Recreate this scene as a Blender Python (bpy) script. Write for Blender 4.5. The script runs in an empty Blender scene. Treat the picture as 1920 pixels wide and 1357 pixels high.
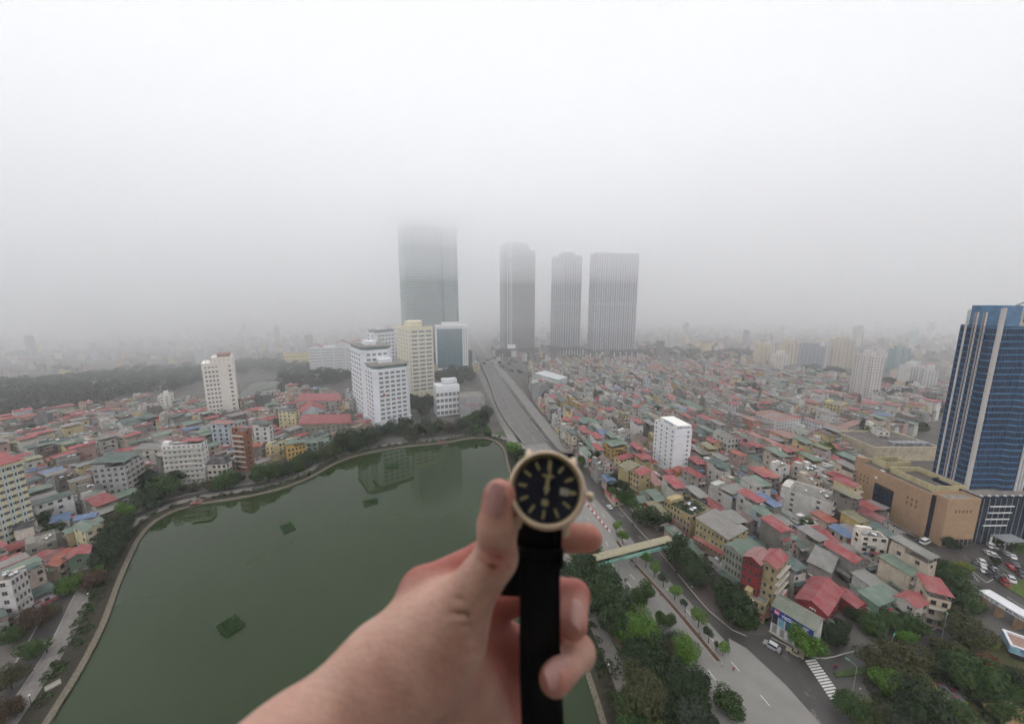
import bpy, math, random
import numpy as np
from mathutils import Vector, Matrix
random.seed(11)
rng = np.random.default_rng(5)
scene = bpy.context.scene
C = scene.collection

# ---------------------------------------------------------------- camera
HCAM = 110.0                       # the photographer stands on a high floor
PITCH = math.atan(0.165)
FPX = 700.0                        # focal length in pixels of the 1920 px wide photograph
SP, CP = math.sin(PITCH), math.cos(PITCH)
cam_data = bpy.data.cameras.new('camera')
cam = bpy.data.objects.new('camera', cam_data)
C.objects.link(cam)
cam.location = (0, 0, HCAM)
cam.rotation_euler = (math.pi / 2 - PITCH, 0, 0)
cam_data.sensor_width = 36.0
cam_data.lens = 36.0 * FPX / 1920.0
cam_data.clip_start = 0.01
cam_data.clip_end = 20000
cam_data.dof.use_dof = True
cam_data.dof.focus_distance = 260.0
cam_data.dof.aperture_fstop = 6.2
scene.camera = cam

# ---------------------------------------------------------------- sky, sun, exposure
SUN_EL, SUN_AZ = math.radians(62), math.radians(200)
world = bpy.data.worlds.new('World')
scene.world = world
world.use_nodes = True
wn, wl = world.node_tree.nodes, world.node_tree.links
wn.clear()
w_out = wn.new('ShaderNodeOutputWorld')
w_bg = wn.new('ShaderNodeBackground')
w_sky = wn.new('ShaderNodeTexSky')
w_sky.sky_type = 'NISHITA'
w_sky.sun_disc = False
w_sky.sun_elevation = SUN_EL
w_sky.sun_rotation = SUN_AZ
w_sky.air_density = 1.0
w_sky.dust_density = 1.0
w_sky.ozone_density = 1.0
w_hs = wn.new('ShaderNodeHueSaturation')        # overcast: the cloud deck takes the blue out of the sky
w_hs.inputs['Saturation'].default_value = 0.10
wl.new(w_sky.outputs[0], w_hs.inputs['Color'])
wl.new(w_hs.outputs[0], w_bg.inputs['Color'])
w_bg.inputs['Strength'].default_value = 0.15
wl.new(w_bg.outputs[0], w_out.inputs['Surface'])
sun_data = bpy.data.lights.new('sun', 'SUN')
sun_data.energy = 0.5
sun_data.angle = math.radians(25)
sun_data.color = (1.0, 0.97, 0.93)
sun = bpy.data.objects.new('sun', sun_data)
C.objects.link(sun)
sun.rotation_euler = (math.pi / 2 - SUN_EL, 0, math.pi - SUN_AZ)
sun.location = (0, 0, 900)
vs = scene.view_settings
vs.view_transform = 'Standard'
vs.look = 'None'
vs.gamma = 1.0
vs.use_curve_mapping = False
vs.exposure = 1.4
cy = scene.cycles
cy.use_denoising = True
cy.max_bounces = 8
cy.diffuse_bounces = 2
cy.glossy_bounces = 3
cy.transmission_bounces = 4
cy.volume_bounces = 6
cy.transparent_max_bounces = 12
cy.use_adaptive_sampling = True
cy.adaptive_threshold = 0.045
cy.adaptive_min_samples = 24
cy.sample_clamp_indirect = 6.0

# ---------------------------------------------------------------- geometry helpers
def G(px, py, z=0.0):
    """Point of the place at height z that stands at pixel (px, py) of the photograph."""
    xc = (px - 960) / FPX
    yc = -(py - 678.5) / FPX
    dy, dz = CP + yc * SP, -SP + yc * CP
    t = (z - HCAM) / dz
    return Vector((xc * t, dy * t, z))

def PR(v):
    z = v[2] - HCAM
    dep = v[1] * CP - z * SP
    return 960 + FPX * v[0] / dep, 678.5 - FPX * (v[1] * SP + z * CP) / dep

def zat(x, y, py):
    k = (678.5 - py) / FPX
    return HCAM + y * (k * CP - SP) / (CP + k * SP)

def srgb(*c):
    if len(c) == 1: c = c[0]
    o = []
    for v in c[:3]:
        v = v / 255.0
        o.append(v / 12.92 if v <= 0.04045 else ((v + 0.055) / 1.055) ** 2.4)
    return (o[0], o[1], o[2], 1.0)

def vary(c, a=0.08):
    k = 1 + random.uniform(-a, a)
    return tuple(min(1, max(0, x * k * (1 + random.uniform(-a, a) * 0.35))) for x in c[:3]) + (1.0,)

class MB:
    """Collects faces; obj() links them as ONE mesh object."""
    def __init__(s):
        s.v, s.f, s.m, s.c = [], [], [], []
        s.col = None
    def add(s, vs, fs, m=0):
        b = len(s.v)
        s.v.extend(vs)
        for f in fs:
            s.f.append([b + i for i in f]); s.m.append(m); s.c.append(s.col)
    def quad(s, a, b, c, d, m=0):
        s.add([a, b, c, d], [(0, 1, 2, 3)], m)
    def box(s, x0, x1, y0, y1, z0, z1, m=0, mt=None):
        s.prism([(x0, y0), (x1, y0), (x1, y1), (x0, y1)], z0, z1, m, mt)
    def prism(s, poly, z0, z1, m=0, mt=None, top=True, bottom=False):
        n = len(poly)
        b = len(s.v)
        s.v.extend([(p[0], p[1], z0) for p in poly]); s.v.extend([(p[0], p[1], z1) for p in poly])
        for i in range(n):
            j = (i + 1) % n
            s.f.append([b + i, b + j, b + n + j, b + n + i]); s.m.append(m); s.c.append(s.col)
        if top:
            s.f.append([b + n + i for i in range(n)]); s.m.append(m if mt is None else mt); s.c.append(s.col)
        if bottom:
            s.f.append([b + n - 1 - i for i in range(n)]); s.m.append(m); s.c.append(s.col)
    def walls(s, x0, x1, y0, y1, z0, z1, t=0.25, par=0.9, m=0, mt=1):
        """Box with a parapet: the flat roof lies par below the top edge."""
        o = [(x0, y0), (x1, y0), (x1, y1), (x0, y1)]
        i = [(x0 + t, y0 + t), (x1 - t, y0 + t), (x1 - t, y1 - t), (x0 + t, y1 - t)]
        b = len(s.v)
        for ring, z in ((o, z0), (o, z1), (i, z1), (i, z1 - par)):
            s.v.extend([(p[0], p[1], z) for p in ring])
        for r in range(3):
            for k in range(4):
                l = (k + 1) % 4
                s.f.append([b + 4 * r + k, b + 4 * r + l, b + 4 * r + 4 + l, b + 4 * r + 4 + k]); s.m.append(m); s.c.append(s.col)
        s.f.append([b + 12, b + 13, b + 14, b + 15]); s.m.append(mt); s.c.append(s.col)
    def slab(s, a, b, c, d, t=0.12, m=0):
        a, b, c, d = Vector(a), Vector(b), Vector(c), Vector(d)
        n = (b - a).cross(d - a).normalized() * t
        if n.z < 0: n = -n
        lo = [p - n for p in (a, b, c, d)]
        s.add([a, b, c, d] + lo, [(0, 1, 2, 3), (7, 6, 5, 4), (0, 4, 5, 1), (1, 5, 6, 2), (2, 6, 7, 3), (3, 7, 4, 0)], m)
    def tube(s, pts, rad, n=6, m=0, cap=True):
        b0 = len(s.v)
        pts = [Vector(p) for p in pts]
        if not hasattr(rad, '__len__'): rad = [rad] * len(pts)
        for i, p in enumerate(pts):
            d = (pts[min(i + 1, len(pts) - 1)] - pts[max(i - 1, 0)]).normalized()
            a = Vector((0, 0, 1)) if abs(d.z) < 0.9 else Vector((1, 0, 0))
            u = d.cross(a).normalized(); w = d.cross(u)
            for k in range(n):
                t = 2 * math.pi * k / n
                s.v.append(p + (u * math.cos(t) + w * math.sin(t)) * rad[i])
        for i in range(len(pts) - 1):
            for k in range(n):
                l = (k + 1) % n
                s.f.append([b0 + i * n + k, b0 + i * n + l, b0 + i * n + n + l, b0 + i * n + n + k]); s.m.append(m); s.c.append(s.col)
        if cap:
            s.f.append([b0 + k for k in range(n)]); s.m.append(m); s.c.append(s.col)
            s.f.append([b0 + (len(pts) - 1) * n + n - 1 - k for k in range(n)]); s.m.append(m); s.c.append(s.col)
    def lathe(s, prof, n=32, m=0, close=False):
        """prof: (radius, z) pairs turned about the z axis; m may be a list per profile segment."""
        b = len(s.v)
        for r, z in prof:
            for k in range(n):
                t = 2 * math.pi * k / n
                s.v.append((r * math.cos(t), r * math.sin(t), z))
        L = len(prof)
        for i in range(L if close else L - 1):
            j = (i + 1) % L
            for k in range(n):
                l = (k + 1) % n
                s.f.append([b + i * n + k, b + i * n + l, b + j * n + l, b + j * n + k])
                s.m.append(m[i] if isinstance(m, (list, tuple)) else m); s.c.append(s.col)
    def mesh(s, name, mats):
        me = bpy.data.meshes.new(name)
        me.from_pydata([tuple(p) for p in s.v], [], s.f)
        for m in (mats if isinstance(mats, (list, tuple)) else [mats]): me.materials.append(m)
        if any(s.m): me.polygons.foreach_set('material_index', s.m)
        if s.c and s.c[0] is not None:
            at = me.color_attributes.new('Col', 'FLOAT_COLOR', 'CORNER')
            buf = []
            for f, c in zip(s.f, s.c): buf.extend(list(c[:4]) * len(f))
            at.data.foreach_set('color', buf)
        me.update()
        return me
    def obj(s, name, mats, parent=None, color=None, smooth=False, loc=None, rot=None):
        return put(name, s.mesh(name, mats), parent, loc, rot, None, color, smooth)

def put(name, me, parent=None, loc=None, rot=None, scale=None, color=None, smooth=False):
    o = bpy.data.objects.new(name, me)
    C.objects.link(o)
    if parent is not None: o.parent = parent
    if loc is not None: o.location = loc
    if rot is not None: o.rotation_euler = (0, 0, rot) if not hasattr(rot, '__len__') else rot
    if scale is not None: o.scale = scale
    if color is not None: o.color = color
    if smooth and me is not None: me.polygons.foreach_set('use_smooth', [True] * len(me.polygons))
    return o

def tag(o, label=None, cat=None, group=None, kind=None):
    if label: o['label'] = label
    if cat: o['category'] = cat
    if group: o['group'] = group
    if kind: o['kind'] = kind
    return o

def thing(name, label, cat, loc=(0, 0, 0), rot=0, group=None):
    return tag(put(name, None, None, loc, rot), label, cat, group)

ORD = ['first', 'second', 'third', 'fourth', 'fifth', 'sixth', 'seventh', 'eighth', 'ninth', 'tenth', 'eleventh', 'twelfth',
       'thirteenth', 'fourteenth', 'fifteenth', 'sixteenth', 'seventeenth', 'eighteenth', 'nineteenth', 'twentieth']
def ordinal(i):
    if i < 20: return ORD[i]
    n = i + 1
    t = {2: 'twenty', 3: 'thirty', 4: 'forty', 5: 'fifty', 6: 'sixty', 7: 'seventy', 8: 'eighty', 9: 'ninety'}[min(9, n // 10)]
    return (t[:-1] + 'ieth') if n % 10 == 0 else t + '-' + ORD[n % 10 - 1]

# ---------------------------------------------------------------- materials
def nodes(name):
    m = bpy.data.materials.new(name); m.use_nodes = True
    nt = m.node_tree
    return m, nt.nodes, nt.links, nt.nodes['Principled BSDF']

def mix(N, L, fac, a, b, mode='MIX'):
    n = N.new('ShaderNodeMix'); n.data_type = 'RGBA'; n.blend_type = mode
    for i, v in ((0, fac), (6, a), (7, b)):
        if isinstance(v, (int, float)): n.inputs[i].default_value = v
        elif isinstance(v, tuple): n.inputs[i].default_value = v if len(v) == 4 else v + (1.0,)
        else: L.new(v, n.inputs[i])
    return n.outputs[2]

def ramp(N, L, fac, p0, p1, a=0.0, b=1.0):
    n = N.new('ShaderNodeMapRange')
    L.new(fac, n.inputs[0])
    for i, v in zip((1, 2, 3, 4), (p0, p1, a, b)): n.inputs[i].default_value = v
    return n.outputs[0]

def noise(N, L, scale, detail=4, rough=0.6, stretch=None, coord='world'):
    if coord == 'world':
        src = N.new('ShaderNodeNewGeometry').outputs['Position']
    else:
        src = N.new('ShaderNodeTexCoord').outputs[coord]
    if stretch:
        mp = N.new('ShaderNodeMapping'); mp.inputs['Scale'].default_value = stretch
        L.new(src, mp.inputs['Vector']); src = mp.outputs[0]
    n = N.new('ShaderNodeTexNoise'); n.inputs['Scale'].default_value = scale
    n.inputs['Detail'].default_value = detail; n.inputs['Roughness'].default_value = rough
    L.new(src, n.inputs['Vector'])
    return n.outputs['Fac']

def bump(N, L, B, h, strength, dist=0.05):
    b = N.new('ShaderNodeBump'); b.inputs['Strength'].default_value = strength; b.inputs['Distance'].default_value = dist
    L.new(h, b.inputs['Height']); L.new(b.outputs[0], B.inputs['Normal'])

def base_color(N, L, kind, col):
    if kind == 'object': return N.new('ShaderNodeObjectInfo').outputs['Color']
    if kind == 'attr':
        a = N.new('ShaderNodeVertexColor'); a.layer_name = 'Col'; return a.outputs['Color']
    n = N.new('ShaderNodeRGB'); n.outputs[0].default_value = col; return n.outputs[0]

def wall_mat(name, kind='object', col=None, rough=0.85, grime=0.55, spec=0.25):
    """Rendered or painted wall: rain streaks that run down, blotches, fine grain."""
    m, N, L, B = nodes(name)
    bc = base_color(N, L, kind, col)
    streak = ramp(N, L, noise(N, L, 1.0, 5, 0.65, (1.3, 1.3, 0.10)), 0.46, 0.78)
    blotch = ramp(N, L, noise(N, L, 0.22, 6, 0.7), 0.40, 0.74)
    d = N.new('ShaderNodeMath'); d.operation = 'MAXIMUM'; L.new(streak, d.inputs[0]); L.new(blotch, d.inputs[1])
    k = N.new('ShaderNodeMath'); k.operation = 'MULTIPLY'; L.new(d.outputs[0], k.inputs[0]); k.inputs[1].default_value = grime
    dirty = mix(N, L, 1.0, bc, (0.36, 0.34, 0.31, 1), 'MULTIPLY')
    L.new(mix(N, L, k.outputs[0], bc, dirty), B.inputs['Base Color'])
    B.inputs['Roughness'].default_value = rough
    B.inputs['Specular IOR Level'].default_value = spec
    bump(N, L, B, noise(N, L, 3.0, 4), 0.12, 0.03)
    return m

def roof_mat(name, kind='object', col=None, pitch=2.2):
    """Profiled steel roofing: ribs across the slope, faded and rusty blotches."""
    m, N, L, B = nodes(name)
    bc = base_color(N, L, kind, col)
    fade = ramp(N, L, noise(N, L, 0.35, 5, 0.6), 0.35, 0.75)
    rust = ramp(N, L, noise(N, L, 0.7, 6, 0.75), 0.50, 0.72)
    c1 = mix(N, L, fade, bc, mix(N, L, 0.35, bc, (0.45, 0.43, 0.40, 1)))
    k = N.new('ShaderNodeMath'); k.operation = 'MULTIPLY'; L.new(rust, k.inputs[0]); k.inputs[1].default_value = 0.8
    c2 = mix(N, L, k.outputs[0], c1, mix(N, L, 1.0, bc, (0.40, 0.32, 0.28, 1), 'MULTIPLY'))
    tc = N.new('ShaderNodeTexCoord')
    w = N.new('ShaderNodeTexWave'); w.wave_type = 'BANDS'; w.bands_direction = 'X'
    w.inputs['Scale'].default_value = pitch; w.inputs['Distortion'].default_value = 0.0
    L.new(tc.outputs['Object'], w.inputs['Vector'])
    c3 = mix(N, L, ramp(N, L, w.outputs['Fac'], 0, 0.4, 0.82, 1.0), (0, 0, 0, 1), c2)
    L.new(c3, B.inputs['Base Color'])
    B.inputs['Roughness'].default_value = 0.55
    B.inputs['Specular IOR Level'].default_value = 0.35
    bump(N, L, B, w.outputs['Fac'], 0.5, 0.06)
    return m

def plain(name, col, rough=0.7, metal=0.0, spec=0.3, grain=0.0, scale=3.0, bumpv=0.0, tint=None):
    m, N, L, B = nodes(name)
    if grain:
        f = noise(N, L, scale, 5, 0.62)
        lo = tuple(c * (1 - grain) for c in col[:3]) + (1,)
        hi = tuple(min(1, c * (1 + grain)) for c in col[:3]) + (1,)
        L.new(mix(N, L, ramp(N, L, f, 0.3, 0.7), lo, tint or hi), B.inputs['Base Color'])
    else:
        B.inputs['Base Color'].default_value = col
    B.inputs['Roughness'].default_value = rough
    B.inputs['Metallic'].default_value = metal
    B.inputs['Specular IOR Level'].default_value = spec
    if bumpv: bump(N, L, B, noise(N, L, scale * 4, 4), bumpv, 0.05)
    return m

def glass_mat(name, col, rough=0.12, var=0.5, scale=0.35, spec=0.6):
    """Window glass seen from outside: dark, glossy, uneven from room to room."""
    m, N, L, B = nodes(name)
    f = noise(N, L, scale, 3, 0.6)
    dark = tuple(c * (1 - var) for c in col[:3]) + (1,)
    L.new(mix(N, L, ramp(N, L, f, 0.35, 0.65), dark, col), B.inputs['Base Color'])
    B.inputs['Roughness'].default_value = rough
    B.inputs['Specular IOR Level'].default_value = spec
    return m

M_WALL = wall_mat('painted_wall', grime=0.75)
M_CLEAN = wall_mat('clean_wall', grime=0.25)
M_ROOF = roof_mat('steel_roofing')
M_TILE = roof_mat('tile_roofing', pitch=4.0)
M_FLAT = plain('roof_concrete', srgb(128, 124, 118), 0.9, grain=0.35, scale=0.5, bumpv=0.2)
M_BROWNROOF = plain('brown_roof_tiles', srgb(140, 112, 104), 0.85, grain=0.25, scale=0.4)
M_GLASS = glass_mat('window_glass', srgb(60, 66, 72))
M_FRAME = plain('window_frame', srgb(215, 213, 208), 0.5)
M_DARK = plain('dark_opening', srgb(42, 40, 40), 0.8, grain=0.3, scale=0.6)
M_STEEL = plain('polished_steel', srgb(205, 208, 210), 0.22, metal=0.9, grain=0.1)
M_TRIM = wall_mat('trim_paint', grime=0.3)
M_METAL = plain('grey_metal', srgb(150, 152, 154), 0.5, metal=0.3, grain=0.15)
M_BULK = wall_mat('bulk_wall', kind='attr', grime=0.6)
M_TRUNK = plain('bark', srgb(72, 62, 52), 0.95, grain=0.3, scale=2.0, bumpv=0.4)
M_BLACK = plain('black_rubber', srgb(22, 22, 23), 0.7)

def leaf_mat(name, kind='object'):
    m, N, L, B = nodes(name)
    bc = base_color(N, L, kind, None)
    g = N.new('ShaderNodeNewGeometry')
    hs = N.new('ShaderNodeHueSaturation')
    L.new(bc, hs.inputs['Color'])
    L.new(ramp(N, L, g.outputs['Random Per Island'], 0, 1, 0.55, 1.45), hs.inputs['Value'])
    L.new(ramp(N, L, noise(N, L, 0.25, 3), 0.3, 0.7, 0.475, 0.525), hs.inputs['Hue'])
    L.new(hs.outputs[0], B.inputs['Base Color'])
    B.inputs['Roughness'].default_value = 0.6
    B.inputs['Specular IOR Level'].default_value = 0.25
    t = N.new('ShaderNodeBsdfTranslucent')
    L.new(hs.outputs[0], t.inputs['Color'])
    ms = N.new('ShaderNodeMixShader'); ms.inputs[0].default_value = 0.25
    L.new(B.outputs[0], ms.inputs[1]); L.new(t.outputs[0], ms.inputs[2])
    L.new(ms.outputs[0], N['Material Output'].inputs['Surface'])
    return m
M_LEAF = leaf_mat('foliage')
M_LEAFC = leaf_mat('foliage_mass', 'attr')
# ================================================================ the setting
def spline(pts, step=4.0):
    P = [Vector((p[0], p[1], p[2] if len(p) > 2 else 0)) for p in pts]
    P = [P[0] * 2 - P[1]] + P + [P[-1] * 2 - P[-2]]
    out = []
    for i in range(1, len(P) - 2):
        a, b, c, d = P[i - 1], P[i], P[i + 1], P[i + 2]
        n = max(1, int((c - b).length / step))
        for k in range(n):
            t = k / n
            out.append(0.5 * ((2 * b) + (c - a) * t + (2 * a - 5 * b + 4 * c - d) * t * t + (3 * b - a - 3 * c + d) * t ** 3))
    out.append(P[-2])
    return out

def offset(line, d):
    """Moves a polyline sideways by d metres (to its left for positive d)."""
    out = []
    for i, p in enumerate(line):
        t = (line[min(i + 1, len(line) - 1)] - line[max(i - 1, 0)])
        t.z = 0
        t.normalize()
        out.append(p + Vector((-t.y, t.x, 0)) * d)
    return out

def strip(mb, a, b, z, m=0, thick=0.0):
    """A ribbon between two polylines of equal length, with skirts of the given thickness."""
    for i in range(len(a) - 1):
        p, q, r, s = a[i], a[i + 1], b[i + 1], b[i]
        f = lambda v, zz: (v.x, v.y, zz + v.z)
        mb.quad(f(s, z), f(r, z), f(q, z), f(p, z), m)
        if thick:
            mb.quad(f(p, z), f(q, z), f(q, z - thick), f(p, z - thick), m)
            mb.quad(f(r, z), f(s, z), f(s, z - thick), f(r, z - thick), m)

M_GROUND = plain('city_ground', srgb(92, 88, 84), 0.95, grain=0.3, scale=0.06, bumpv=0.2)
M_ROADC = plain('pale_concrete_road', srgb(128, 125, 121), 0.75, grain=0.10, scale=0.12, bumpv=0.05)
M_PAVE = plain('paving', srgb(118, 113, 109), 0.9, grain=0.18, scale=0.8)
M_STONE = plain('bank_stone', srgb(104, 97, 84), 0.9, grain=0.45, scale=1.6, bumpv=0.5)
M_SOIL = plain('dark_soil', srgb(50, 46, 36), 0.95, grain=0.4, scale=0.9, bumpv=0.4)
M_GRASS = plain('grass', srgb(62, 78, 44), 0.95, grain=0.35, scale=0.5, bumpv=0.4)
M_KERB = plain('kerb_stone', srgb(165, 160, 152), 0.85, grain=0.15)
M_WHITE = plain('road_paint', srgb(205, 203, 198), 0.7, grain=0.15, scale=1.2)
M_YELLOW = plain('yellow_paint', srgb(176, 142, 62), 0.7, grain=0.2)

def asphalt_mat():
    m, N, L, B = nodes('dark_asphalt')
    big = ramp(N, L, noise(N, L, 0.10, 5, 0.65), 0.38, 0.70)
    c = mix(N, L, big, srgb(56, 52, 50), srgb(80, 76, 73))
    patch = ramp(N, L, noise(N, L, 0.18, 6, 0.75, (1.0, 0.6, 1)), 0.60, 0.66)
    c = mix(N, L, patch, c, srgb(116, 112, 108))
    fine = noise(N, L, 6.0, 3)
    c = mix(N, L, ramp(N, L, fine, 0.3, 0.7, 0.0, 0.25), c, (0.02, 0.02, 0.02, 1))
    L.new(c, B.inputs['Base Color'])
    L.new(ramp(N, L, big, 0, 1, 0.35, 0.75), B.inputs['Roughness'])
    bump(N, L, B, fine, 0.1, 0.02)
    return m
M_ASPH = asphalt_mat()

def water_mat():
    m, N, L, B = nodes('lake_water')
    f = ramp(N, L, noise(N, L, 0.02, 4, 0.55), 0.3, 0.7)
    L.new(mix(N, L, f, srgb(34, 48, 20), srgb(40, 54, 27)), B.inputs['Base Color'])
    L.new(ramp(N, L, noise(N, L, 0.03, 4, 0.6, (1, 2.5, 1)), 0.45, 0.65, 0.015, 0.07), B.inputs['Roughness'])
    B.inputs['IOR'].default_value = 1.33
    B.inputs['Specular IOR Level'].default_value = 0.5
    n = noise(N, L, 1.2, 3, 0.5)
    bump(N, L, B, n, 0.012, 0.05)
    return m
M_WATER = water_mat()

# ---- ground: one sheet out to the horizon
g = MB(); g.quad((-6000, -1500, 0), (6000, -1500, 0), (6000, 7000, 0), (-6000, 7000, 0))
tag(g.obj('ground', M_GROUND), kind='structure')

# ---- lake: shore line from the near left corner round to the near right corner
shore_px = [(40, 1470), (95, 1357), (130, 1300), (160, 1250), (200, 1170), (225, 1100), (245, 1050), (265, 1010), (292, 980), (335, 957), (400, 943),
            (470, 932), (540, 914), (590, 893), (640, 866), (690, 851), (760, 839), (830, 832), (890, 822), (922, 826), (942, 842), (950, 872),
            (965, 930), (1000, 1015), (1040, 1110), (1098, 1270), (1125, 1357), (1150, 1440)]
shore = spline([G(*p) for p in shore_px], 5.0)
lk = MB()
poly = [(p.x, p.y, 0.03) for p in shore]
lk.add(poly, [tuple(range(len(poly)))][::-1])
tag(lk.obj('lake', M_WATER), kind='structure')
lake_poly = [(p.x, p.y) for p in shore]
n1 = next(i for i, p in enumerate(shore) if p.x > G(900, 822).x)      # start of the east shore
# the line runs clockwise round the water as seen from above, so land is on its left
b_rim = MB(); strip(b_rim, shore, offset(shore, 1.7), 0.75, 0, 0.75)
tag(b_rim.obj('embankment', M_STONE), kind='structure')
b_bed = MB(); strip(b_bed, offset(shore, 1.7), offset(shore, 7.4), 0.55, 0, 0.55)
tag(b_bed.obj('planting_bed', M_SOIL), kind='structure')
b_walk = MB(); strip(b_walk, offset(shore, 7.4), offset(shore, 12.6), 0.30, 0, 0.3)
tag(b_walk.obj('lakeside_path', M_PAVE), kind='structure')
west = shore[:n1 - 14]
b_rd = MB(); strip(b_rd, offset(west, 12.9), offset(west, 18.6), 0.05)
tag(b_rd.obj('lakeside_road', M_ASPH), kind='structure')
kb = MB(); strip(kb, offset(west, 12.6), offset(west, 12.9), 0.14, 0, 0.14); strip(kb, offset(west, 18.6), offset(west, 18.95), 0.14, 0, 0.14)
tag(kb.obj('lakeside_kerb', M_KERB), kind='structure')
# red tiled steps by the north shore and by the bay
for (a, b) in (((372, 934), (382, 944)), ((818, 822), (828, 832))):
    c0 = G((a[0] + b[0]) / 2, (a[1] + b[1]) / 2)
    i = min(range(len(shore)), key=lambda k: (shore[k] - c0).length)
    t = (shore[i + 1] - shore[i - 1]).normalized()
    st = MB()
    for k in range(5):
        st.box(-2.6, 2.6, 1.3 * k, 1.3 * k + 1.3, 0, 0.95 - 0.1 * abs(2 - k))
    tag(st.obj('lakeside_steps', plain('red_paving', srgb(118, 82, 76), 0.9, grain=0.2), loc=(shore[i].x, shore[i].y, 0), rot=math.atan2(t.y, t.x)),
        'red paved steps down to the lake ' + ('beside the white villa' if a[0] < 500 else 'in the bay at the road end'), 'steps', 'lakeside steps')
# park lawn between lake and road
lawn = MB(); e = shore[n1:]
strip(lawn, offset(e, 12.6), offset(e, 34), 0.02)
tag(lawn.obj('park_lawn', M_GRASS), kind='structure')
pp = spline([G(*p) for p in [(1085, 1190), (1130, 1180), (1165, 1215), (1168, 1250), (1150, 1275), (1140, 1290)]], 2)
b = MB(); strip(b, offset(pp, -0.9), offset(pp, 0.9), 0.06)
tag(b.obj('park_path', plain('brown_path', srgb(112, 92, 80), 0.95, grain=0.2)), kind='structure')

# ---- main road: median line, carriageways on both sides
med_px = [(1700, 1640), (1480, 1395), (1378, 1276), (1260, 1135), (1179, 1045), (1144, 998), (1092, 936), (1046, 876), (1002, 826)]
med = spline([G(*p) for p in med_px], 6)
far_c = [(1002, 826), (952, 748), (915, 690), (890, 652), (876, 628), (868, 610), (862, 598)]
road_line = spline([G(*p) for p in med_px] + [G(*p) for p in far_c[1:]], 10)
rd = MB(); strip(rd, offset(road_line, -17), offset(road_line, 15.5), 0.02)
far_line = spline([G(*p) for p in [(1046, 876)] + far_c], 8)
strip(rd, offset(far_line, -25), offset(far_line, 22), 0.015)
road = tag(rd.obj('road', M_ASPH), kind='structure')
rl = [p for p in road_line]
near = spline([G(*p) for p in med_px], 6)
# pale concrete lanes
pl = MB(); strip(pl, offset(near, -7.5), offset(near, 13.5), 0.028)
tag(pl.obj('road_lanes', M_ROADC), kind='structure')
pj = MB(); pp0 = [G(*p) for p in [(1366, 1196), (1400, 1215), (1474, 1284), (1539, 1357), (1606, 1430), (1520, 1430), (1378, 1276)]]
pj.add([(p.x, p.y, 0.030) for p in pp0], [tuple(range(len(pp0)))[::-1]])
tag(pj.obj('junction_lanes', M_ROADC), kind='structure')
strip(pl_ := MB(), offset(far_line, -23), offset(far_line, -13), 0.026); strip(pl_, offset(far_line, 13), offset(far_line, 20), 0.026)
tag(pl_.obj('service_lanes', M_ROADC), kind='structure')
# the junction apron and the side street to the right
jn = MB()
jp = [G(*p) for p in [(1372, 1182), (1400, 1190), (1450, 1190), (1560, 1212), (1640, 1205), (1730, 1180), (1800, 1150), (1835, 1180), (1760, 1222), (1690, 1240),
                      (1600, 1290), (1580, 1325), (1660, 1430), (1606, 1430), (1539, 1357), (1474, 1284), (1400, 1215)]]
jn.add([(p.x, p.y, 0.036) for p in jp], [tuple(range(len(jp)))[::-1]])
tag(jn.obj('side_street', M_ASPH), kind='structure')

def dashes(line, off, z, length, gap, w, mat, name, parent, i0=0, i1=None, jitter=0.0):
    """Painted dashes along an offset of a polyline, each its own object."""
    ln = offset(line, off)
    acc, on, start = 0.0, True, None
    pts = [ln[0]]
    for p, q in zip(ln, ln[1:]):
        n = max(1, int((q - p).length / 0.5))
        pts += [p.lerp(q, (k + 1) / n) for k in range(n)]
    L, k, made = 0.0, 0, []
    while k < len(pts) - 1:
        j, s = k, 0.0
        while j < len(pts) - 1 and s < length:
            s += (pts[j + 1] - pts[j]).length; j += 1
        a, b = pts[k], pts[j]
        d = b - a
        if d.length > length * 0.5:
            made.append((a, b))
        s = 0.0
        k = j
        while k < len(pts) - 1 and s < gap:
            s += (pts[k + 1] - pts[k]).length; k += 1
        if gap == 0 and k == j and j >= len(pts) - 1: break
    for a, b in made[i0:i1]:
        d = b - a
        m_ = MB(); n = Vector((-d.y, d.x, 0)).normalized() * w / 2
        m_.quad(*[(v.x, v.y, z) for v in (a - n, b - n, b + n, a + n)])
        m_.obj(name, mat, parent)
dashes(near, -3.7, 0.045, 3.0, 7.0, 0.22, M_WHITE, 'lane_dash', road)
dashes(near, 5.2, 0.045, 3.0, 7.0, 0.22, M_WHITE, 'lane_dash', road)
dashes(near, 9.0, 0.045, 3.0, 8.0, 0.2, M_WHITE, 'lane_dash', road)
dashes(near[6:], 12.2, 0.045, 24.0, 14.0, 0.16, M_YELLOW, 'yellow_edge_line', road, 0, 4)
# zebra crossing over the side street, stripes one by one
za, zb = G(1520, 1238), G(1580, 1326)
nz = 17
sd = (zb - za).normalized(); sn = Vector((-sd.y, sd.x, 0))
cross = (G(1545, 1233) - G(1514, 1238)).normalized()
for k in range(nz):
    p = za.lerp(zb, k / (nz - 1))
    m_ = MB(); a, b = p - cross * 1.9, p + cross * 1.9
    w_ = sd * 0.28
    m_.quad(*[(v.x, v.y, 0.06) for v in (a - w_, b - w_, b + w_, a + w_)])
    m_.obj('crossing_stripe', M_WHITE, road)
for (px, py, qx, qy) in [(1410, 1208, 1424, 1236)]:
    pass
# second zebra near the footbridge
za, zb = G(1176, 962), G(1200, 986)
for k in range(12):
    p = za.lerp(zb, k / 11)
    d = (zb - za).normalized(); c = Vector((d.y, -d.x, 0))
    m_ = MB(); a, b = p - c * 1.6, p + c * 1.6; w_ = d * 0.25
    m_.quad(*[(v.x, v.y, 0.06) for v in (a - w_, b - w_, b + w_, a + w_)])
    m_.obj('crossing_stripe', M_WHITE, road)

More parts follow.
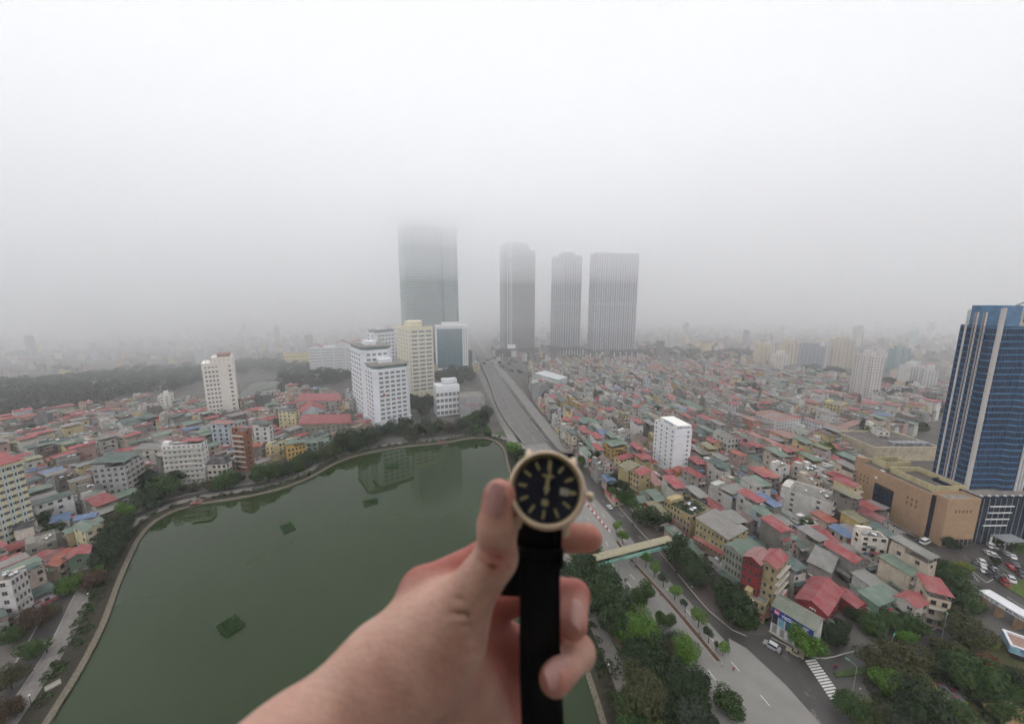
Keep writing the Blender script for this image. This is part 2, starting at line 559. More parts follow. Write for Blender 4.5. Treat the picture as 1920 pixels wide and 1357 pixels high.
# median: two kerbs with earth between, as long as the photograph shows it
ms = [p for p in near if p.y < G(1144, 998).y and p.y > G(1378, 1274).y]
mk = MB()
strip(mk, offset(ms, -1.0), offset(ms, -0.75), 0.22, 0, 0.22)
strip(mk, offset(ms, 0.75), offset(ms, 1.0), 0.22, 0, 0.22)
mk.tube([ms[0] + Vector((-0.9, -0.1, 0.1)), ms[0] + Vector((-0.3, -1.0, 0.1)), ms[0] + Vector((0.5, -0.9, 0.1)), ms[0] + Vector((1.0, -0.1, 0.1))], 0.14, 6)
median = tag(mk.obj('road_median', M_KERB), kind='structure')
me_ = MB(); strip(me_, offset(ms, -0.75), offset(ms, 0.75), 0.16)
me_.obj('median_earth', plain('red_earth', srgb(92, 70, 58), 0.95, grain=0.4, scale=2.0, bumpv=0.4), median)
# red and white barrier blocks above the median
bl = [p for p in near if G(1144, 998).y <= p.y < G(1040, 866).y]
for k, (a, b) in enumerate(zip(bl, bl[1:])):
    d = b - a
    for h in range(3):
        q = a + d * (h + 0.5) / 3
        m_ = MB(); L_ = d.length / 3 * 0.98
        m_.prism([(-L_ / 2, -0.28), (L_ / 2, -0.28), (L_ / 2, 0.28), (-L_ / 2, 0.28)], 0, 0.35)
        m_.prism([(-L_ / 2, -0.14), (L_ / 2, -0.14), (L_ / 2, 0.14), (-L_ / 2, 0.14)], 0.35, 0.85)
        m_.obj('barrier_block', M_TRIM, road, srgb(190, 60, 66) if (k * 3 + h) % 2 else srgb(225, 222, 218), loc=(q.x, q.y, 0.03), rot=math.atan2(d.y, d.x))
# kerb and pavement on the house side
ek_px = [(1400, 1193), (1372, 1181), (1330, 1146), (1290, 1100), (1233, 1031), (1190, 985), (1150, 937), (1112, 885), (1076, 840), (1040, 790), (1010, 745), (980, 705)]
ek = spline([G(*p) for p in ek_px], 5)
kb = MB(); strip(kb, ek, offset(ek, -0.3), 0.18, 0, 0.18)
tag(kb.obj('kerb', M_KERB), kind='structure')
pv = MB(); strip(pv, offset(ek, -0.3), offset(ek, -9.0), 0.15, 0, 0.15)
tag(pv.obj('pavement', plain('brick_paving', srgb(88, 80, 76), 0.9, grain=0.22, scale=0.7)), kind='structure')
# kerb along the far side of the side street
k2 = spline([G(*p) for p in [(1446, 1196), (1530, 1234), (1600, 1222), (1680, 1206), (1740, 1186), (1770, 1170)]], 3)
kb = MB(); strip(kb, k2, offset(k2, 0.3), 0.16, 0, 0.16)
tag(kb.obj('side_street_kerb', M_KERB), kind='structure')
# green verge island between the two lanes of the side street, garden lawn and paving beyond
isl = [G(*p) for p in [(1562, 1262), (1600, 1252), (1650, 1246), (1652, 1254), (1606, 1266), (1568, 1270)]]
b = MB(); b.prism([(p.x, p.y) for p in isl][::-1], 0, 0.3)
tag(b.obj('verge_island', M_GRASS), kind='structure')
gd = [G(*p) for p in [(1585, 1335), (1640, 1300), (1700, 1245), (1800, 1200), (1870, 1190), (1990, 1290), (2050, 1480), (1660, 1470)]]
b = MB(); b.prism([(p.x, p.y) for p in gd][::-1], 0, 0.12)
tag(b.obj('garden_lawn', plain('worn_lawn', srgb(74, 74, 46), 0.95, grain=0.4, scale=0.35, bumpv=0.3)), kind='structure')
# car park and drive before the glass tower
cp = [G(*p) for p in [(1700, 985), (1770, 1030), (1835, 1015), (1990, 970), (2100, 1060), (2060, 1200), (1930, 1200), (1850, 1120), (1800, 1090), (1740, 1050)]]
b = MB(); b.add([(p.x, p.y, 0.03) for p in cp], [tuple(range(len(cp)))[::-1]])
carpark = tag(b.obj('car_park', M_ASPH), kind='structure')
for (a, b2) in [((1812, 1062), (1850, 1092)), ((1850, 1092), (1882, 1075)), ((1812, 1062), (1838, 1050)), ((1880, 1075), (1925, 1103)), ((1835, 1090), (1815, 1066)), ((1895, 1060), (1925, 1075)),
                ((1858, 1050), (1900, 1078)), ((1862, 1128), (1920, 1165)), ((1850, 1040), (1888, 1064)), ((1888, 1118), (1920, 1138))]:
    p, q = G(*a), G(*b2); d = (q - p).normalized(); n = Vector((-d.y, d.x, 0)) * 0.09
    m_ = MB(); m_.quad(*[(v.x, v.y, 0.045) for v in (p - n, q - n, q + n, p + n)]); m_.obj('bay_line', M_WHITE, carpark)
for i, ring in enumerate(([(1892, 1020), (1905, 1008), (1935, 1004), (1980, 1015), (1970, 1040), (1930, 1040), (1900, 1036)], [(1880, 1098), (1905, 1085), (1960, 1110), (1960, 1140), (1920, 1122)])):
    b = MB(); b.prism([(p.x, p.y) for p in [G(*q) for q in ring]][::-1], 0, 0.25)
    tag(b.obj('planted_island', plain('green_island', srgb(78, 92, 44), 0.95, grain=0.3, scale=0.8)), kind='structure')

# ---- flyover: deck that climbs away from the lake, walls and parapets
LP = [(985, 834, 0.25), (950, 790, 2.5), (930, 753, 4.6), (919, 720, 6.0), (903, 683, 6.5), (886, 648, 6.5), (874, 624, 6.5), (866, 606, 5.0)]
RP = [(1026, 830, 0.25), (993, 788, 2.5), (966, 752, 4.6), (945, 720, 6.0), (922, 684, 6.5), (898, 648, 6.5), (882, 624, 6.5), (871, 606, 5.0)]
fl = spline([G(*p) for p in LP], 12); fr = spline([G(*p) for p in RP], 12)
nn = min(len(fl), len(fr))
res = lambda ln: [ln[min(len(ln) - 1, round(i * (len(ln) - 1) / (nn - 1)))] for i in range(nn)]
fl, fr = res(fl), res(fr)
fo = thing('flyover', 'grey concrete flyover carrying the main road away past the glass towers', 'flyover')
d_ = MB(); strip(d_, fr, fl, 0, 0, 0)
d_.obj('deck', plain('flyover_asphalt', srgb(108, 105, 103), 0.8, grain=0.12, scale=0.1), fo)
for nm, ln in (('retaining_wall', fl), ('retaining_wall', fr)):
    w_ = MB()
    for p, q in zip(ln, ln[1:]):
        w_.quad((p.x, p.y, 0), (q.x, q.y, 0), (q.x, q.y, q.z - 0.02), (p.x, p.y, p.z - 0.02))
    w_.obj(nm, M_WALL, fo, srgb(120, 117, 112))
for s_, ln in ((1, fl), (-1, fr)):
    w_ = MB(); strip(w_, offset(ln, 0.0), offset(ln, 0.45 * s_), 0.85, 0, 0.95)
    w_.obj('parapet', M_WALL, fo, srgb(168, 165, 160))
mid_ = [(a + b_) / 2 for a, b_ in zip(fl, fr)]
w_ = MB(); strip(w_, offset(mid_, -0.2), offset(mid_, 0.2), 0.8, 0, 0.8); w_.obj('central_barrier', M_WALL, fo, srgb(170, 167, 162))
# lamp posts on the flyover
lamp = MB()
lamp.tube([(0, 0, 0), (0, 0, 5), (0, 0, 9.0)], [0.14, 0.10, 0.07], 6)
arm = MB(); arm.tube([(0, 0, 8.8), (0.9, 0, 9.5), (2.0, 0, 9.6)], [0.06, 0.05, 0.05], 5)
head = MB(); head.prism([(1.7, -0.16), (2.6, -0.12), (2.6, 0.12), (1.7, 0.16)], 9.55, 9.7)
LM, AM, HM = lamp.mesh('pole', M_METAL), arm.mesh('arm', M_METAL), head.mesh('lamp_head', M_FRAME)
lp = []
for i in range(1, nn - 6, 3): lp += [(fl[i], 0), (fr[i], math.pi)]
for i, (p, r) in enumerate(lp[:22]):
    t = thing('street_lamp', f'grey street lamp on the flyover, {ordinal(i // 2)} from the ramp foot on the ' + ('lake' if i % 2 == 0 else 'house') + ' side', 'street lamp', p, r, 'lamps along the flyover')
    put('pole', LM, t); put('arm', AM, t); put('lamp_head', HM, t)

# ---- the high building the photograph is taken from, unseen behind the camera, added to shade the hand and near ground
vb = MB(); vb.box(-24, 24, -46, -0.5, 0, 150)
vb = tag(vb.obj('unseen_viewpoint_building', M_WALL, color=srgb(150, 148, 144)), kind='structure')
for k in range(45):
    q = MB(); q.box(-24.2, 24.2, -46.2, -0.42 if k != 33 else -0.49, 1.2 + 3.3 * k, 1.5 + 3.3 * k); q.obj('floor_band', M_TRIM, vb, srgb(168, 166, 160))
# ---- air: one even haze round everything, and the low cloud base that swallows the tower tops
def volume_box(name, x0, x1, y0, y1, z0, z1, dens, col=(1, 1, 1, 1), aniso=0.2):
    m = bpy.data.materials.new(name); m.use_nodes = True
    N, L = m.node_tree.nodes, m.node_tree.links
    N.clear()
    o = N.new('ShaderNodeOutputMaterial'); v = N.new('ShaderNodeVolumePrincipled')
    v.inputs['Color'].default_value = (0.985, 0.988, 0.995, 1)
    v.inputs['Density'].default_value = dens
    v.inputs['Anisotropy'].default_value = aniso
    L.new(v.outputs[0], o.inputs['Volume'])
    b = MB(); b.prism([(x0, y0), (x1, y0), (x1, y1), (x0, y1)], z0, z1, bottom=True)
    return tag(b.obj(name, m), kind='stuff')
HAZE = 0.0002
volume_box('haze', -6400, 6400, -1700, 7400, -2, 262, HAZE)
volume_box('fog_bank', -6350, 6350, 245, 7350, -1, 260, 0.00056)      # thicker fog beyond the lake
volume_box('fog_bank', -6340, 6340, 255, 7340, 62, 259, 0.0006)       # and more of it higher up
volume_box('clouds', -6300, 6300, -1600, 7300, 140, 258, 0.0016)      # cloud base that swallows the tower tops
volume_box('clouds', -6200, 6200, -1500, 7200, 194, 255, 0.004)
volume_box('clouds', -6100, 6100, -1400, 7100, 224, 254, 0.018)
vb2 = MB(); vb2.prism([(-6330, 150), (-330, 450), (250, 920), (6330, 1000), (6330, 7330), (-6330, 7330)], -1.5, 257, bottom=True)   # the far fog, nearest on the left
tag(vb2.obj('fog_bank', bpy.data.materials['fog_bank'].copy()), kind='stuff').data.materials[0].node_tree.nodes['Principled Volume'].inputs['Density'].default_value = 0.0013
# ================================================================ large buildings
BLOCKS = []            # (cx, cy, ang, w, d, phrase) of everything built so far, for keeping other houses clear and for telling places

def frame(front, left, right, h=None, ybase=None):
    """A building from three roof corners of the photograph: nearest corner, its left and its right neighbour.
    Local x runs along the right-hand face, local y along the left-hand face; the nearest corner is (-w/2, -d/2)."""
    if h is None:
        lo, hi = 0.5, 105.0
        for _ in range(50):
            m = (lo + hi) / 2
            p = G(front[0], front[1], m)
            if PR((p.x, p.y, 0))[1] < ybase: lo = m
            else: hi = m
        h = lo
    A, B, C_ = G(*front, h), G(*left, h), G(*right, h)
    u, v = C_ - A, B - A
    lu, lv = max(u.length, 3.0), max(v.length, 3.0)
    def axes(a): return Vector((math.cos(a), math.sin(a), 0)), Vector((-math.sin(a), math.cos(a), 0))
    def reach(e, px):                      # how far along e the corner must lie to stand at that pixel column
        k = (px - 960) / FPX
        den = e.x - k * e.y * CP
        r = (k * (A.y * CP - (A.z - HCAM) * SP) - A.x) / den if abs(den) > 1e-4 else -1
        return r
    keep_u = abs(right[0] - front[0]) >= abs(left[0] - front[0])
    a1, a2 = math.atan2(u.y, u.x), math.atan2(v.y, v.x) - math.pi / 2
    while a2 - a1 > math.pi: a2 -= 2 * math.pi
    while a2 - a1 < -math.pi: a2 += 2 * math.pi
    best = None
    for t in (0, .15, .3, .5, .7, .85, 1):     # turn from the broader face's own line toward the other's, as little as needed
        au = a1 + (a2 - a1) * (t if keep_u else 1 - t)
        ex, ey = axes(au)
        w, d = (lu if t == 0 and keep_u else reach(ex, right[0])), (lv if t == 0 and not keep_u else reach(ey, left[0]))
        if 2.5 < w < 1.8 * lu + 5 and 2.5 < d < 1.8 * lv + 5: best = (au, w, d); break
    if best is None:
        au = a1 if keep_u else a2
        best = (au, lu if keep_u else min(lu, 7), min(lv, 9) if keep_u else lv)
    au, w, d = best
    ex, ey = axes(au)
    c = A + ex * w / 2 + ey * d / 2
    return dict(x=c.x, y=c.y, a=au, w=w, d=d, h=h)

def resize(f, w=None, d=None):
    """New width or depth with the nearest corner kept where it is."""
    ex, ey = Vector((math.cos(f['a']), math.sin(f['a']), 0)), Vector((-math.sin(f['a']), math.cos(f['a']), 0))
    w, d = w or f['w'], d or f['d']
    c = Vector((f['x'], f['y'], 0)) + ex * (w - f['w']) / 2 + ey * (d - f['d']) / 2
    return dict(x=c.x, y=c.y, a=f['a'], w=w, d=d, h=f['h'])

def fr_xy(x, y, a, w, d, h):
    return dict(x=x, y=y, a=a, w=w, d=d, h=h)

def start(name, label, cat, f, phrase=None, group=None):
    t = thing(name, label, cat, (f['x'], f['y'], 0), f['a'], group)
    BLOCKS.append((f['x'], f['y'], f['a'], f['w'], f['d'], phrase, f['h']))
    return t

def make_window(frame_m, glass_m, bars=1, sill=True):
    """1 x 1 m window that faces -y: a raised frame, glass set back, optional bar and sill."""
    b = MB(); t = 0.07
    for x0, x1, z0, z1 in ((-.5, -.5 + t, -.5, .5), (.5 - t, .5, -.5, .5), (-.5 + t, .5 - t, .5 - t, .5), (-.5 + t, .5 - t, -.5, -.5 + t)):
        b.box(x0, x1, -0.06, 0.0, z0, z1, 0)
    for k in range(bars):
        x = -.5 + (k + 1) / (bars + 1)
        b.box(x - .025, x + .025, -0.05, 0.0, -.5 + t, .5 - t, 0)
    b.quad((-.5 + t, -0.015, -.5 + t), (.5 - t, -0.015, -.5 + t), (.5 - t, -0.015, .5 - t), (-.5 + t, -0.015, .5 - t), 1)
    if sill: b.box(-.56, .56, -0.14, 0.0, -.56, -.5, 0)
    return b.mesh('window', [frame_m, glass_m])
W_STD = make_window(M_FRAME, M_GLASS)
W_WIDE = make_window(M_FRAME, glass_mat('office_glass', srgb(78, 86, 88)), 3)
W_PLAIN = make_window(M_FRAME, M_GLASS, 0, False)
W_BROWN = make_window(plain('brown_frame', srgb(92, 66, 50), 0.6), M_GLASS)

def face_spot(f, face, s, z):
    """Point and turn on a face: 'R' = right-hand face (-y), 'L' = left-hand face (-x), 'B' back, 'E' far side; s along the face."""
    w, d = f['w'], f['d']
    if face == 'R': return (s, -d / 2, z), 0.0
    if face == 'L': return (-w / 2, s, z), -math.pi / 2
    if face == 'E': return (w / 2, s, z), math.pi / 2
    return (s, d / 2, z), math.pi

def flen(f, face): return f['w'] if face in 'RB' else f['d']

def windows(root, f, face, cols, rows, z0, dz, ww, wh, me=W_STD, x0=None, x1=None, skip=None, name='window'):
    L = flen(f, face)
    a = -L / 2 + 1.2 if x0 is None else x0
    b = L / 2 - 1.2 if x1 is None else x1
    for r in range(rows):
        for c in range(cols):
            if skip and skip(r, c): continue
            s = (a + b) / 2 if cols == 1 else a + (b - a) * c / (cols - 1)
            p, rz = face_spot(f, face, s, z0 + r * dz)
            put(name, me, root, p, rz, (ww, 1, wh))

def bands(root, f, zs, t, out, mat, color=None, name='floor_band', inset=0.0):
    b = MB(); w, d = f['w'] / 2 + out, f['d'] / 2 + out
    b.box(-w, w, -d, d, 0, t)
    me = b.mesh(name, mat)
    for z in zs: put(name, me, root, (0, 0, z), None, None, color)

def fins(root, f, face, n, z0, z1, t, out, mat, color=None, name='fin', at=None):
    b = MB(); b.box(-t / 2, t / 2, -out, 0.05, 0, z1 - z0)
    me = b.mesh(name, mat)
    L = flen(f, face)
    for k in range(n):
        s = (-L / 2 + L * k / (n - 1)) if at is None else at[k]
        p, rz = face_spot(f, face, s, z0)
        put(name, me, root, p, rz, None, color)

def box_part(root, name, mat, x0, x1, y0, y1, z0, z1, color=None):
    b = MB(); b.box(x0, x1, y0, y1, z0, z1)
    return b.obj(name, mat, root, color)

def lettering(root, text, loc, rot, size, mat, ext=0.05, align='CENTER', name='lettering', sx=1.0):
    cu = bpy.data.curves.new(name, 'FONT'); cu.body = text; cu.size = size; cu.extrude = ext
    cu.align_x = align; cu.align_y = 'CENTER'; cu.resolution_u = 2
    tmp = bpy.data.objects.new('tmp', cu); C.objects.link(tmp)
    bpy.context.view_layer.update()
    me = bpy.data.meshes.new_from_object(tmp.evaluated_get(bpy.context.evaluated_depsgraph_get()))
    bpy.data.objects.remove(tmp); bpy.data.curves.remove(cu)
    me.materials.clear(); me.materials.append(mat)
    o = put(name, me, root, loc, rot, (sx, 1, 1))
    return o

M_TGLASS = glass_mat('tower_glass', srgb(124, 146, 144), 0.25, 0.22, 0.04)
M_TDARK = glass_mat('dark_tower_glass', srgb(62, 64, 68), 0.25, 0.3, 0.06)
M_TBLUE = glass_mat('apartment_glass', srgb(70, 80, 96), 0.2, 0.4, 0.12)
M_CURTAIN = glass_mat('curtain_glass', srgb(54, 98, 110), 0.15, 0.25, 0.08)
M_NAVY = glass_mat('navy_glass', srgb(32, 44, 64), 0.12, 0.45, 0.25, 0.5)
M_SPAN = glass_mat('blue_spandrel', srgb(62, 98, 130), 0.25, 0.25, 0.3)
M_RED = plain('red_letters', srgb(176, 60, 62), 0.6)

# ---- tall glass tower lost in the cloud
f = frame((770, 690), (757, 686), (866, 686), h=0.01)
f['h'] = 250.0
t = start('glass_tower', 'tallest grey green glass tower, its top lost in the cloud', 'tower', f, 'the tallest glass tower')
w, d = f['w'] / 2, f['d'] / 2
b = MB(); b.prism([(-w, -d + 6), (-w + 8, -d), (w * 0.15, -d), (w * 0.15 + 2.5, -d + 4), (w * 0.3, -d + 4), (w * 0.3 + 2, -d), (w - 9, -d), (w, -d + 9), (w, d), (-w, d)], 0, 250)
b.obj('curtain_wall', M_TGLASS, t)
bm = MB(); bm.prism([(-w - .3, -d + 6), (-w + 8, -d - .3), (w * 0.15, -d - .3), (w * .15 + 2.5, -d + 3.7), (w * .3, -d + 3.7), (w * .3 + 2, -d - .3), (w - 9, -d - .3), (w + .3, -d + 9), (w + .3, d), (-w - .3, d)], 0, 0.9)
me = bm.mesh('floor_band', M_TDARK)
for k in range(55): put('floor_band', me, t, (0, 0, 6 + 4.4 * k))
for k in range(22):
    s = -w + 9 + (2 * w - 19) * k / 21
    if w * .10 < s < w * .38: continue
    box_part(t, 'mullion', M_METAL, s - .15, s + .15, -d - .35, -d + .1, 0, 249)
box_part(t, 'podium', M_TDARK, -w - 12, w + 14, -d - 14, d, 0, 24)

# ---- dark tower with stepped top
f = frame((948, 668), (938, 664), (1002, 666), h=0.01); f['h'] = 213
t = start('dark_tower', 'dark grey glass tower with a stepped flat top beside the road', 'tower', f, 'the dark stepped tower')
w, d = f['w'] / 2, f['d'] / 2
hs = zat(f['x'], f['y'], 472); ht = zat(f['x'], f['y'], 459)
box_part(t, 'shaft', M_TDARK, -w, w, -d, d, 0, hs)
box_part(t, 'upper_shaft', M_TDARK, -w, w * 0.55, -d + 1, d - 1, hs, ht)
box_part(t, 'roof_plant', M_METAL, -w * .5, w * .4, -d * .5, d * .5, ht, ht + 3)
bands(t, dict(w=2 * w, d=2 * d), [6 + 4.2 * k for k in range(int(hs / 4.2) - 1)], 0.7, 0.25, M_METAL, name='floor_band')
fins(t, f, 'R', 3, 0, ht, 1.0, 0.6, M_FRAME, at=[-w + 4, -w + 9, -w + 12.5])
fins(t, f, 'R', 12, 0, hs, 0.3, 0.35, M_METAL, at=[-w + 15 + (2 * w - 16) * k / 11 for k in range(12)], name='mullion')
fins(t, f, 'L', 7, 0, hs, 0.4, 0.4, M_METAL, name='mullion')
box_part(t, 'podium', M_TDARK, -w - 20, w + 6, -d - 10, d, 0, 16)
# billboard before it
f2 = G(959, 668)
bb = thing('billboard', 'white blank billboard on posts before the dark stepped tower', 'billboard', f2)
box_part(bb, 'panel', plain('white_panel', srgb(228, 228, 230), 0.6), -8, 8, -0.4, 0.4, 3, 24)
box_part(bb, 'post', M_METAL, -5, -4.4, -0.3, 0.3, 0, 3); box_part(bb, 'post', M_METAL, 4.4, 5, -0.3, 0.3, 0, 3)

# ---- twin apartment towers with white vertical fins
def fin_tower(front, left, right, depth, top, label, phrase, nR, nL, crown=0):
    f = frame(front, left, right, h=0.01); h = zat(f['x'], f['y'], top)
    f['h'] = h
    t = start('apartment_tower', label, 'tower', f, phrase, 'grey finned apartment towers')
    w, d = f['w'] / 2, f['d'] / 2
    box_part(t, 'shaft', M_TBLUE, -w, w, -d, d, 14, h)
    bands(t, f, [17 + 3.4 * k for k in range(int((h - 18) / 3.4))], 1.0, 0.2, M_TRIM, srgb(150, 152, 158))
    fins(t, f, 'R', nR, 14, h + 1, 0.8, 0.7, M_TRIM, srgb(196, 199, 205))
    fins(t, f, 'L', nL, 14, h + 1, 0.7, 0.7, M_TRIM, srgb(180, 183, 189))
    L_ = [(-w + 2 * w * (k + .5) / (nR - 1)) for k in range(nR - 1)]
    for s in L_[::2]: box_part(t, 'balcony_stack', M_TDARK, s - .9, s + .9, -d - .35, -d, 16, h - 1)
    bands(t, f, [h, h * .52], 3.0, 0.5, M_TRIM, srgb(150, 152, 156), 'plant_floor')
    if crown: box_part(t, 'crown', M_TDARK, -w * .5, w * .5, -d * .6, d * .6, h + 3, h + 3 + crown)
    bands(t, dict(w=f['w'] + 16, d=f['d'] + 8), [10], 4.0, 0, M_TDARK, None, 'podium_roof')
    box_part(t, 'podium', M_DARK, -w - 6, w + 6, -d - 2, d, 0, 10)
    for k in range(9): box_part(t, 'column', M_TRIM, -w - 7 + (2 * w + 14) * k / 8 - .5, -w - 7 + (2 * w + 14) * k / 8 + .5, -d - 3.6, -d - 2.6, 0, 10)
fin_tower((1055, 665), (1032, 662), (1086, 664), 34, 484, 'slim grey apartment tower with white fins beside the wider one', 'the slim finned tower', 8, 7, 7)
fin_tower((1112, 670), (1101, 665), (1188, 668), 30, 479, 'wide grey apartment tower with white vertical fins above the red roofs', 'the wide finned tower', 19, 5)

# ---- cream office block
f = frame((768, 613), (741, 611), (811, 612), ybase=750); h = f['h']
t = start('cream_office', 'cream office block with dark ribbon windows and a round rooftop drum', 'office block', f, 'the cream office block')
w, d = f['w'] / 2, f['d'] / 2
b = MB(); b.walls(-w, w, -d, d, 0, h, .4, 1.2); b.obj('wall', [M_CLEAN, M_FLAT], t, srgb(220, 213, 192))
fl_ = (h - 12) / 15
windows(t, f, 'R', 3, 15, 11, fl_, w * 2 / 3.6, fl_ * .5, W_WIDE, -w * .62, w * .62)
windows(t, f, 'L', 6, 15, 11, fl_, 2.2, fl_ * .5, W_STD)
bands(t, f, [8.2, h - 2.4], 0.8, .5, M_TRIM, srgb(232, 222, 190), 'cornice')
for k in range(6): box_part(t, 'column', M_TRIM, -w + 2 * w * k / 5 - .5, -w + 2 * w * k / 5 + .5, -d - .9, -d - .1, 0, 8, srgb(190, 180, 150))
b = MB(); b.lathe([(w * .75, h - 1), (w * .75, h + 5), (w * .68, h + 5.4), (0.01, h + 5.6)], 24); b.obj('rooftop_drum', M_CLEAN, t, srgb(228, 218, 186))
# ---- white framed blue glass block
f = resize(frame((816, 612), (812, 609), (877, 611), ybase=694), d=20); h = f['h']
t = start('glass_office', 'white framed office block with one sheet of teal blue glass', 'office block', f, 'the teal glass office block')
w, d = f['w'] / 2, f['d'] / 2
box_part(t, 'wall', M_CLEAN, -w, w, -d, d, 0, h, srgb(226, 228, 230))
gw0, gw1 = -w + 2, w - 9
for k in range(14):
    z0 = 3 + (h - 7) * k / 14
    for j in range(8):
        a = gw0 + (gw1 - gw0) * j / 8
        box_part(t, 'glass_panel', M_CURTAIN, a + .04, a + (gw1 - gw0) / 8 - .04, -d - .25, -d, z0 + .05, z0 + (h - 7) / 14 - .05)
windows(t, f, 'R', 2, 14, 10, (h - 12) / 14, 2.2, 2.6, W_STD, w - 6.4, w - 2.6)
bands(t, f, [h - .4], 1.4, 1.0, M_TRIM, srgb(230, 231, 232), 'cornice')
box_part(t, 'roof_house', M_CLEAN, -w * .6, w * .6, -d * .5, d * .5, h + 1, h + 6, srgb(224, 226, 228))
# ---- white office pair in front
def white_office(front, left, right, ybase, rows, cR, cL, label, phrase, red=False, dmin=0):
    f = frame(front, left, right, ybase=ybase); f = resize(f, d=max(f['d'], 18)); h = f['h']
    t = start('white_office', label, 'office block', f, phrase, 'white office blocks by the bay')
    w, d = f['w'] / 2, f['d'] / 2
    ch = 4.0
    b = MB(); b.prism([(-w, -d + ch), (-w + ch, -d), (w - ch, -d), (w, -d + ch), (w, d), (-w, d)], 0, h)
    b.obj('wall', M_CLEAN, t, srgb(224, 226, 232))
    fl_ = (h - 9) / rows
    windows(t, f, 'R', cR, rows, 8 + fl_ * .3, fl_, (2 * w - 10) / cR * .82, fl_ * .55, W_WIDE, -w + ch + (2 * w - 2 * ch) / cR / 2, w - ch - (2 * w - 2 * ch) / cR / 2)
    windows(t, f, 'L', cL, rows, 8 + fl_ * .3, fl_, (2 * d - ch) / cL * .6, fl_ * .5, W_STD, -d + ch + 2, d - 2)
    bands(t, f, [6.4, h - 1.2], 0.7, -.3, M_TRIM, srgb(230, 231, 235), 'cornice')
    b = MB(); b.prism([(-w - .6, -d + ch), (-w + ch, -d - .6), (w - ch, -d - .6), (w + .6, -d + ch), (w + .6, d + .6), (-w - .6, d + .6)], h + 2.6, h + 3.2); b.obj('roof_slab', M_FLAT, t)
    b = MB(); b.prism([(-w + 1, -d + ch + .5), (-w + ch + .5, -d + 1), (w - ch - .5, -d + 1), (w - 1, -d + ch + .5), (w - 1, d - 1), (-w + 1, d - 1)], h, h + 2.6); b.obj('attic', M_TGLASS, t)
    for k in range(6): box_part(t, 'column', M_TRIM, -w + ch + (2 * w - 2 * ch) * k / 5 - .4, -w + ch + (2 * w - 2 * ch) * k / 5 + .4, -d - 1, -d - .2, 0, 6.2, srgb(214, 214, 216))
    box_part(t, 'roof_house', M_CLEAN, -w * .4, w * .3, -d * .3, d * .4, h + 3.2, h + 6.5, srgb(224, 226, 230))
    if red:
        b = MB(); b.box(-w * .55, -w * .45, -d - .4, -d - .15, h * .55, h * .55 + 2.2); b.obj('red_sign', M_RED, t)
    return f
white_office((699, 694), (676, 690), (769, 690), 806, 11, 5, 5, 'white office block with grey ribbon windows and flat slab roof by the bay', 'the white office block by the bay', True)
white_office((676, 658), (655, 654), (735, 655), 795, 13, 4, 5, 'taller white office block half hidden behind the one by the bay', 'the rear white office block')
white_office((703, 624), (697, 621), (743, 621), 720, 12, 5, 2, 'white office block with dark tall windows left of the cream one', 'the white office left of the cream block')
# ---- low white block with a blank board
f = frame((838, 726), (810, 722), (861, 721), ybase=782); h = f['h']
f = resize(frame((818, 724), (808, 719), (861, 722), ybase=781), d=16); h = f['h']
t = start('white_block', 'low white block with a blank white fascia, left of the grey warehouse', 'building', f, 'the low white block')
w, d = f['w'] / 2, f['d'] / 2
b = MB(); b.walls(-w, w, -d, d, 0, h, .3, 1.0); b.obj('wall', [M_CLEAN, M_FLAT], t, srgb(222, 224, 228))
windows(t, f, 'R', 6, 4, 3.2, (h - 6) / 4, 3.4, (h - 6) / 4 * .62, W_WIDE)
windows(t, f, 'L', 3, 4, 3.2, (h - 6) / 4, 1.6, 1.8, W_STD)
bands(t, f, [h - 6], 5.2, .15, M_TRIM, srgb(228, 229, 232), 'fascia')
box_part(t, 'roof_house', M_CLEAN, -w * .3, w, 0, d, h, h + 4, srgb(210, 211, 213))
f = resize(frame((864, 745), (862, 737), (908, 742), ybase=786), d=20); h = f['h']
t = start('grey_warehouse', 'windowless grey building with red lettering beside the road', 'building', f, 'the grey warehouse')
w, d = f['w'] / 2, f['d'] / 2
b = MB(); b.walls(-w, w, -d, d, 0, h, .3, 1.0); b.obj('wall', [M_WALL, M_FLAT], t, srgb(168, 166, 166))
R_ = random.Random(2)
for k in range(9):
    b = MB(); x = -w * .7 + k * w * .155; z = h * .60 + R_.uniform(-.2, .2)
    b.tube([(x, -d - .12, z), (x + w * .05, -d - .12, z + R_.uniform(.6, 1.6)), (x + w * .10, -d - .12, z + R_.uniform(-.1, .5))], .22, 5); b.obj('red_script_stroke', M_RED, t)
box_part(t, 'red_sign', M_RED, w * .7, w * .98, -d - .3, -d, 2, h * .4)
for k in range(5): box_part(t, 'wall_rib', M_TRIM, -w + 2 * w * k / 4 - .2, -w + 2 * w * k / 4 + .2, -d - .12, -d, 0, h - 1, srgb(176, 174, 172))

# ---- long white apartment block with red gabled roofs
f = frame((656, 640), (582, 650), (690, 634), ybase=697); 
f = frame((690, 648), (578, 652), (692, 640), ybase=697); f = resize(f, w=18); h = f['h']
t = start('long_apartment', 'long white apartment block with dark window grid and red roofed gables', 'apartment block', f, 'the long white apartment block')
w, d = f['w'] / 2, f['d'] / 2
b = MB(); b.box(-w, w, -d, d, 0, h); b.box(-w + .1, w, -d * .98, d * .1, h, h + 5); b.obj('wall', M_CLEAN, t, srgb(220, 221, 224))
fl_ = h / 9.5
for k in range(5):
    y0, y1 = -d + 2 * d * k / 5, -d + 2 * d * (k + 1) / 5
    windows(t, f, 'L', 5, 9, 2.5, fl_, 1.9, 2.0, W_STD, y0 + 2, y1 - 2)
    box_part(t, 'pilaster', M_TRIM, -w - .5, -w, y0 - .5, y0 + .5, 0, h, srgb(230, 230, 232))
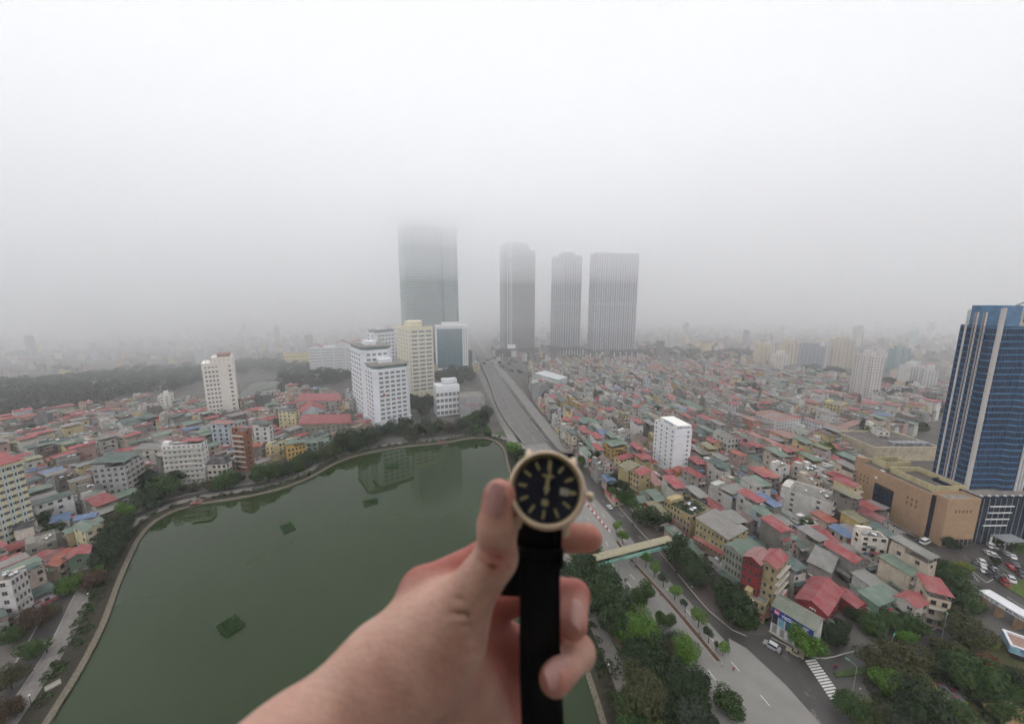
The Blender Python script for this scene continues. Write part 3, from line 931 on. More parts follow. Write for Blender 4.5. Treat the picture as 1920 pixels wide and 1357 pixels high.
for (y0, y1, zz) in ((-d * .98, -d * .3, h + 5), (-d * .3, d * .1, h + 5), (d * .55, d, h)):
    m_ = (y0 + y1) / 2
    b = MB(); b.slab((-w - 1, y0, zz), (w, y0, zz), (w, m_, zz + 4.5), (-w - 1, m_, zz + 4.5), .3); b.slab((-w - 1, y1, zz), (w, y1, zz), (w, m_, zz + 4.5), (-w - 1, m_, zz + 4.5), .3)
    b.obj('roof', M_TILE, t, srgb(158, 84, 78))
    b = MB(); b.add([(-w, y0, zz), (-w, y1, zz), (-w, m_, zz + 4.2)], [(0, 2, 1)]); b.obj('gable', M_CLEAN, t, srgb(222, 223, 225))
f = frame((578, 662), (531, 664), (580, 655), ybase=684); f = resize(f, w=14); h = f['h']
t = start('yellow_block', 'yellow flat roofed block left of the long white apartment block', 'building', f, 'the yellow flat block')
b = MB(); b.walls(-f['w'] / 2, f['w'] / 2, -f['d'] / 2, f['d'] / 2, 0, h, .3, 1); b.obj('wall', [M_CLEAN, M_FLAT], t, srgb(220, 202, 128))
windows(t, f, 'L', 10, 3, 3, h / 3.3, 2.0, 2.2)

# ---- white tower block with rooftop structures
f = resize(frame((437, 678), (377, 684), (442, 666), ybase=779), w=22); h = f['h']
t = start('white_tower_block', 'white tower block with small dark windows and a cluttered rooftop', 'tower', f, 'the white tower block')
w, d = f['w'] / 2, f['d'] / 2
b = MB(); b.walls(-w, w, -d, d, 0, h, .3, 1.2); b.obj('wall', [M_CLEAN, M_FLAT], t, srgb(224, 218, 210))
fl_ = (h - 4) / 12
windows(t, f, 'L', 4, 12, 4, fl_, 1.7, 1.9, W_STD, d * .1, d - 2.5)
windows(t, f, 'L', 1, 12, 4, fl_, 2.2, 2.0, W_STD, -d * .72, -d * .72)
bands(t, f, [h - 5, h - .3], .6, .4, M_TRIM, srgb(236, 230, 222), 'cornice')
box_part(t, 'penthouse', M_CLEAN, -w * .9, w * .9, -d * .95, d * .4, h, h + 5, srgb(226, 220, 212))
box_part(t, 'roof_frame', M_TRIM, -w * .8, w * .8, -d * .8, 0, h + 5, h + 7.5, srgb(150, 120, 112))
for k in range(8): box_part(t, 'roof_post', M_TRIM, -w, -w + .3, -d + 2 * d * k / 7 - .15, -d + 2 * d * k / 7 + .15, h, h + 2.6 + random.random(), srgb(176, 150, 138))
for (front, left, right, yb, c, lab, ph, rows, cols) in [
    ((324, 738), (299, 741), (326, 731), 769, (226, 222, 212), 'small cream block standing apart left of the white tower block', 'the small cream block', 5, 3),
    ((383, 650), (363, 652), (386, 645), 692, (222, 224, 226), 'pale tower behind and left of the white tower block', 'the pale rear tower', 10, 5),
    ((88, 778), (62, 780), (91, 768), 808, (112, 110, 112), 'dark slab block against the far trees near the picture edge', 'the dark slab block', 4, 2)]:
    f = resize(frame(front, left, right, ybase=yb), w=10); h = f['h']
    t = start('mid_rise_block', lab, 'building', f, ph)
    w, d = f['w'] / 2, f['d'] / 2
    b = MB(); b.walls(-w, w, -d, d, 0, h, .3, 1); b.obj('wall', [M_CLEAN, M_FLAT], t, srgb(*c))
    windows(t, f, 'L', cols, rows, 2.5, (h - 2) / rows, 1.4, 1.5, W_STD)
    box_part(t, 'roof_house', M_CLEAN, -w * .5, w * .5, -d * .3, d * .4, h - .5, h + 2.6, srgb(*c))

# ---- cream apartment block at the picture's left edge
f = frame((-70, 892), (-190, 880), (39, 840), h=38); h = f['h']
t = start('cream_apartment', 'tall cream and pale blue apartment block with a red roof, cut by the picture edge', 'apartment block', f, 'the cream apartment block')
w, d = f['w'] / 2, f['d'] / 2
b = MB(); b.box(-w, w, -d, d, 0, h); b.obj('wall', M_CLEAN, t, srgb(214, 208, 174))
fl_ = (h - 2) / 11
n = 5
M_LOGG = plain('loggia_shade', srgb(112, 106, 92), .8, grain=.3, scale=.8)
for k in range(n):
    x0, x1 = -w + 2 * w * k / n, -w + 2 * w * (k + 1) / n
    box_part(t, 'blue_bay', M_CLEAN, x0, x0 + (x1 - x0) * .4, -d - .4, -d, 0, h - 1, srgb(196, 204, 198))
    windows(t, f, 'R', 1, 11, 2.6, fl_, 1.3, 1.5, W_STD, x0 + (x1 - x0) * .55, x0 + (x1 - x0) * .55)
    windows(t, f, 'R', 1, 11, 2.6, fl_, 1.2, 1.4, W_STD, x0 + (x1 - x0) * .9, x0 + (x1 - x0) * .9)
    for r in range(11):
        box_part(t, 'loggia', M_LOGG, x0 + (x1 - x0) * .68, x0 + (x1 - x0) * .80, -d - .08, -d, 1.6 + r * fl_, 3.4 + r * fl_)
        box_part(t, 'window', M_GLASS, x0 + (x1 - x0) * .12, x0 + (x1 - x0) * .28, -d - .46, -d - .4, 1.9 + r * fl_, 3.4 + r * fl_)
b = MB(); b.slab((-w - .8, -d - .8, h), (w + .8, -d - .8, h), (w + .4, 0, h + 4), (-w - .4, 0, h + 4), .2); b.slab((-w - .8, d + .8, h), (w + .8, d + .8, h), (w + .4, 0, h + 4), (-w - .4, 0, h + 4), .2)
b.obj('roof', M_ROOF, t, srgb(150, 62, 64))

# ---- towers of the far right
def far_tower(front, left, right, yb, col, label, phrase, rows, cR, cL, roof=None, glass=None):
    f = frame(front, left, right, ybase=yb); f = resize(f, d=max(f['d'], 12)); h = f['h']
    t = start('apartment_block', label, 'apartment block', f, phrase)
    w, d = f['w'] / 2, f['d'] / 2
    b = MB(); b.walls(-w, w, -d, d, 0, h, .4, 1.2); b.obj('wall', [glass or M_CLEAN, M_FLAT], t, srgb(*col))
    fl_ = (h - 3) / rows
    for face, n in (('R', cR), ('L', cL)):
        if n:
            L_ = flen(f, face)
            windows(t, f, face, n, rows, 3, fl_, L_ / n * .5, fl_ * .5, W_PLAIN, -L_ / 2 + L_ / n / 2, L_ / 2 - L_ / n / 2)
            fins(t, f, face, n // 2 + 1, 0, h, .7, .7, M_TRIM, srgb(*[min(255, c + 8) for c in col]), 'pilaster')
    box_part(t, 'roof_house', M_CLEAN, -w * .6, w * .6, -d * .4, d * .4, h - 1, h + 4, srgb(*col))
    return t, f
far_tower((1641, 667), (1604, 662), (1658, 666), 757, (206, 200, 196), 'pale apartment tower with a dense dark window grid above the school', 'the pale apartment tower', 16, 3, 7)
far_tower((1428, 648), (1420, 646), (1452, 647), 692, (196, 180, 156), 'beige apartment tower, first of the far group beyond the red roofs', 'the beige far tower', 12, 4, 0)
far_tower((1456, 664), (1450, 662), (1481, 664), 702, (210, 204, 196), 'low white apartment block before the beige far towers', 'the low white far block', 9, 5, 0)
far_tower((1476, 643), (1471, 641), (1498, 642), 692, (196, 182, 160), 'slim beige tower with a tall core behind the low white block', 'the slim beige tower', 13, 3, 0)
far_tower((1502, 648), (1496, 646), (1548, 650), 690, (140, 148, 156), 'grey blue slab tower right of the beige far towers', 'the grey blue slab', 12, 6, 0)
far_tower((1566, 637), (1560, 636), (1604, 637), 690, (188, 172, 152), 'broad beige tower with a sloping top deep in the haze', 'the broad beige tower', 14, 5, 0)
far_tower((1546, 646), (1542, 644), (1566, 645), 690, (196, 196, 196), 'pale slim tower beside the broad beige one', 'the pale slim tower', 12, 3, 0)
far_tower((1682, 654), (1678, 652), (1708, 654), 702, (118, 146, 148), 'teal glass tower alone in the haze', 'the teal far tower', 12, 4, 0)
far_tower((1708, 686), (1703, 684), (1731, 685), 730, (204, 200, 198), 'stepped white tower between the teal tower and the blue tower', 'the stepped white tower', 12, 4, 0)
far_tower((1735, 692), (1730, 690), (1760, 694), 737, (198, 196, 194), 'last pale tower before the big blue tower', 'the last pale tower', 11, 4, 0)
far_tower((1240, 634), (1236, 632), (1250, 634), 660, (204, 204, 206), 'white tower pair, slim left half, right of the wide finned tower', 'the white pair', 9, 2, 0)
far_tower((1256, 632), (1252, 630), (1268, 632), 660, (208, 208, 208), 'white tower pair, broad right half, right of the wide finned tower', 'the white pair', 9, 3, 0)
# ---- blue office tower on its brown mall
A = G(1730, 1009); hm = zat(A.x, A.y, 926)
Lb = G(1593, 931)
f = fr_xy(0, 0, 0, 1, 1, hm)
dirv = (Lb - A); dirv.z = 0; dep = dirv.length
ang = math.atan2(dirv.y, dirv.x) - math.pi / 2
wm = 20.0
ex, ey = Vector((math.cos(ang), math.sin(ang), 0)), Vector((-math.sin(ang), math.cos(ang), 0))
c = A + ex * wm / 2 + ey * dep / 2
f = fr_xy(c.x, c.y, ang, wm, dep, hm)
mall = start('mall', 'brown windowless mall with a dark glass bay under the blue tower', 'mall', f, 'the brown mall')
w, d = wm / 2, dep / 2
M_BROWN = wall_mat('brown_cladding', 'rgb', srgb(164, 134, 106), grime=0.18)
def clad_mat():
    m, N, L, B = nodes('brown_panels')
    tc = N.new('ShaderNodeTexCoord'); br = N.new('ShaderNodeTexBrick')
    br.inputs['Color1'].default_value = srgb(160, 130, 102); br.inputs['Color2'].default_value = srgb(168, 138, 110); br.inputs['Mortar'].default_value = srgb(136, 110, 88)
    br.inputs['Scale'].default_value = 1.0; br.inputs['Mortar Size'].default_value = 0.015; br.inputs['Brick Width'].default_value = 1.8; br.inputs['Row Height'].default_value = 0.9; br.offset = 0
    mp = N.new('ShaderNodeMapping'); mp.inputs['Rotation'].default_value = (math.pi / 2, 0, 0)
    cx = N.new('ShaderNodeSeparateXYZ'); cm = N.new('ShaderNodeCombineXYZ'); ad = N.new('ShaderNodeMath'); ad.operation = 'ADD'
    L.new(tc.outputs['Object'], cx.inputs[0]); L.new(cx.outputs[0], ad.inputs[0]); L.new(cx.outputs[1], ad.inputs[1]); L.new(ad.outputs[0], cm.inputs[0]); L.new(cx.outputs[2], cm.inputs[1])
    L.new(cm.outputs[0], br.inputs['Vector'])
    st = ramp(N, L, noise(N, L, 1.0, 5, .65, (1, 1, .08)), .5, .8, 0, .3)
    L.new(mix(N, L, st, br.outputs[0], (0.12, 0.09, 0.07, 1)), B.inputs['Base Color'])
    B.inputs['Roughness'].default_value = 0.7
    return m
M_CLAD = clad_mat()
b = MB(); b.walls(-w, w, -d, d, 0, hm, .6, 1.0); b.obj('wall', [M_CLAD, plain('dark_roof', srgb(92, 88, 84), .9, grain=.4, scale=.3)], mall)
# raised cream roof walls
for (x0, x1, y0, y1, z) in ((-w + 5.0, w, -d + 3, d * .25, 2.2), (-w + 6.5, w, d * .45, d - 3, 3.0)):
    b = MB(); b.walls(x0, x1, y0, y1, hm - .8, hm + z, .5, 2.6); b.obj('roof_wall', [M_WALL, plain('dark_roof_deck', srgb(86, 82, 78), .9, grain=.4, scale=.3)], mall, srgb(190, 178, 142))
box_part(mall, 'stair_tower', M_CLAD, -w, -w + 3.5, d - 4, d, hm, hm + 2.4)
box_part(mall, 'skylight', M_FRAME, -w + .8, -w + 1.6, d * .2, d * .3, hm, hm + .4)
# glass bay on the long face with its panes, niches, lower openings
gy0, gy1, gz0, gz1 = -d * .16, d * .33, 3.6, hm * .62
box_part(mall, 'bay_recess', M_DARK, -w - .12, -w, gy0 - .3, gy1 + .3, gz0 - 2.6, gz1 + 1.4)
for i in range(6):
    for j in range(4):
        y0 = gy0 + (gy1 - gy0) * i / 6; z0 = gz0 + (gz1 - gz0) * j / 4
        box_part(mall, 'pane', M_NAVY, -w - .5, -w - .12, y0 + .06, y0 + (gy1 - gy0) / 6 - .06, z0 + .06, z0 + (gz1 - gz0) / 4 - .06)
for k in range(5): box_part(mall, 'column', M_TRIM, -w - .7, -w - .2, gy0 + (gy1 - gy0) * k / 4 - .2, gy0 + (gy1 - gy0) * k / 4 + .2, 0, gz0 - .1, srgb(200, 196, 190))
M_NICHE = plain('niche', srgb(112, 90, 72), .85, grain=.2)
for by in (-d * .62, d * .66):
    for i in range(3):
        for j in range(2):
            box_part(mall, 'niche', M_NICHE, -w - .06, -w, by + 2.0 * i - 2.4, by + 2.0 * i - 1.6, hm * .55 + 2.6 * j, hm * .55 + 2.6 * j + 1.5)
box_part(mall, 'white_notice', M_FRAME, -w - .1, -w, d * .30, d * .37, hm * .78, hm * .83)
box_part(mall, 'service_gate', M_METAL, -w - .1, -w, d * .70, d * .84, .3, 2.8)
# dark glass corner slot and second brown wing
w2a = G(1761, 1023); w2b = G(1810, 1002)
Z = mall.matrix_world
def loc_(p):                                       # world to mall coordinates
    q = p - c; return Vector((q.dot(ex), q.dot(ey), 0))
p0, p1 = loc_(w2a), loc_(w2b)
box_part(mall, 'corner_glass', M_NAVY, -w + .5, p0.x + 1.5, -d - 1.0, -d + .4, 0, hm - .4)
b = MB(); b.walls(p0.x, p0.x + 15, p0.y, -d + 1.5, 0, hm + .6, .5, 1.0); b.obj('wing', [M_CLAD, M_FLAT], mall)
for i in range(5): box_part(mall, 'niche', M_NICHE, p0.x + 4 + 1.7 * i, p0.x + 4.8 + 1.7 * i, p0.y - .06, p0.y, hm * .72, hm * .72 + 1.4)
for i in range(7): box_part(mall, 'shop_window', M_GLASS, p0.x + 1 + 2 * i, p0.x + 2.6 + 2 * i, p0.y - .08, p0.y, .3, 3.2)
# dark glass podium to the right of the wing
gx0 = p0.x + 15.05
px_ = 34.0
b = MB(); b.walls(gx0, gx0 + px_, p0.y + 1.0, -d + 14, 0, hm + 1.0, .5, .6); b.obj('glass_podium', [M_NAVY, M_FLAT], mall)
for k in range(14): box_part(mall, 'mullion', M_METAL, gx0 + px_ * k / 13 - .06, gx0 + px_ * k / 13 + .06, p0.y + .8, p0.y + 1.0, 0, hm)
for k in range(4): box_part(mall, 'white_strip', M_FRAME, gx0 + 6 - k * .5, gx0 + 17 - k * .5, p0.y + .7, p0.y + 1.0, hm * .82 - k * 3.1, hm * .82 - k * 3.1 + .5)
for k in range(6): box_part(mall, 'entrance_column', M_FRAME, gx0 + 8 + 2.2 * k, gx0 + 8.5 + 2.2 * k, p0.y - .4, p0.y + .1, 0, 4.4)
box_part(mall, 'entrance_canopy', M_METAL, gx0 + 9, gx0 + 19, p0.y - 4.5, p0.y + 1, 4.4, 4.8)
box_part(mall, 'canopy_post', M_METAL, gx0 + 9.4, gx0 + 9.7, p0.y - 4.3, p0.y - 4.0, 0, 4.4); box_part(mall, 'canopy_post', M_METAL, gx0 + 18.4, gx0 + 18.7, p0.y - 4.3, p0.y - 4.0, 0, 4.4)
b = MB(); b.walls(gx0 + px_ + .1, gx0 + px_ + 30, p0.y + 2.0, -d + 14, 0, hm + .4, .5, 1); b.obj('far_wing', [M_CLAD, M_FLAT], mall)
for k in range(9): box_part(mall, 'roof_lamp', M_FRAME, gx0 + 1 + 3.6 * k, gx0 + 1.6 + 3.6 * k, p0.y + .8, p0.y + 1.6, hm + 1, hm + 1.6)
# low roofs behind the mall
fb = frame((1640, 838), (1628, 822), (1765, 838), h=10); fb = resize(fb, d=34)
t = start('mall_annex', 'flat dark roofed annex with pale parapets behind the brown mall', 'building', fb, 'the mall annex')
b = MB(); b.walls(-fb['w'] / 2, fb['w'] / 2, -fb['d'] / 2, fb['d'] / 2, 0, 10, .8, 1.2); b.obj('wall', [M_WALL, plain('dark_roof_annex', srgb(96, 90, 86), .9, grain=.4, scale=.3)], t, srgb(196, 184, 160))
for k in range(8): box_part(t, 'roof_unit', M_METAL, -fb['w'] * .1 + 3.4 * k, -fb['w'] * .1 + 3.4 * k + 2.2, -fb['d'] * .35, -fb['d'] * .2, 8.9, 10.8)

# ---- the blue tower itself: curtain wall floors, round corner pillars, stepped crown
zb = hm + .9
F0 = G(1812, 915, zb); F1 = G(1748, 889, zb)
ht = zat(F0.x, F0.y, 612); hcore = zat(F0.x, F0.y, 573)
dt = max((F1 - F0).length, 13.0); wt = 46.0
tdir = (F1 - F0).normalized(); ta = math.atan2(tdir.y, tdir.x) - math.pi / 2
tx, ty = Vector((math.cos(ta), math.sin(ta), 0)), Vector((-math.sin(ta), math.cos(ta), 0))
tc_ = F0 + tx * wt / 2 + ty * dt / 2
ft = fr_xy(tc_.x, tc_.y, ta, wt, dt, ht)
bt = start('blue_tower', 'blue glass office tower with grey round pillars on the brown mall', 'tower', ft, 'the blue tower')
w, d = wt / 2, dt / 2
ch = 2.2
zb -= .6
body = [(-w, -d + ch), (-w + ch, -d), (-w + 13, -d), (-w + 15, -d - 1.6), (w, -d - 1.6), (w, d), (-w, d)]
b = MB(); b.prism(body, zb, ht); b.obj('curtain_wall', glass_mat('tower_curtain', srgb(58, 76, 102), .1, .4, .12, .8), bt)
nfl = 26; fh = (ht - zb) / nfl
sb = MB(); o_ = .18
sb.prism([(-w - o_, -d + ch), (-w + ch, -d - o_), (-w + 13, -d - o_), (-w + 15, -d - 1.6 - o_), (w, -d - 1.6 - o_), (w, d + o_), (-w - o_, d + o_)], 0, fh * .24)
sm = sb.mesh('spandrel', glass_mat('tower_spandrel', srgb(84, 130, 168), .2, .3, .2, .6))
for k in range(nfl): put('spandrel', sm, bt, (0, 0, zb + fh * (k + .62)))
mb_ = MB(); mb_.box(-.05, .05, -.28, 0, 0, ht - zb); mm = mb_.mesh('mullion', plain('tower_mullion', srgb(52, 70, 96), .5))
nL_ = 20
for k in range(nL_): put('mullion', mm, bt, (-w, -d + ch + (2 * d - ch) * k / (nL_ - 1), zb), -math.pi / 2)
for k in range(9): put('mullion', mm, bt, (-w + ch + (13 - ch) * k / 8, -d, zb), 0)
for k in range(22): put('mullion', mm, bt, (-w + 15 + (2 * w - 15) * k / 21, -d - 1.6, zb), 0)
def pillar(x, y, r, z0, z1, colr):
    q = MB(); q.tube([(x, y, z0), (x, y, z1)], r, 14); o = q.obj('pillar', M_TRIM, bt, colr, smooth=False); return o
pillar(-w + .2, -d + .2, .85, zb - 2, hcore - 1, srgb(186, 183, 180))
for s in (.72, ):
    pillar(-w, d * s, .5, zb - 2, hcore - 2, srgb(196, 194, 192))
for s in (-.10, .34):
    pillar(-w, d * s, .4, zb - 2, ht + 6, srgb(150, 140, 136)); pillar(-w, d * s - .9, .3, zb - 2, ht + 6, srgb(206, 200, 196))
for s in (0, 1.5, 3.0): pillar(-w + 20.5 + s, -d - 2.0, .42, zb - 2, ht * .8, srgb(206, 204, 202))
# raised core at the top left, beige plant block behind it
b = MB(); b.walls(-w, -w + 9, -d * .92, d * .62, ht, hcore, .4, 2.0); b.obj('core', [glass_mat('core_glass', srgb(84, 124, 160), .2, .3, .3, .6), M_FLAT], bt)
box_part(bt, 'roof_house', M_WALL, -w + 9.1, w - 2, -d * .85, d * .8, ht, ht + (hcore - ht) * .95, srgb(190, 182, 174))
box_part(bt, 'vent', M_DARK, -w + 11, -w + 14, -d * .85 - .1, -d * .85, ht + 1.5, ht + 6)
box_part(bt, 'roof_edge', M_METAL, -w + 1, w - 1, -d + .6, -d + .9, ht, ht + .9)
b = MB(); b.tube([(-w + 12, -d * .3, ht + 9), (-w + 22, -d * .3, ht + 13), (w - 4, -d * .3, ht + 12)], .5, 6); b.obj('roof_arch', M_METAL, bt, srgb(110, 130, 120))
# ================================================================ houses
RED, DRED, ORG, GRN, DGRN, GRY, OLV, BLU, BRN, PNK = [srgb(*c) for c in ((148, 58, 62), (112, 46, 50), (160, 80, 60), (96, 116, 102), (56, 80, 74), (124, 122, 118), (122, 118, 88), (82, 108, 146), (92, 70, 64), (150, 104, 100))]
ROOFNAME = {RED: 'red', DRED: 'dark red', ORG: 'orange', GRN: 'pale green', DGRN: 'dark green', GRY: 'grey', OLV: 'olive', BLU: 'blue', BRN: 'brown', PNK: 'faded pink'}
WALLS = [((190, 186, 178), 'off-white'), ((184, 168, 126), 'yellow'), ((146, 143, 140), 'grey'), ((204, 202, 200), 'white'), ((190, 176, 160), 'beige'), ((176, 150, 142), 'pinkish'), ((178, 186, 190), 'pale blue'), ((124, 120, 114), 'bare grey'), ((206, 190, 150), 'cream')]
WW = [3, .9, 2.6, 2.6, 2, 1, .7, 2.4, 1]
M_AWN = roof_mat('awning', pitch=3.0)
tk = MB(); tk.lathe([(0.01, -.9), (.55, -.85), (.62, -.6), (.62, .6), (.55, .85), (0.01, .9)], 10)
TANK_H = tk.mesh('water_tank', M_STEEL)
for p in TANK_H.polygons: p.use_smooth = True
tk = MB(); tk.lathe([(.62, 0), (.62, 1.5), (.5, 1.75), (.18, 1.9), (0.01, 1.9)], 10); TANK_V = tk.mesh('water_tank', M_STEEL)
ac = MB(); ac.box(-.45, .45, -.4, 0, -.3, .3); ac.box(-.3, .3, -.43, -.4, -.22, .22, 1); AC = ac.mesh('air_conditioner', [M_FRAME, M_DARK])
M_HFRAME = plain('house_frame', srgb(150, 146, 140), .6)
W_SMALL = make_window(M_HFRAME, M_GLASS, 1, False)
W_DARK = make_window(plain('dark_frame', srgb(96, 90, 84), .6), M_GLASS, 1, True)

def roof_mesh(kind, w, d, h, ov=.45):
    """Roof over a w x d plan; returns (MB for the roof, MB for gable walls or posts, top height)."""
    r, g = MB(), MB()
    w2, d2 = w / 2 + ov, d / 2 + ov
    if kind == 'gable':                      # ridge along the longer side
        if d >= w:
            k = w * .27
            r.slab((-w2, -d2, h - .1), (-w2, d2, h - .1), (0, d2, h + k), (0, -d2, h + k)); r.slab((w2, -d2, h - .1), (w2, d2, h - .1), (0, d2, h + k), (0, -d2, h + k))
            for y in (-d / 2, d / 2): g.add([(-w / 2, y, h - .3), (w / 2, y, h - .3), (0, y, h + k - .15)], [(0, 1, 2)])
        else:
            k = d * .27
            r.slab((-w2, -d2, h - .1), (w2, -d2, h - .1), (w2, 0, h + k), (-w2, 0, h + k)); r.slab((-w2, d2, h - .1), (w2, d2, h - .1), (w2, 0, h + k), (-w2, 0, h + k))
            for x in (-w / 2, w / 2): g.add([(x, -d / 2, h - .3), (x, d / 2, h - .3), (x, 0, h + k - .15)], [(0, 1, 2)])
    elif kind == 'hip':
        k = min(w, d) * .3; s = abs(w - d) / 2
        a, b_, c_, d_ = (-w2, -d2, h - .1), (w2, -d2, h - .1), (w2, d2, h - .1), (-w2, d2, h - .1)
        if d >= w: p, q = (0, -s - .01, h + k), (0, s + .01, h + k); fs = [(0, 1, 4), (1, 2, 5, 4), (2, 3, 5), (3, 0, 4, 5)]
        else: p, q = (-s - .01, 0, h + k), (s + .01, 0, h + k); fs = [(0, 1, 5, 4), (1, 2, 5), (2, 3, 4, 5), (3, 0, 4)]
        r.add([a, b_, c_, d_, p, q], fs); r.add([a, b_, c_, d_], [(3, 2, 1, 0)])
    elif kind in ('shed', 'shedx'):          # raised sheet on posts over a roof terrace
        z = h + 2.1; k = (d if kind == 'shed' else w) * .10
        if kind == 'shed': r.slab((-w2, -d2, z), (w2, -d2, z), (w2, d2, z + k), (-w2, d2, z + k), .1)
        else: r.slab((-w2, -d2, z), (w2, -d2, z + k), (w2, d2, z + k), (-w2, d2, z), .1)
        g.box(-w / 2 + .15, w / 2 - .15, d * .1, d / 2 - .15, h - .9, z - .15)
    elif kind == 'low':                      # sheet laid straight on the walls
        k = d * .12
        r.slab((-w2, -d2, h + .05), (w2, -d2, h + .05), (w2, d2, h + k), (-w2, d2, h + k), .14)
        for x in (-w / 2, w / 2): g.add([(x, -d / 2, h - .3), (x, d / 2, h - .3), (x, d / 2, h + k - .2), (x, -d / 2, h - .2)], [(0, 1, 2, 3)])
        g.add([(-w / 2, d / 2, h - .3), (w / 2, d / 2, h - .3), (w / 2, d / 2, h + k - .2), (-w / 2, d / 2, h + k - .2)], [(0, 1, 2, 3)])
    elif kind == 'arch':
        n = 8
        for i in range(n):
            t0, t1 = math.pi * i / n, math.pi * (i + 1) / n
            f_ = lambda t: (-math.cos(t) * w2, h + math.sin(t) * w * .28)
            (x0, z0), (x1, z1) = f_(t0), f_(t1)
            r.slab((x0, -d2, z0), (x1, -d2, z1), (x1, d2, z1), (x0, d2, z0), .1)
        for y in (-d / 2, d / 2):
            pts = [(-math.cos(math.pi * i / n) * w / 2, y, h - .3 + math.sin(math.pi * i / n) * w * .28) for i in range(n + 1)]
            g.add(pts, [tuple(range(n + 1))])
    elif kind == 'mansard':
        i_ = 1.6; k = 3.2
        o = [(-w2, -d2, h), (w2, -d2, h), (w2, d2, h), (-w2, d2, h)]; q = [(-w / 2 + i_, -d / 2 + i_, h + k), (w / 2 - i_, -d / 2 + i_, h + k), (w / 2 - i_, d / 2 - i_, h + k), (-w / 2 + i_, d / 2 - i_, h + k)]
        r.add(o + q, [(0, 1, 5, 4), (1, 2, 6, 5), (2, 3, 7, 6), (3, 0, 4, 7), (4, 5, 6, 7), (3, 2, 1, 0)])
    return r, g

def lean_tos(f, n, R_=random):
    """Small sheet roofs and sheds hung on a house at odd heights: (x0, x1, y0, y1, z, colour)."""
    w2, d2, h = f['w'] / 2, f['d'] / 2, f['h']
    out = []
    for i in range(n):
        s = R_.choice('RRLT'); a = R_.uniform(1.2, 2.6); c = vary(R_.choice([RED, GRN, GRY, DGRN, BRN, DRED, GRY, PNK, OLV, BLU] if R_.random() < .3 else [RED, GRN, GRY, DGRN, BRN, GRY]), .2)
        if s == 'R': x = R_.uniform(-w2 + .8, w2 - .8); out.append((max(-w2, x - a), min(w2, x + a), -d2 - R_.uniform(.7, 1.6), -d2 + .02, h * R_.uniform(.25, .85), c))
        elif s == 'L': y = R_.uniform(-d2 + .8, d2 - .8); out.append((-w2 - R_.uniform(.7, 1.6), -w2 + .02, max(-d2, y - a), min(d2, y + a), h * R_.uniform(.25, .85), c))
        else: x, y = R_.uniform(-w2 + 1, w2 - 1), R_.uniform(-d2 + 1, d2 - 1); out.append((max(-w2 + .1, x - a * .8), min(w2 - .1, x + a * .8), max(-d2 + .1, y - a), min(d2 - .1, y + a), h + R_.uniform(.6, 1.9), c))
    return out

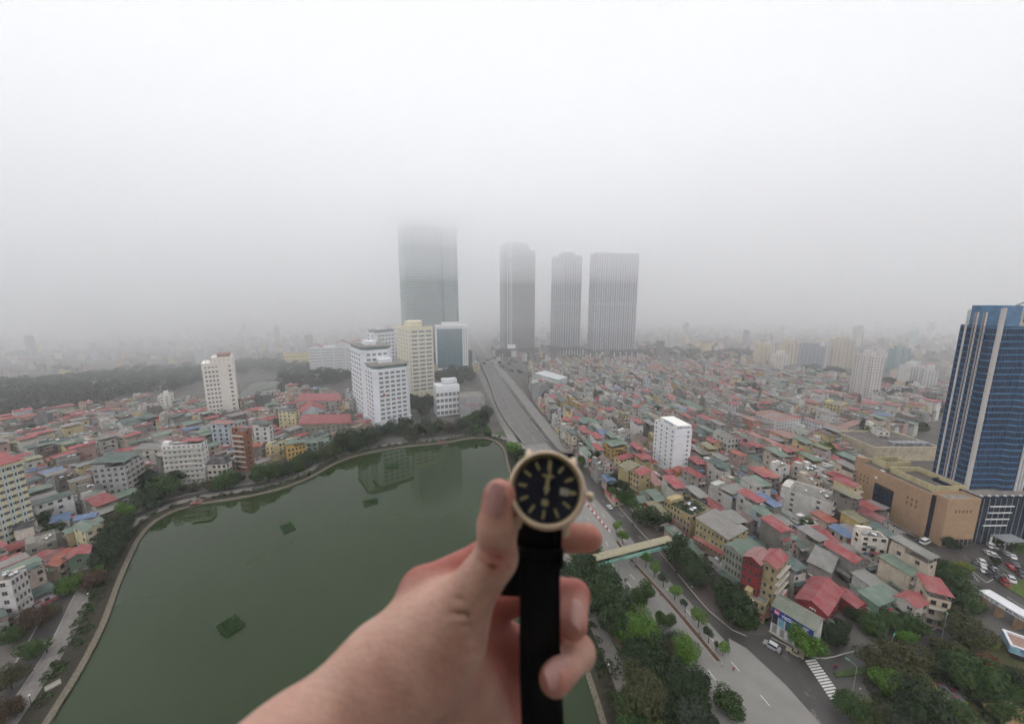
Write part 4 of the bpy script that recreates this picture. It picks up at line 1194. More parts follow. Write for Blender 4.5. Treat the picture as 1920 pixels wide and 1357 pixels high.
def house(f, label, wall, roof=('flat', GRY), detail=2, group=None, phrase=None, name='house', fl=None, wcols=None, cat='house', wall_r=None, awn=None, tanks=None, balc=None, win=None, opt=()):
    """A town house: walls with parapet, roof, windows, balconies, water tanks. detail 2: every window its own part."""
    t = start(name, label, cat, f, phrase, group)
    w, d, h = f['w'], f['d'], f['h']
    w2, d2 = w / 2, d / 2
    wc = vary(srgb(*wall), .04)
    kind, rc = roof
    par = .9 if kind in ('flat', 'shed', 'shedx') else .25
    b = MB(); b.walls(-w2, w2, -d2, d2, 0, h, .22, par); b.obj('wall', [M_WALL, M_FLAT], t, wc)
    if wall_r: box_part(t, 'coloured_front', M_WALL, -w2 + .05, w2 - .05, -d2 - .06, -d2, .1, h - .1, srgb(*wall_r))
    if kind != 'flat':
        r, g = roof_mesh(kind, w, d, h)
        r.obj('roof', M_TILE if kind in ('hip', 'mansard') else M_ROOF, t, vary(rc, .06))
        if g.f: g.obj('gable' if kind in ('gable', 'low', 'arch') else 'terrace_wall', M_WALL, t, wc)
        if kind[:4] == 'shed':
            for x in (-w2 + .12, w2 - .12): box_part(t, 'roof_post', M_METAL, x - .07, x + .07, -d2 + .05, -d2 + .19, h - .9, h + 2.0)
    n = fl or max(1, round(h / 3.3)); fh = h / n
    wm = win or random.choice([W_SMALL, W_DARK, W_SMALL])
    off = .06 if wall_r else 0
    def wins(face, cols, rows0=0):
        L = flen(f, face)
        cols = max(1, cols)
        if detail >= 2:
            for r_ in range(rows0, n):
                for c_ in range(cols):
                    if random.random() < .1: continue
                    s = -L / 2 + L * (c_ + .5) / cols
                    p, rz = face_spot(f, face, s, fh * (r_ + .55))
                    if off and face == 'R': p = (p[0], p[1] - off, p[2])
                    put('window', wm, t, p, rz, (min(1.5, L / cols * .5), 1, min(1.6, fh * .5)))
        else:
            m_ = MB()
            for r_ in range(rows0, n):
                for c_ in range(cols):
                    if random.random() < .35: continue
                    s = -L / 2 + L * (c_ + .5) / cols + random.uniform(-.3, .3); ww = min(.75, L / cols * .28) * random.uniform(.55, 1.2); hh = min(.8, fh * .26) * random.uniform(.7, 1.25); zc = fh * (r_ + .55)
                    P = lambda a, z, o: ((a, -d2 - o, z) if face == 'R' else (-w2 - o, -a, z) if face == 'L' else (w2 + o, a, z))
                    s_ = s if face != 'L' else -s
                    m_.quad(P(s_ - ww, zc - hh, .03), P(s_ + ww, zc - hh, .03), P(s_ + ww, zc + hh, .03), P(s_ - ww, zc + hh, .03), 0)
                    m_.quad(P(s_ - ww * .85, zc - hh * .85, .05), P(s_ + ww * .85, zc - hh * .85, .05), P(s_ + ww * .85, zc + hh * .85, .05), P(s_ - ww * .85, zc + hh * .85, .05), 1)
            if m_.f:
                tag(m_.obj('window_rows', [M_HFRAME, M_GLASS], t), kind='stuff')
    cR = wcols[0] if wcols else max(1, int(w / 2.6)); cL = wcols[1] if wcols else (int(d / 3.4) if d < 9 else int(d / 5))
    if cR: wins('R', cR)
    if cL and (wcols or random.random() < .45): wins('L', cL)
    if detail == 1 and awn is None:
        awn = []
        if random.random() < .45: awn.append(('R', fh * random.choice([.85, 1.8]) , random.uniform(.8, 1.8), vary(random.choice([RED, DGRN, GRN, BRN, GRY, DRED]), .15)))
        if random.random() < .25: awn.append(('L', fh * .9, random.uniform(.8, 1.6), vary(random.choice([RED, GRN, GRY, BRN]), .15)))
    if balc is None: balc = 'R' if random.random() < .35 and w < 9 else ''
    for face in balc:
        L = flen(f, face)
        for r_ in range(1, n):
            m_ = MB(); m_.box(-L / 2 + .2, L / 2 - .2, -1.1, 0, 0, .14); m_.box(-L / 2 + .2, L / 2 - .2, -1.1, -1.02, .14, .95, 0)
            p, rz = face_spot(f, face, 0, fh * r_)
            m_.obj('balcony', M_TRIM, t, vary(srgb(200, 194, 184), .08), loc=p, rot=rz)
    if awn:
        for (face, z, ln, col) in awn:
            L = flen(f, face) * .5
            m_ = MB(); m_.slab((-L, 0, .6), (L, 0, .6), (L, -ln, 0), (-L, -ln, 0), .08)
            p, rz = face_spot(f, face, 0, z)
            m_.obj('awning', M_AWN, t, col, loc=p, rot=rz)
    if kind == 'flat' and w > 3.5:
        k = min(d * .3, 3.5)
        box_part(t, 'stair_house', M_WALL, -w2 + .25, w2 * .2, d2 - k - .25, d2 - .25, h - .9, h + 1.8, wc)
    nt = tanks if tanks is not None else (random.choice([1, 2, 2, 3, 4]) if kind == 'flat' else random.choice([0, 0, 1]))
    for i in range(nt):
        if kind == 'flat': p = (random.uniform(-w2 * .6, w2 * .6), random.uniform(-d2 * .7, d2 * .2), h - .2)
        elif kind in ('shed', 'shedx'): p = (random.uniform(-w2 * .5, w2 * .5), -d2 + .7, h - .2)
        else: continue
        if random.random() < .6: put('water_tank', TANK_H, t, (p[0], p[1], p[2] + .5), (math.pi / 2, 0, random.uniform(0, 3)))
        else: put('water_tank', TANK_V, t, (p[0], p[1], p[2] - .6))
    if kind == 'flat' or detail == 1 or wcols is None:
        for (x0, x1, y0, y1, z, c_) in lean_tos(f, random.choice([1, 2, 3])):
            if z > h and kind != 'flat': continue
            m_ = MB(); m_.slab((x0, y0, z), (x1, y0, z), (x1, y1, z + .45), (x0, y1, z + .45), .07); m_.obj('lean_to_roof', M_ROOF, t, c_)
            if z > h: box_part(t, 'roof_shed', M_WALL, x0 + .15, x1 - .15, y0 + .2, y1 - .15, h - .9, z - .02, vary(srgb(*random.choice(WALLS)[0]), .15))
    if detail >= 2 and random.random() < .7:
        for i in range(random.choice([1, 2])):
            p, rz = face_spot(f, 'L', random.uniform(-d * .4, d * .4), fh * (random.randint(0, n - 1) + .8)); put('air_conditioner', AC, t, p, rz)
    if kind == 'flat' and random.random() < .35 and detail >= 1:
        m_ = MB(); z = h + 1.4; m_.slab((-w2, -d2, z), (w2, -d2, z), (w2, d2 * .1, z + .5), (-w2, d2 * .1, z + .5), .08)
        m_.obj('terrace_roof', M_ROOF, t, vary(random.choice([RED, GRN, GRY, DGRN, RED]), .1))
        for x in (-w2 + .15, w2 - .15): box_part(t, 'terrace_post', M_METAL, x - .05, x + .05, -d2 + .1, -d2 + .2, h - .4, z - .1)
    return t, f

W_, Y_, G_, C_W, CRM, PK = (208, 206, 204), (172, 156, 118), (160, 158, 156), (206, 202, 194), (210, 196, 156), (178, 150, 146)
HERO = [
 # front, left, right, ybase, wall, roof, label, phrase, extra
 ((1199, 891), (1182, 881), (1221, 884), 940, Y_, ('gable', RED), 'yellow street corner house with red gabled roof and green awnings', 'the yellow corner house', dict(awn=[('R', 5, 1.4, GRN), ('L', 3, 1.6, DRED)], wcols=(2, 3))),
 ((1179, 882), (1160, 876), (1199, 871), 925, Y_, ('low', OLV), 'yellow house under an olive sheet roof beside the yellow corner house', None, dict()),
 ((1201, 944), (1190, 930), (1256, 925), 959, (120, 112, 104), ('low', GRN), 'low green roofed eatery with a red lettered fascia on the street corner', 'the green roofed eatery', dict(balc='')),
 ((1295, 968), (1246, 938), (1336, 953), 1014, Y_, ('flat', GRY), 'yellow terrace with its flat roof overgrown by plants', 'the overgrown yellow terrace', dict(awn=[('L', 3.4, 2.2, DRED), ('L', 6.4, 1.2, BRN)], wcols=(3, 8), tanks=6)),
 ((1365, 1010), (1305, 977), (1401, 993), 1066, Y_, ('low', GRY), 'long yellow house with a weathered grey sheet roof above the footbridge', 'the long grey roofed house', dict(awn=[('L', 3.2, 2.2, BRN), ('L', 6.4, 1.6, RED)], wcols=(3, 8))),
 ((1392, 1044), (1357, 1022), (1420, 1024), 1118, (150, 152, 140), ('gable', GRN), 'grey green house with white framed upper windows on the main road', 'the grey green house', dict(awn=[('L', 5.6, 2.0, DGRN), ('L', 2.8, 2.4, GRY)], wcols=(2, 6))),
 ((1426, 1058), (1397, 1043), (1446, 1042), 1150, (134, 48, 52), ('gable', PNK), 'house with a dark red clad upper floor on the main road', 'the dark red clad house', dict(awn=[('L', 4.0, 2.6, GRY)], wcols=(2, 3))),
 ((1456, 1066), (1432, 1054), (1478, 1041), 1158, Y_, ('gable', RED), 'yellow house with a big red roof at the junction', 'the big red roofed house', dict(awn=[('R', 6, 1.5, RED)], wcols=(2, 3), balc='R')),
 ((1436, 1134), (1393, 1112), (1450, 1118), 1170, Y_, ('flat', GRY), 'two storey yellow corner shop with a maroon awning by the junction', 'the maroon awning shop', dict(awn=[('L', 3.0, 2.6, DRED), ('R', 3.0, 1.2, DRED)], wcols=(2, 4))),
 ((1551, 1152), (1492, 1122), (1580, 1137), 1186, (150, 60, 62), ('gable', RED), 'red clad house with a broad red gabled roof behind the blue sign shop', 'the red gabled house', dict(balc='')),
 ((1606, 1138), (1566, 1108), (1620, 1115), 1164, (156, 64, 66), ('gable', RED), 'red house with a white pierced gable right of the broad red roof', 'the pierced gable house', dict(balc='')),
 ((1557, 1073), (1515, 1059), (1571, 1055), 1106, (158, 154, 146), ('low', GRY), 'bare concrete house with a grey roof behind the red gabled house', 'the bare concrete house', dict(wcols=(1, 0), balc='')),
 ((1616, 1004), (1608, 990), (1666, 1002), 1062, (228, 218, 208), ('flat', GRY), 'six storey white house with brown windows facing the car park', 'the six storey white house', dict(fl=6, wcols=(3, 1), win=W_BROWN, balc='', tanks=3)),
 ((1610, 979), (1577, 962), (1632, 962), 1016, (206, 184, 118), ('low', OLV), 'yellow four storey house with an olive roof behind the six storey one', 'the olive roofed yellow house', dict(balc='')),
 ((1561, 945), (1464, 922), (1572, 934), 986, (206, 202, 196), ('flat', GRY), 'long white house with a slim steel frame front beside the mall trees', 'the long white house', dict(wcols=(2, 2), balc='R', tanks=4)),
 ((1462, 877), (1449, 868), (1482, 872), 921, (216, 212, 210), ('flat', GRY), 'tall narrow white house with a dark glass strip', 'the tall narrow white house', dict(wcols=(1, 2))),
 ((1551, 1018), (1528, 994), (1564, 1008), 1044, (196, 190, 182), ('gable', RED), 'small red gabled house with an arched front, uphill of the concrete house', 'the small red gabled house', dict(wcols=(1, 2))),
 ((1612, 1092), (1604, 1082), (1664, 1085), 1111, (100, 116, 106), ('low', OLV), 'low shed with a bright olive roof left of the mall trees', 'the bright olive shed', dict()),
 ((1637, 1121), (1630, 1110), (1680, 1111), 1150, (104, 124, 112), ('gable', OLV), 'olive roofed house above the pale green one', 'the olive roofed house', dict()),
 ((1646, 1134), (1637, 1124), (1690, 1118), 1172, (110, 138, 120), ('low', GRN), 'pale green sheet metal house with an L shaped roof', 'the pale green house', dict()),
 ((1717, 1139), (1694, 1115), (1741, 1129), 1182, (206, 200, 192), ('gable', RED), 'white house with a red roof and dormer by the side street', 'the red dormer house', dict(wcols=(2, 2))),
 ((1741, 1118), (1718, 1088), (1763, 1113), 1170, (206, 190, 170), ('shed', RED), 'cream corner house with balconies and two stacked red roofs', 'the cream balcony house', dict(balc='R', wcols=(2, 1))),
 ((1373, 932), (1329, 910), (1404, 926), 969, (190, 188, 184), ('flat', GRY), 'grey tall house with a blue canopy on its roof', 'the blue canopy house', dict(wcols=(4, 1), balc='', awn=[('R', 11.0, 2.5, BLU)])),
 ((1309, 895), (1279, 877), (1322, 888), 918, (176, 164, 158), ('hip', RED), 'villa with a broad red roof and round balcony below the white ten storey block', 'the red roofed villa', dict(balc='R')),
 ((1272, 886), (1264, 880), (1281, 878), 902, (196, 148, 84), ('gable', ORG), 'small orange house tucked beside the red roofed villa', 'the small orange house', dict(wcols=(1, 1))),
 ((1350, 964), (1310, 930), (1369, 951), 977, (150, 110, 100), ('gable', RED), 'low house with stepped red roofs beside the overgrown terrace', 'the stepped red roofs', dict()),
 ((1390, 855), (1367, 845), (1400, 848), 886, PK, ('hip', ORG), 'pinkish house with an orange hipped roof right of the ten storey block', 'the pinkish hipped house', dict()),
 ((1365, 823), (1337, 809), (1385, 812), 860, W_, ('gable', GRY), 'white five storey house with stacked balconies below the school', 'the stacked balcony house', dict(balc='LR', wcols=(3, 4))),
 ((1437, 872), (1402, 859), (1448, 862), 892, (208, 204, 192), ('low', DGRN), 'off-white house with a dark green roof below the school', 'the dark green roofed house', dict(wcols=(2, 0))),
 ((1146, 842), (1131, 832), (1176, 836), 868, (196, 164, 96), ('shed', GRN), 'yellow house with a planted roof terrace by the main road', 'the planted terrace house', dict()),
 ((1163, 862), (1152, 853), (1188, 855), 886, CRM, ('gable', RED), 'cream house with a red roof below the planted terrace house', 'the cream red roofed house', dict()),
 ((1205, 830), (1187, 816), (1222, 822), 849, (196, 180, 158), ('gable', BRN), 'beige house with a red brown gable left of the ten storey block', 'the red brown gable', dict()),
 ((1172, 815), (1155, 801), (1190, 808), 831, W_, ('flat', GRY), 'white modern house with a boxy balcony near the main road', 'the boxy white house', dict(balc='L')),
 ((1167, 748), (1146, 742), (1176, 738), 764, W_, ('flat', GRY), 'plain white slab house among the red roofs', 'the white slab house', dict(wcols=(0, 0))),
 ((1052, 753), (1036, 742), (1064, 746), 775, (196, 170, 104), ('low', DGRN), 'yellow walk-up block with a green top near the flyover', 'the yellow walk-up', dict(wcols=(4, 4))),
 ((1082, 757), (1066, 748), (1093, 750), 775, (188, 164, 108), ('flat', GRY), 'yellow walk-up block with a flat roof behind the first one', 'the second yellow walk-up', dict(wcols=(4, 4))),
 ((1046, 712), (1003, 705), (1064, 708), 731, (206, 214, 214), ('low', (0.62, 0.66, 0.66, 1)), 'white and teal hall with a pale roof near the flyover', 'the white and teal hall', dict(wcols=(0, 0), balc='')),
 ((1012, 723), (998, 712), (1027, 717), 753, (140, 142, 144), ('flat', GRY), 'grey billboard fronted house at the end of the tree row', 'the billboard house', dict(wcols=(0, 0), balc='')),
 ((1313, 768), (1250, 742), (1328, 753), 779, (186, 180, 150), ('gable', GRN), 'long school wing with a grey green roof', 'the green roofed school wing', dict(wcols=(3, 9), balc='')),
 ((1576, 760), (1544, 754), (1590, 752), 785, (200, 188, 144), ('flat', GRY), 'pale yellow hall with a dark loggia beyond the white school', 'the pale yellow hall', dict(wcols=(2, 5), balc='')),
 ((1648, 808), (1622, 792), (1669, 790), 840, (218, 214, 204), ('flat', GRY), 'white stepped house between the school and the mall', 'the white stepped house', dict()),
 # left bank
 ((376, 831), (302, 836), (388, 815), 904, (222, 222, 220), ('flat', GRY), 'white eight storey hotel block with bay windows on the lake front', 'the white hotel', dict(fl=8, wcols=(2, 8), balc='L', win=W_WIDE)),
 ((233, 873), (172, 879), (267, 858), 933, (176, 176, 178), ('shed', DGRN), 'grey corner block with curved white balconies and a green roof', 'the grey corner block', dict(wcols=(4, 5), balc='R')),
 ((19, 1087), (-45, 1096), (39, 1063), 1166, (206, 202, 200), ('flat', GRY), 'white five storey house with bay windows, cut by the picture edge', 'the edge bay window house', dict(wcols=(4, 2), balc='')),
 ((66, 1053), (43, 1051), (66, 1037), 1077, CRM, ('hip', RED), 'red hipped roof house, first of the lakeside terrace', 'the lakeside terrace', dict()),
 ((89, 1053), (68, 1053), (89, 1035), 1077, (160, 140, 130), ('gable', DRED), 'dark red roofed house, second of the lakeside terrace', None, dict()),
 ((108, 1061), (92, 1063), (108, 1036), 1086, (196, 180, 160), ('gable', ORG), 'salmon roofed house, third of the lakeside terrace', None, dict()),
 ((121, 1046), (108, 1047), (121, 1030), 1072, (190, 180, 168), ('hip', ORG), 'orange hipped house, fourth of the lakeside terrace', None, dict()),
 ((138, 1046), (123, 1047), (137, 1028), 1072, (190, 180, 160), ('gable', BRN), 'maroon roofed house, fifth of the lakeside terrace', None, dict()),
 ((166, 1037), (139, 1045), (166, 1020), 1070, (112, 130, 112), ('gable', RED), 'green walled corner house with a red roof ending the lakeside terrace', 'the green corner house', dict()),
 ((160, 997), (137, 987), (177, 981), 1032, (214, 204, 168), ('gable', GRN), 'cream house with a green roof and ornate front near the lake', 'the ornate cream house', dict(balc='R')),
 ((129, 973), (102, 971), (131, 959), 992, W_, ('low', BLU), 'white house with a bright blue roof, nearer the picture edge', 'the first blue roof', dict()),
 ((177, 969), (138, 971), (179, 953), 994, G_, ('low', BLU), 'grey house with a bright blue roof toward the lake', 'the second blue roof', dict()),
 ((106, 1011), (48, 1013), (101, 991), 1036, (140, 136, 128), ('flat', GRY), 'stained grey concrete house with few windows in the left quarter', 'the stained concrete house', dict(wcols=(1, 2))),
 ((62, 986), (36, 989), (66, 956), 1017, (214, 208, 196), ('arch', (0.02, 0.02, 0.025, 1)), 'white house under a black vaulted roof', 'the black vaulted house', dict()),
 ((12, 992), (-8, 992), (31, 973), 1022, W_, ('gable', ORG), 'white house with an orange gable at the left picture edge', 'the orange gable', dict()),
 ((424, 869), (387, 871), (430, 857), 899, (220, 214, 206), ('mansard', (0.06, 0.055, 0.06, 1)), 'white villa with red arched windows and a dark mansard roof', 'the mansard villa', dict(wcols=(2, 4), win=W_BROWN, balc='L')),
 ((456, 809), (434, 807), (464, 797), 885, (150, 104, 82), ('flat', DGRN), 'tall narrow brown house with balconies on the lake front', 'the tall brown house', dict(balc='L', wcols=(1, 2))),
 ((428, 795), (395, 796), (440, 786), 850, (186, 194, 202), ('low', PNK), 'pale blue tall house with a pink roof behind the villa', 'the pale blue house', dict(wcols=(1, 3), balc='')),
 ((490, 836), (457, 839), (493, 823), 866, (176, 172, 168), ('gable', ORG), 'house with an orange red roof beside the tall brown house', 'the orange red roof', dict()),
 ((503, 800), (474, 801), (508, 786), 859, (206, 206, 206), ('shed', DGRN), 'white narrow house with stacked windows above the orange red roof', 'the stacked window house', dict(wcols=(1, 2))),
 ((553, 771), (521, 769), (557, 759), 811, (220, 212, 172), ('gable', (0.06, 0.06, 0.065, 1)), 'cream block with a dark roof beyond the narrow houses', 'the cream dark roofed block', dict(wcols=(1, 4), balc='')),
 ((638, 751), (558, 754), (637, 738), 776, (176, 172, 164), ('low', RED), 'long grey school wing with a red roof, farthest of three', 'the far red school wing', dict(wcols=(2, 8), balc='')),
 ((612, 769), (560, 772), (599, 753), 791, (196, 202, 208), ('gable', RED), 'pale blue hall with a red roof between the red school wings', 'the pale blue hall', dict(wcols=(2, 2), balc='')),
 ((658, 793), (561, 801), (656, 784), 813, (150, 144, 132), ('low', RED), 'very long low wing with a red roof behind the lakeside trees', 'the long red wing', dict(wcols=(1, 10), balc='')),
 ((573, 833), (538, 841), (571, 822), 858, (206, 170, 104), ('shed', GRN), 'yellow and orange house with a green roof by the shore', 'the yellow and orange house', dict(wcols=(1, 5))),
 ((595, 829), (574, 831), (600, 819), 844, (150, 164, 152), ('hip', GRN), 'low green roofed villa right of the yellow and orange house', 'the low green villa', dict()),
 ((620, 826), (598, 827), (625, 816), 838, (160, 172, 164), ('hip', GRN), 'second low green villa under the lakeside trees', 'the second green villa', dict()),
 ((510, 739), (478, 740), (509, 729), 766, (118, 118, 118), ('flat', GRY), 'grey block in front of the far pond', 'the grey pond block', dict(wcols=(2, 4))),
 ((276, 790), (252, 792), (300, 782), 815, (90, 112, 104), ('shed', DGRN), 'dark green clad block among the left bank roofs', 'the dark green block', dict()),
 ((252, 843), (215, 846), (256, 826), 862, (186, 176, 164), ('gable', RED), 'broad red roofed house above the grey corner block', 'the broad red roof', dict()),
 ((300, 842), (250, 846), (318, 832), 866, (206, 202, 190), ('low', GRY), 'cream house with a covered terrace above the grey corner block', 'the covered terrace house', dict()),
]
for (fr_, lf, rt, yb, wall, roof, lab, ph, ex_) in HERO:
    f = frame(fr_, lf, rt, ybase=yb)
    f = resize(f, min(max(f['w'], 5.5), 60), min(max(f['d'], 5.5), 60))
    house(f, lab, wall, roof, 2, None, ph, **ex_)

# ---- white ten storey block with blue lettering on its roof
f = frame((1266, 807), (1228, 786), (1298, 796), ybase=893); h = f['h']
t = start('white_ten_storey', 'white ten storey block with blue roof lettering among the red roofs', 'apartment block', f, 'the white ten storey block')
w, d = f['w'] / 2, f['d'] / 2
b = MB(); b.walls(-w, w, -d, d, 0, h, .3, 1.0); b.obj('wall', [M_CLEAN, M_FLAT], t, srgb(222, 222, 226))
fh = (h - 3.5) / 9
windows(t, f, 'L', 4, 9, 4.8, fh, 1.5, 1.6, W_STD, -d + 2.4, d - 2.4)
windows(t, f, 'R', 1, 9, 4.8, fh, 1.4, 1.5, W_STD, w - 2.6, w - 2.6)
bands(t, f, [3.2, h - 3.4], .35, .25, M_TRIM, srgb(226, 226, 230), 'cornice')
for r in range(4): put('air_conditioner', AC, t, (w * .2, -d, 5 + fh * (r + 1)), 0)
box_part(t, 'roof_house', M_CLEAN, -w + 2.2, w - .4, -d + .4, d - 3, h - .9, h + 2.6, srgb(236, 234, 228))
M_BLUEL = plain('blue_letters', srgb(72, 116, 164), .6)
lettering(t, 'GUEST HOTEL', (0, -d + .3, h + 1.3), (math.pi / 2, 0, 0), 2.0, M_BLUEL, sx=.72)
lettering(t, 'GUEST HOTEL', (-w + 2.1, -1, h + 1.3), (math.pi / 2, 0, -math.pi / 2), 2.0, M_BLUEL, sx=.8)

# ---- school: salmon block, courtyard building, L wing, blue hall
def big(name, label, front, left, right, yb, wall, phrase, rows, cR, cL, roofm=M_BROWNROOF, minw=6, mind=6, hole=False, blue=None):
    f = frame(front, left, right, ybase=yb); f = resize(f, max(f['w'], minw), max(f['d'], mind)); h = f['h']
    t = start(name, label, 'school', f, phrase, 'school buildings')
    w, d = f['w'] / 2, f['d'] / 2
    b = MB()
    if hole:
        k = .32
        for (x0, x1, y0, y1) in ((-w, w, -d, -d * k), (-w, w, d * k, d), (-w, -w * k, -d * k, d * k), (w * k, w, -d * k, d * k)): b.box(x0, x1, y0, y1, 0, h, 0, 1)
    else: b.walls(-w, w, -d, d, 0, h, .3, .4)
    b.obj('wall', [M_WALL, roofm], t, srgb(*wall))
    if blue: box_part(t, 'coloured_front', M_WALL, -w + .1, w - .1, -d - .08, -d, .1, h - .3, srgb(*blue))
    fh = h / rows
    windows(t, f, 'R', cR, rows, fh * .55, fh, min(2.2, flen(f, 'R') / max(cR, 1) * .5), fh * .45, W_STD) if cR else None
    windows(t, f, 'L', cL, rows, fh * .55, fh, min(2.2, flen(f, 'L') / max(cL, 1) * .5), fh * .45, W_STD) if cL else None
    bands(t, f, [h + .01], .25, .5, roofm, None, 'eaves') if not hole else None
    return t, f
big('school_block', 'salmon pink school block with white dashes', (1413, 790), (1378, 777), (1426, 781), 816, (206, 132, 108), 'the salmon school block', 4, 3, 5)
big('school_court', 'white school building with a brown roof round a courtyard', (1461, 790), (1404, 772), (1502, 779), 814, (214, 210, 210), 'the courtyard school', 4, 8, 8, hole=True)
big('school_wing', 'long white school wing with a brown flat roof', (1580, 807), (1502, 783), (1590, 803), 828, (216, 216, 222), 'the long white school wing', 3, 2, 14)
big('school_wing', 'white school wing with a dark band under its roof, at the corner', (1581, 806), (1570, 803), (1621, 790), 826, (212, 212, 216), 'the banded school wing', 3, 9, 2)
big('school_hall', 'school hall with a brown roof and a blue end wall', (1479, 822), (1445, 808), (1504, 812), 839, (210, 190, 120), 'the blue ended hall', 3, 5, 4, blue=(78, 116, 160))

# ---- shop with the big blue sign
f = frame((1527, 1181), (1450, 1135), (1544, 1169), ybase=1229); h = f['h']
t = start('sign_shop', 'clothes shop with a long blue lettered sign and green roof', 'shop', f, 'the blue sign shop')
w, d = f['w'] / 2, f['d'] / 2
b = MB(); b.walls(-w, w, -d, d, 0, h, .2, .3); b.obj('wall', [M_WALL, M_FLAT], t, srgb(206, 204, 200))
r, g_ = roof_mesh('gable', f['w'], f['d'], h + .1, .5); r.obj('roof', M_ROOF, t, srgb(104, 110, 96)); g_.obj('gable', M_WALL, t, srgb(206, 204, 200))
M_SIGN = plain('blue_sign', srgb(36, 62, 130), .5)
box_part(t, 'sign_board', M_SIGN, -w - .35, -w - .02, -d, d, h - 2.7, h - .1)
M_LW = plain('white_letters', srgb(232, 232, 234), .5)
o_ = lettering(t, 'viettien', (-w - .4, d * .16, h - 1.4), (math.pi / 2, 0, -math.pi / 2), 2.3, M_LW, .04)
o_.scale.x = 2 * d * .34 / max(.1, max(v.co.x for v in o_.data.vertices) - min(v.co.x for v in o_.data.vertices))
for k, zz in enumerate((.75, 1.35, 1.95)):
    for j in range(5):
        if random.random() < .8: box_part(t, 'small_print', M_LW, -w - .38, -w - .34, -d * .48 - j * d * .062 - d * .045, -d * .48 - j * d * .062, h - zz - .3, h - zz)
lg = MB(); lg.box(-.04, 0, -.75, .75, -.75, .75); lg.obj('emblem', plain('red_emblem', srgb(196, 90, 90), .5), t, loc=(-w - .36, d * .76, h - 1.3), rot=0)
m_ = MB(); m_.tube([(0, .5, .3), (0, .1, -.35), (0, -.1, .1), (0, -.5, -.3)], .12, 5); m_.obj('emblem_mark', M_LW, t, loc=(-w - .42, d * .76, h - 1.3))
for i, c_ in enumerate(((44, 46, 52), (120, 164, 186), (52, 104, 118), (186, 196, 204), (150, 160, 170), (196, 200, 204))):
    y0 = d - 2 * d * i / 6
    box_part(t, 'poster', plain(f'poster_{i}', srgb(*c_), .6, grain=.6, scale=1.4), -w - .15, -w - .01, y0 - 2 * d / 6 + .2, y0 - .2, h * .36, h - 2.7)
for i in range(5): box_part(t, 'shutter', M_METAL, -w - .1, -w - .01, -d + 2 * d * i / 5 + .6, -d + 2 * d * (i + 1) / 5 - .6, .1, h * .3)
for i in range(6): box_part(t, 'pilaster', M_FRAME, -w - .25, -w - .01, -d + 2 * d * i / 5 - .3 * (i > 0), -d + 2 * d * i / 5 + .3 * (i < 5), 0, h * .34)
box_part(t, 'step', M_KERB, -w - 1.2, -w - .3, -d, d, 0, .25)
# red fascia of the eatery
ft_ = frame((1201, 944), (1190, 930), (1256, 925), ybase=959)
sg = thing('fascia_sign', 'red lettered fascia board along the edge of the green roof', 'sign', (ft_['x'], ft_['y'], 0), ft_['a'])
box_part(sg, 'board', plain('red_fascia', srgb(176, 66, 50), .6), -ft_['w'] / 2, ft_['w'] / 2, -ft_['d'] / 2 - .8, -ft_['d'] / 2 - .65, ft_['h'] - 1.3, ft_['h'] - .2)
R_ = random.Random(4)
for k in range(11):
    b = MB(); x = -ft_['w'] * .42 + k * ft_['w'] * .08; b.box(x, x + R_.uniform(.3, .55), -ft_['d'] / 2 - .84, -ft_['d'] / 2 - .8, ft_['h'] - 1.05, ft_['h'] - R_.uniform(.4, .6)); b.obj('faded_letter', plain('fascia_letters', srgb(206, 120, 96), .6), sg)

# ---- the rest of the districts, row by row
def in_poly(x, y, P):
    k, n = False, len(P)
    for i in range(n):
        (x0, y0), (x1, y1) = P[i], P[i - 1]
        if (y0 > y) != (y1 > y) and x < (x1 - x0) * (y - y0) / (y1 - y0) + x0: k = not k
    return k
def clear_of(x, y, r=2.0):
    for (cx, cy_, a, w, d, ph, h) in BLOCKS:
        dx, dy = x - cx, y - cy_
        if abs(dx) > 80 or abs(dy) > 80: continue
        u, v = dx * math.cos(a) + dy * math.sin(a), -dx * math.sin(a) + dy * math.cos(a)
        if abs(u) < w / 2 + r and abs(v) < d / 2 + r: return False
    return True
GP = lambda L: [tuple(G(*p)[:2]) for p in L]
right_poly = GP([(996, 738), (1046, 812), (1100, 882), (1150, 948), (1176, 958), (1205, 965), (1252, 1002), (1320, 1058), (1400, 1120), (1462, 1108), (1490, 1112), (1560, 1118), (1600, 1140), (1640, 1165), (1705, 1150), (1700, 1095), (1660, 1072),
                 (1690, 1040), (1660, 985), (1612, 950), (1588, 930), (1592, 900), (1640, 862), (1700, 815), (1790, 760), (1790, 735), (1640, 735), (1560, 712), (1400, 694), (1260, 690), (1180, 683), (1060, 684), (985, 694)])
left_poly = GP([(-260, 1330), (-60, 1230), (20, 1180), (95, 1110), (140, 1082), (178, 1040), (205, 975), (262, 930), (300, 905), (400, 902), (470, 888), (560, 860), (650, 830), (700, 800), (660, 752), (560, 742), (440, 766), (330, 760), (200, 775), (60, 800), (-120, 820), (-400, 900)])
spots = []
def in_front(x, y):
    """Whether a landmark stands close behind this place, so that a tall house here would hide it."""
    r = Vector((x, y)).normalized()
    return any(not clear_of(x + r.x * k, y + r.y * k, 1.0) for k in (9, 17, 26))
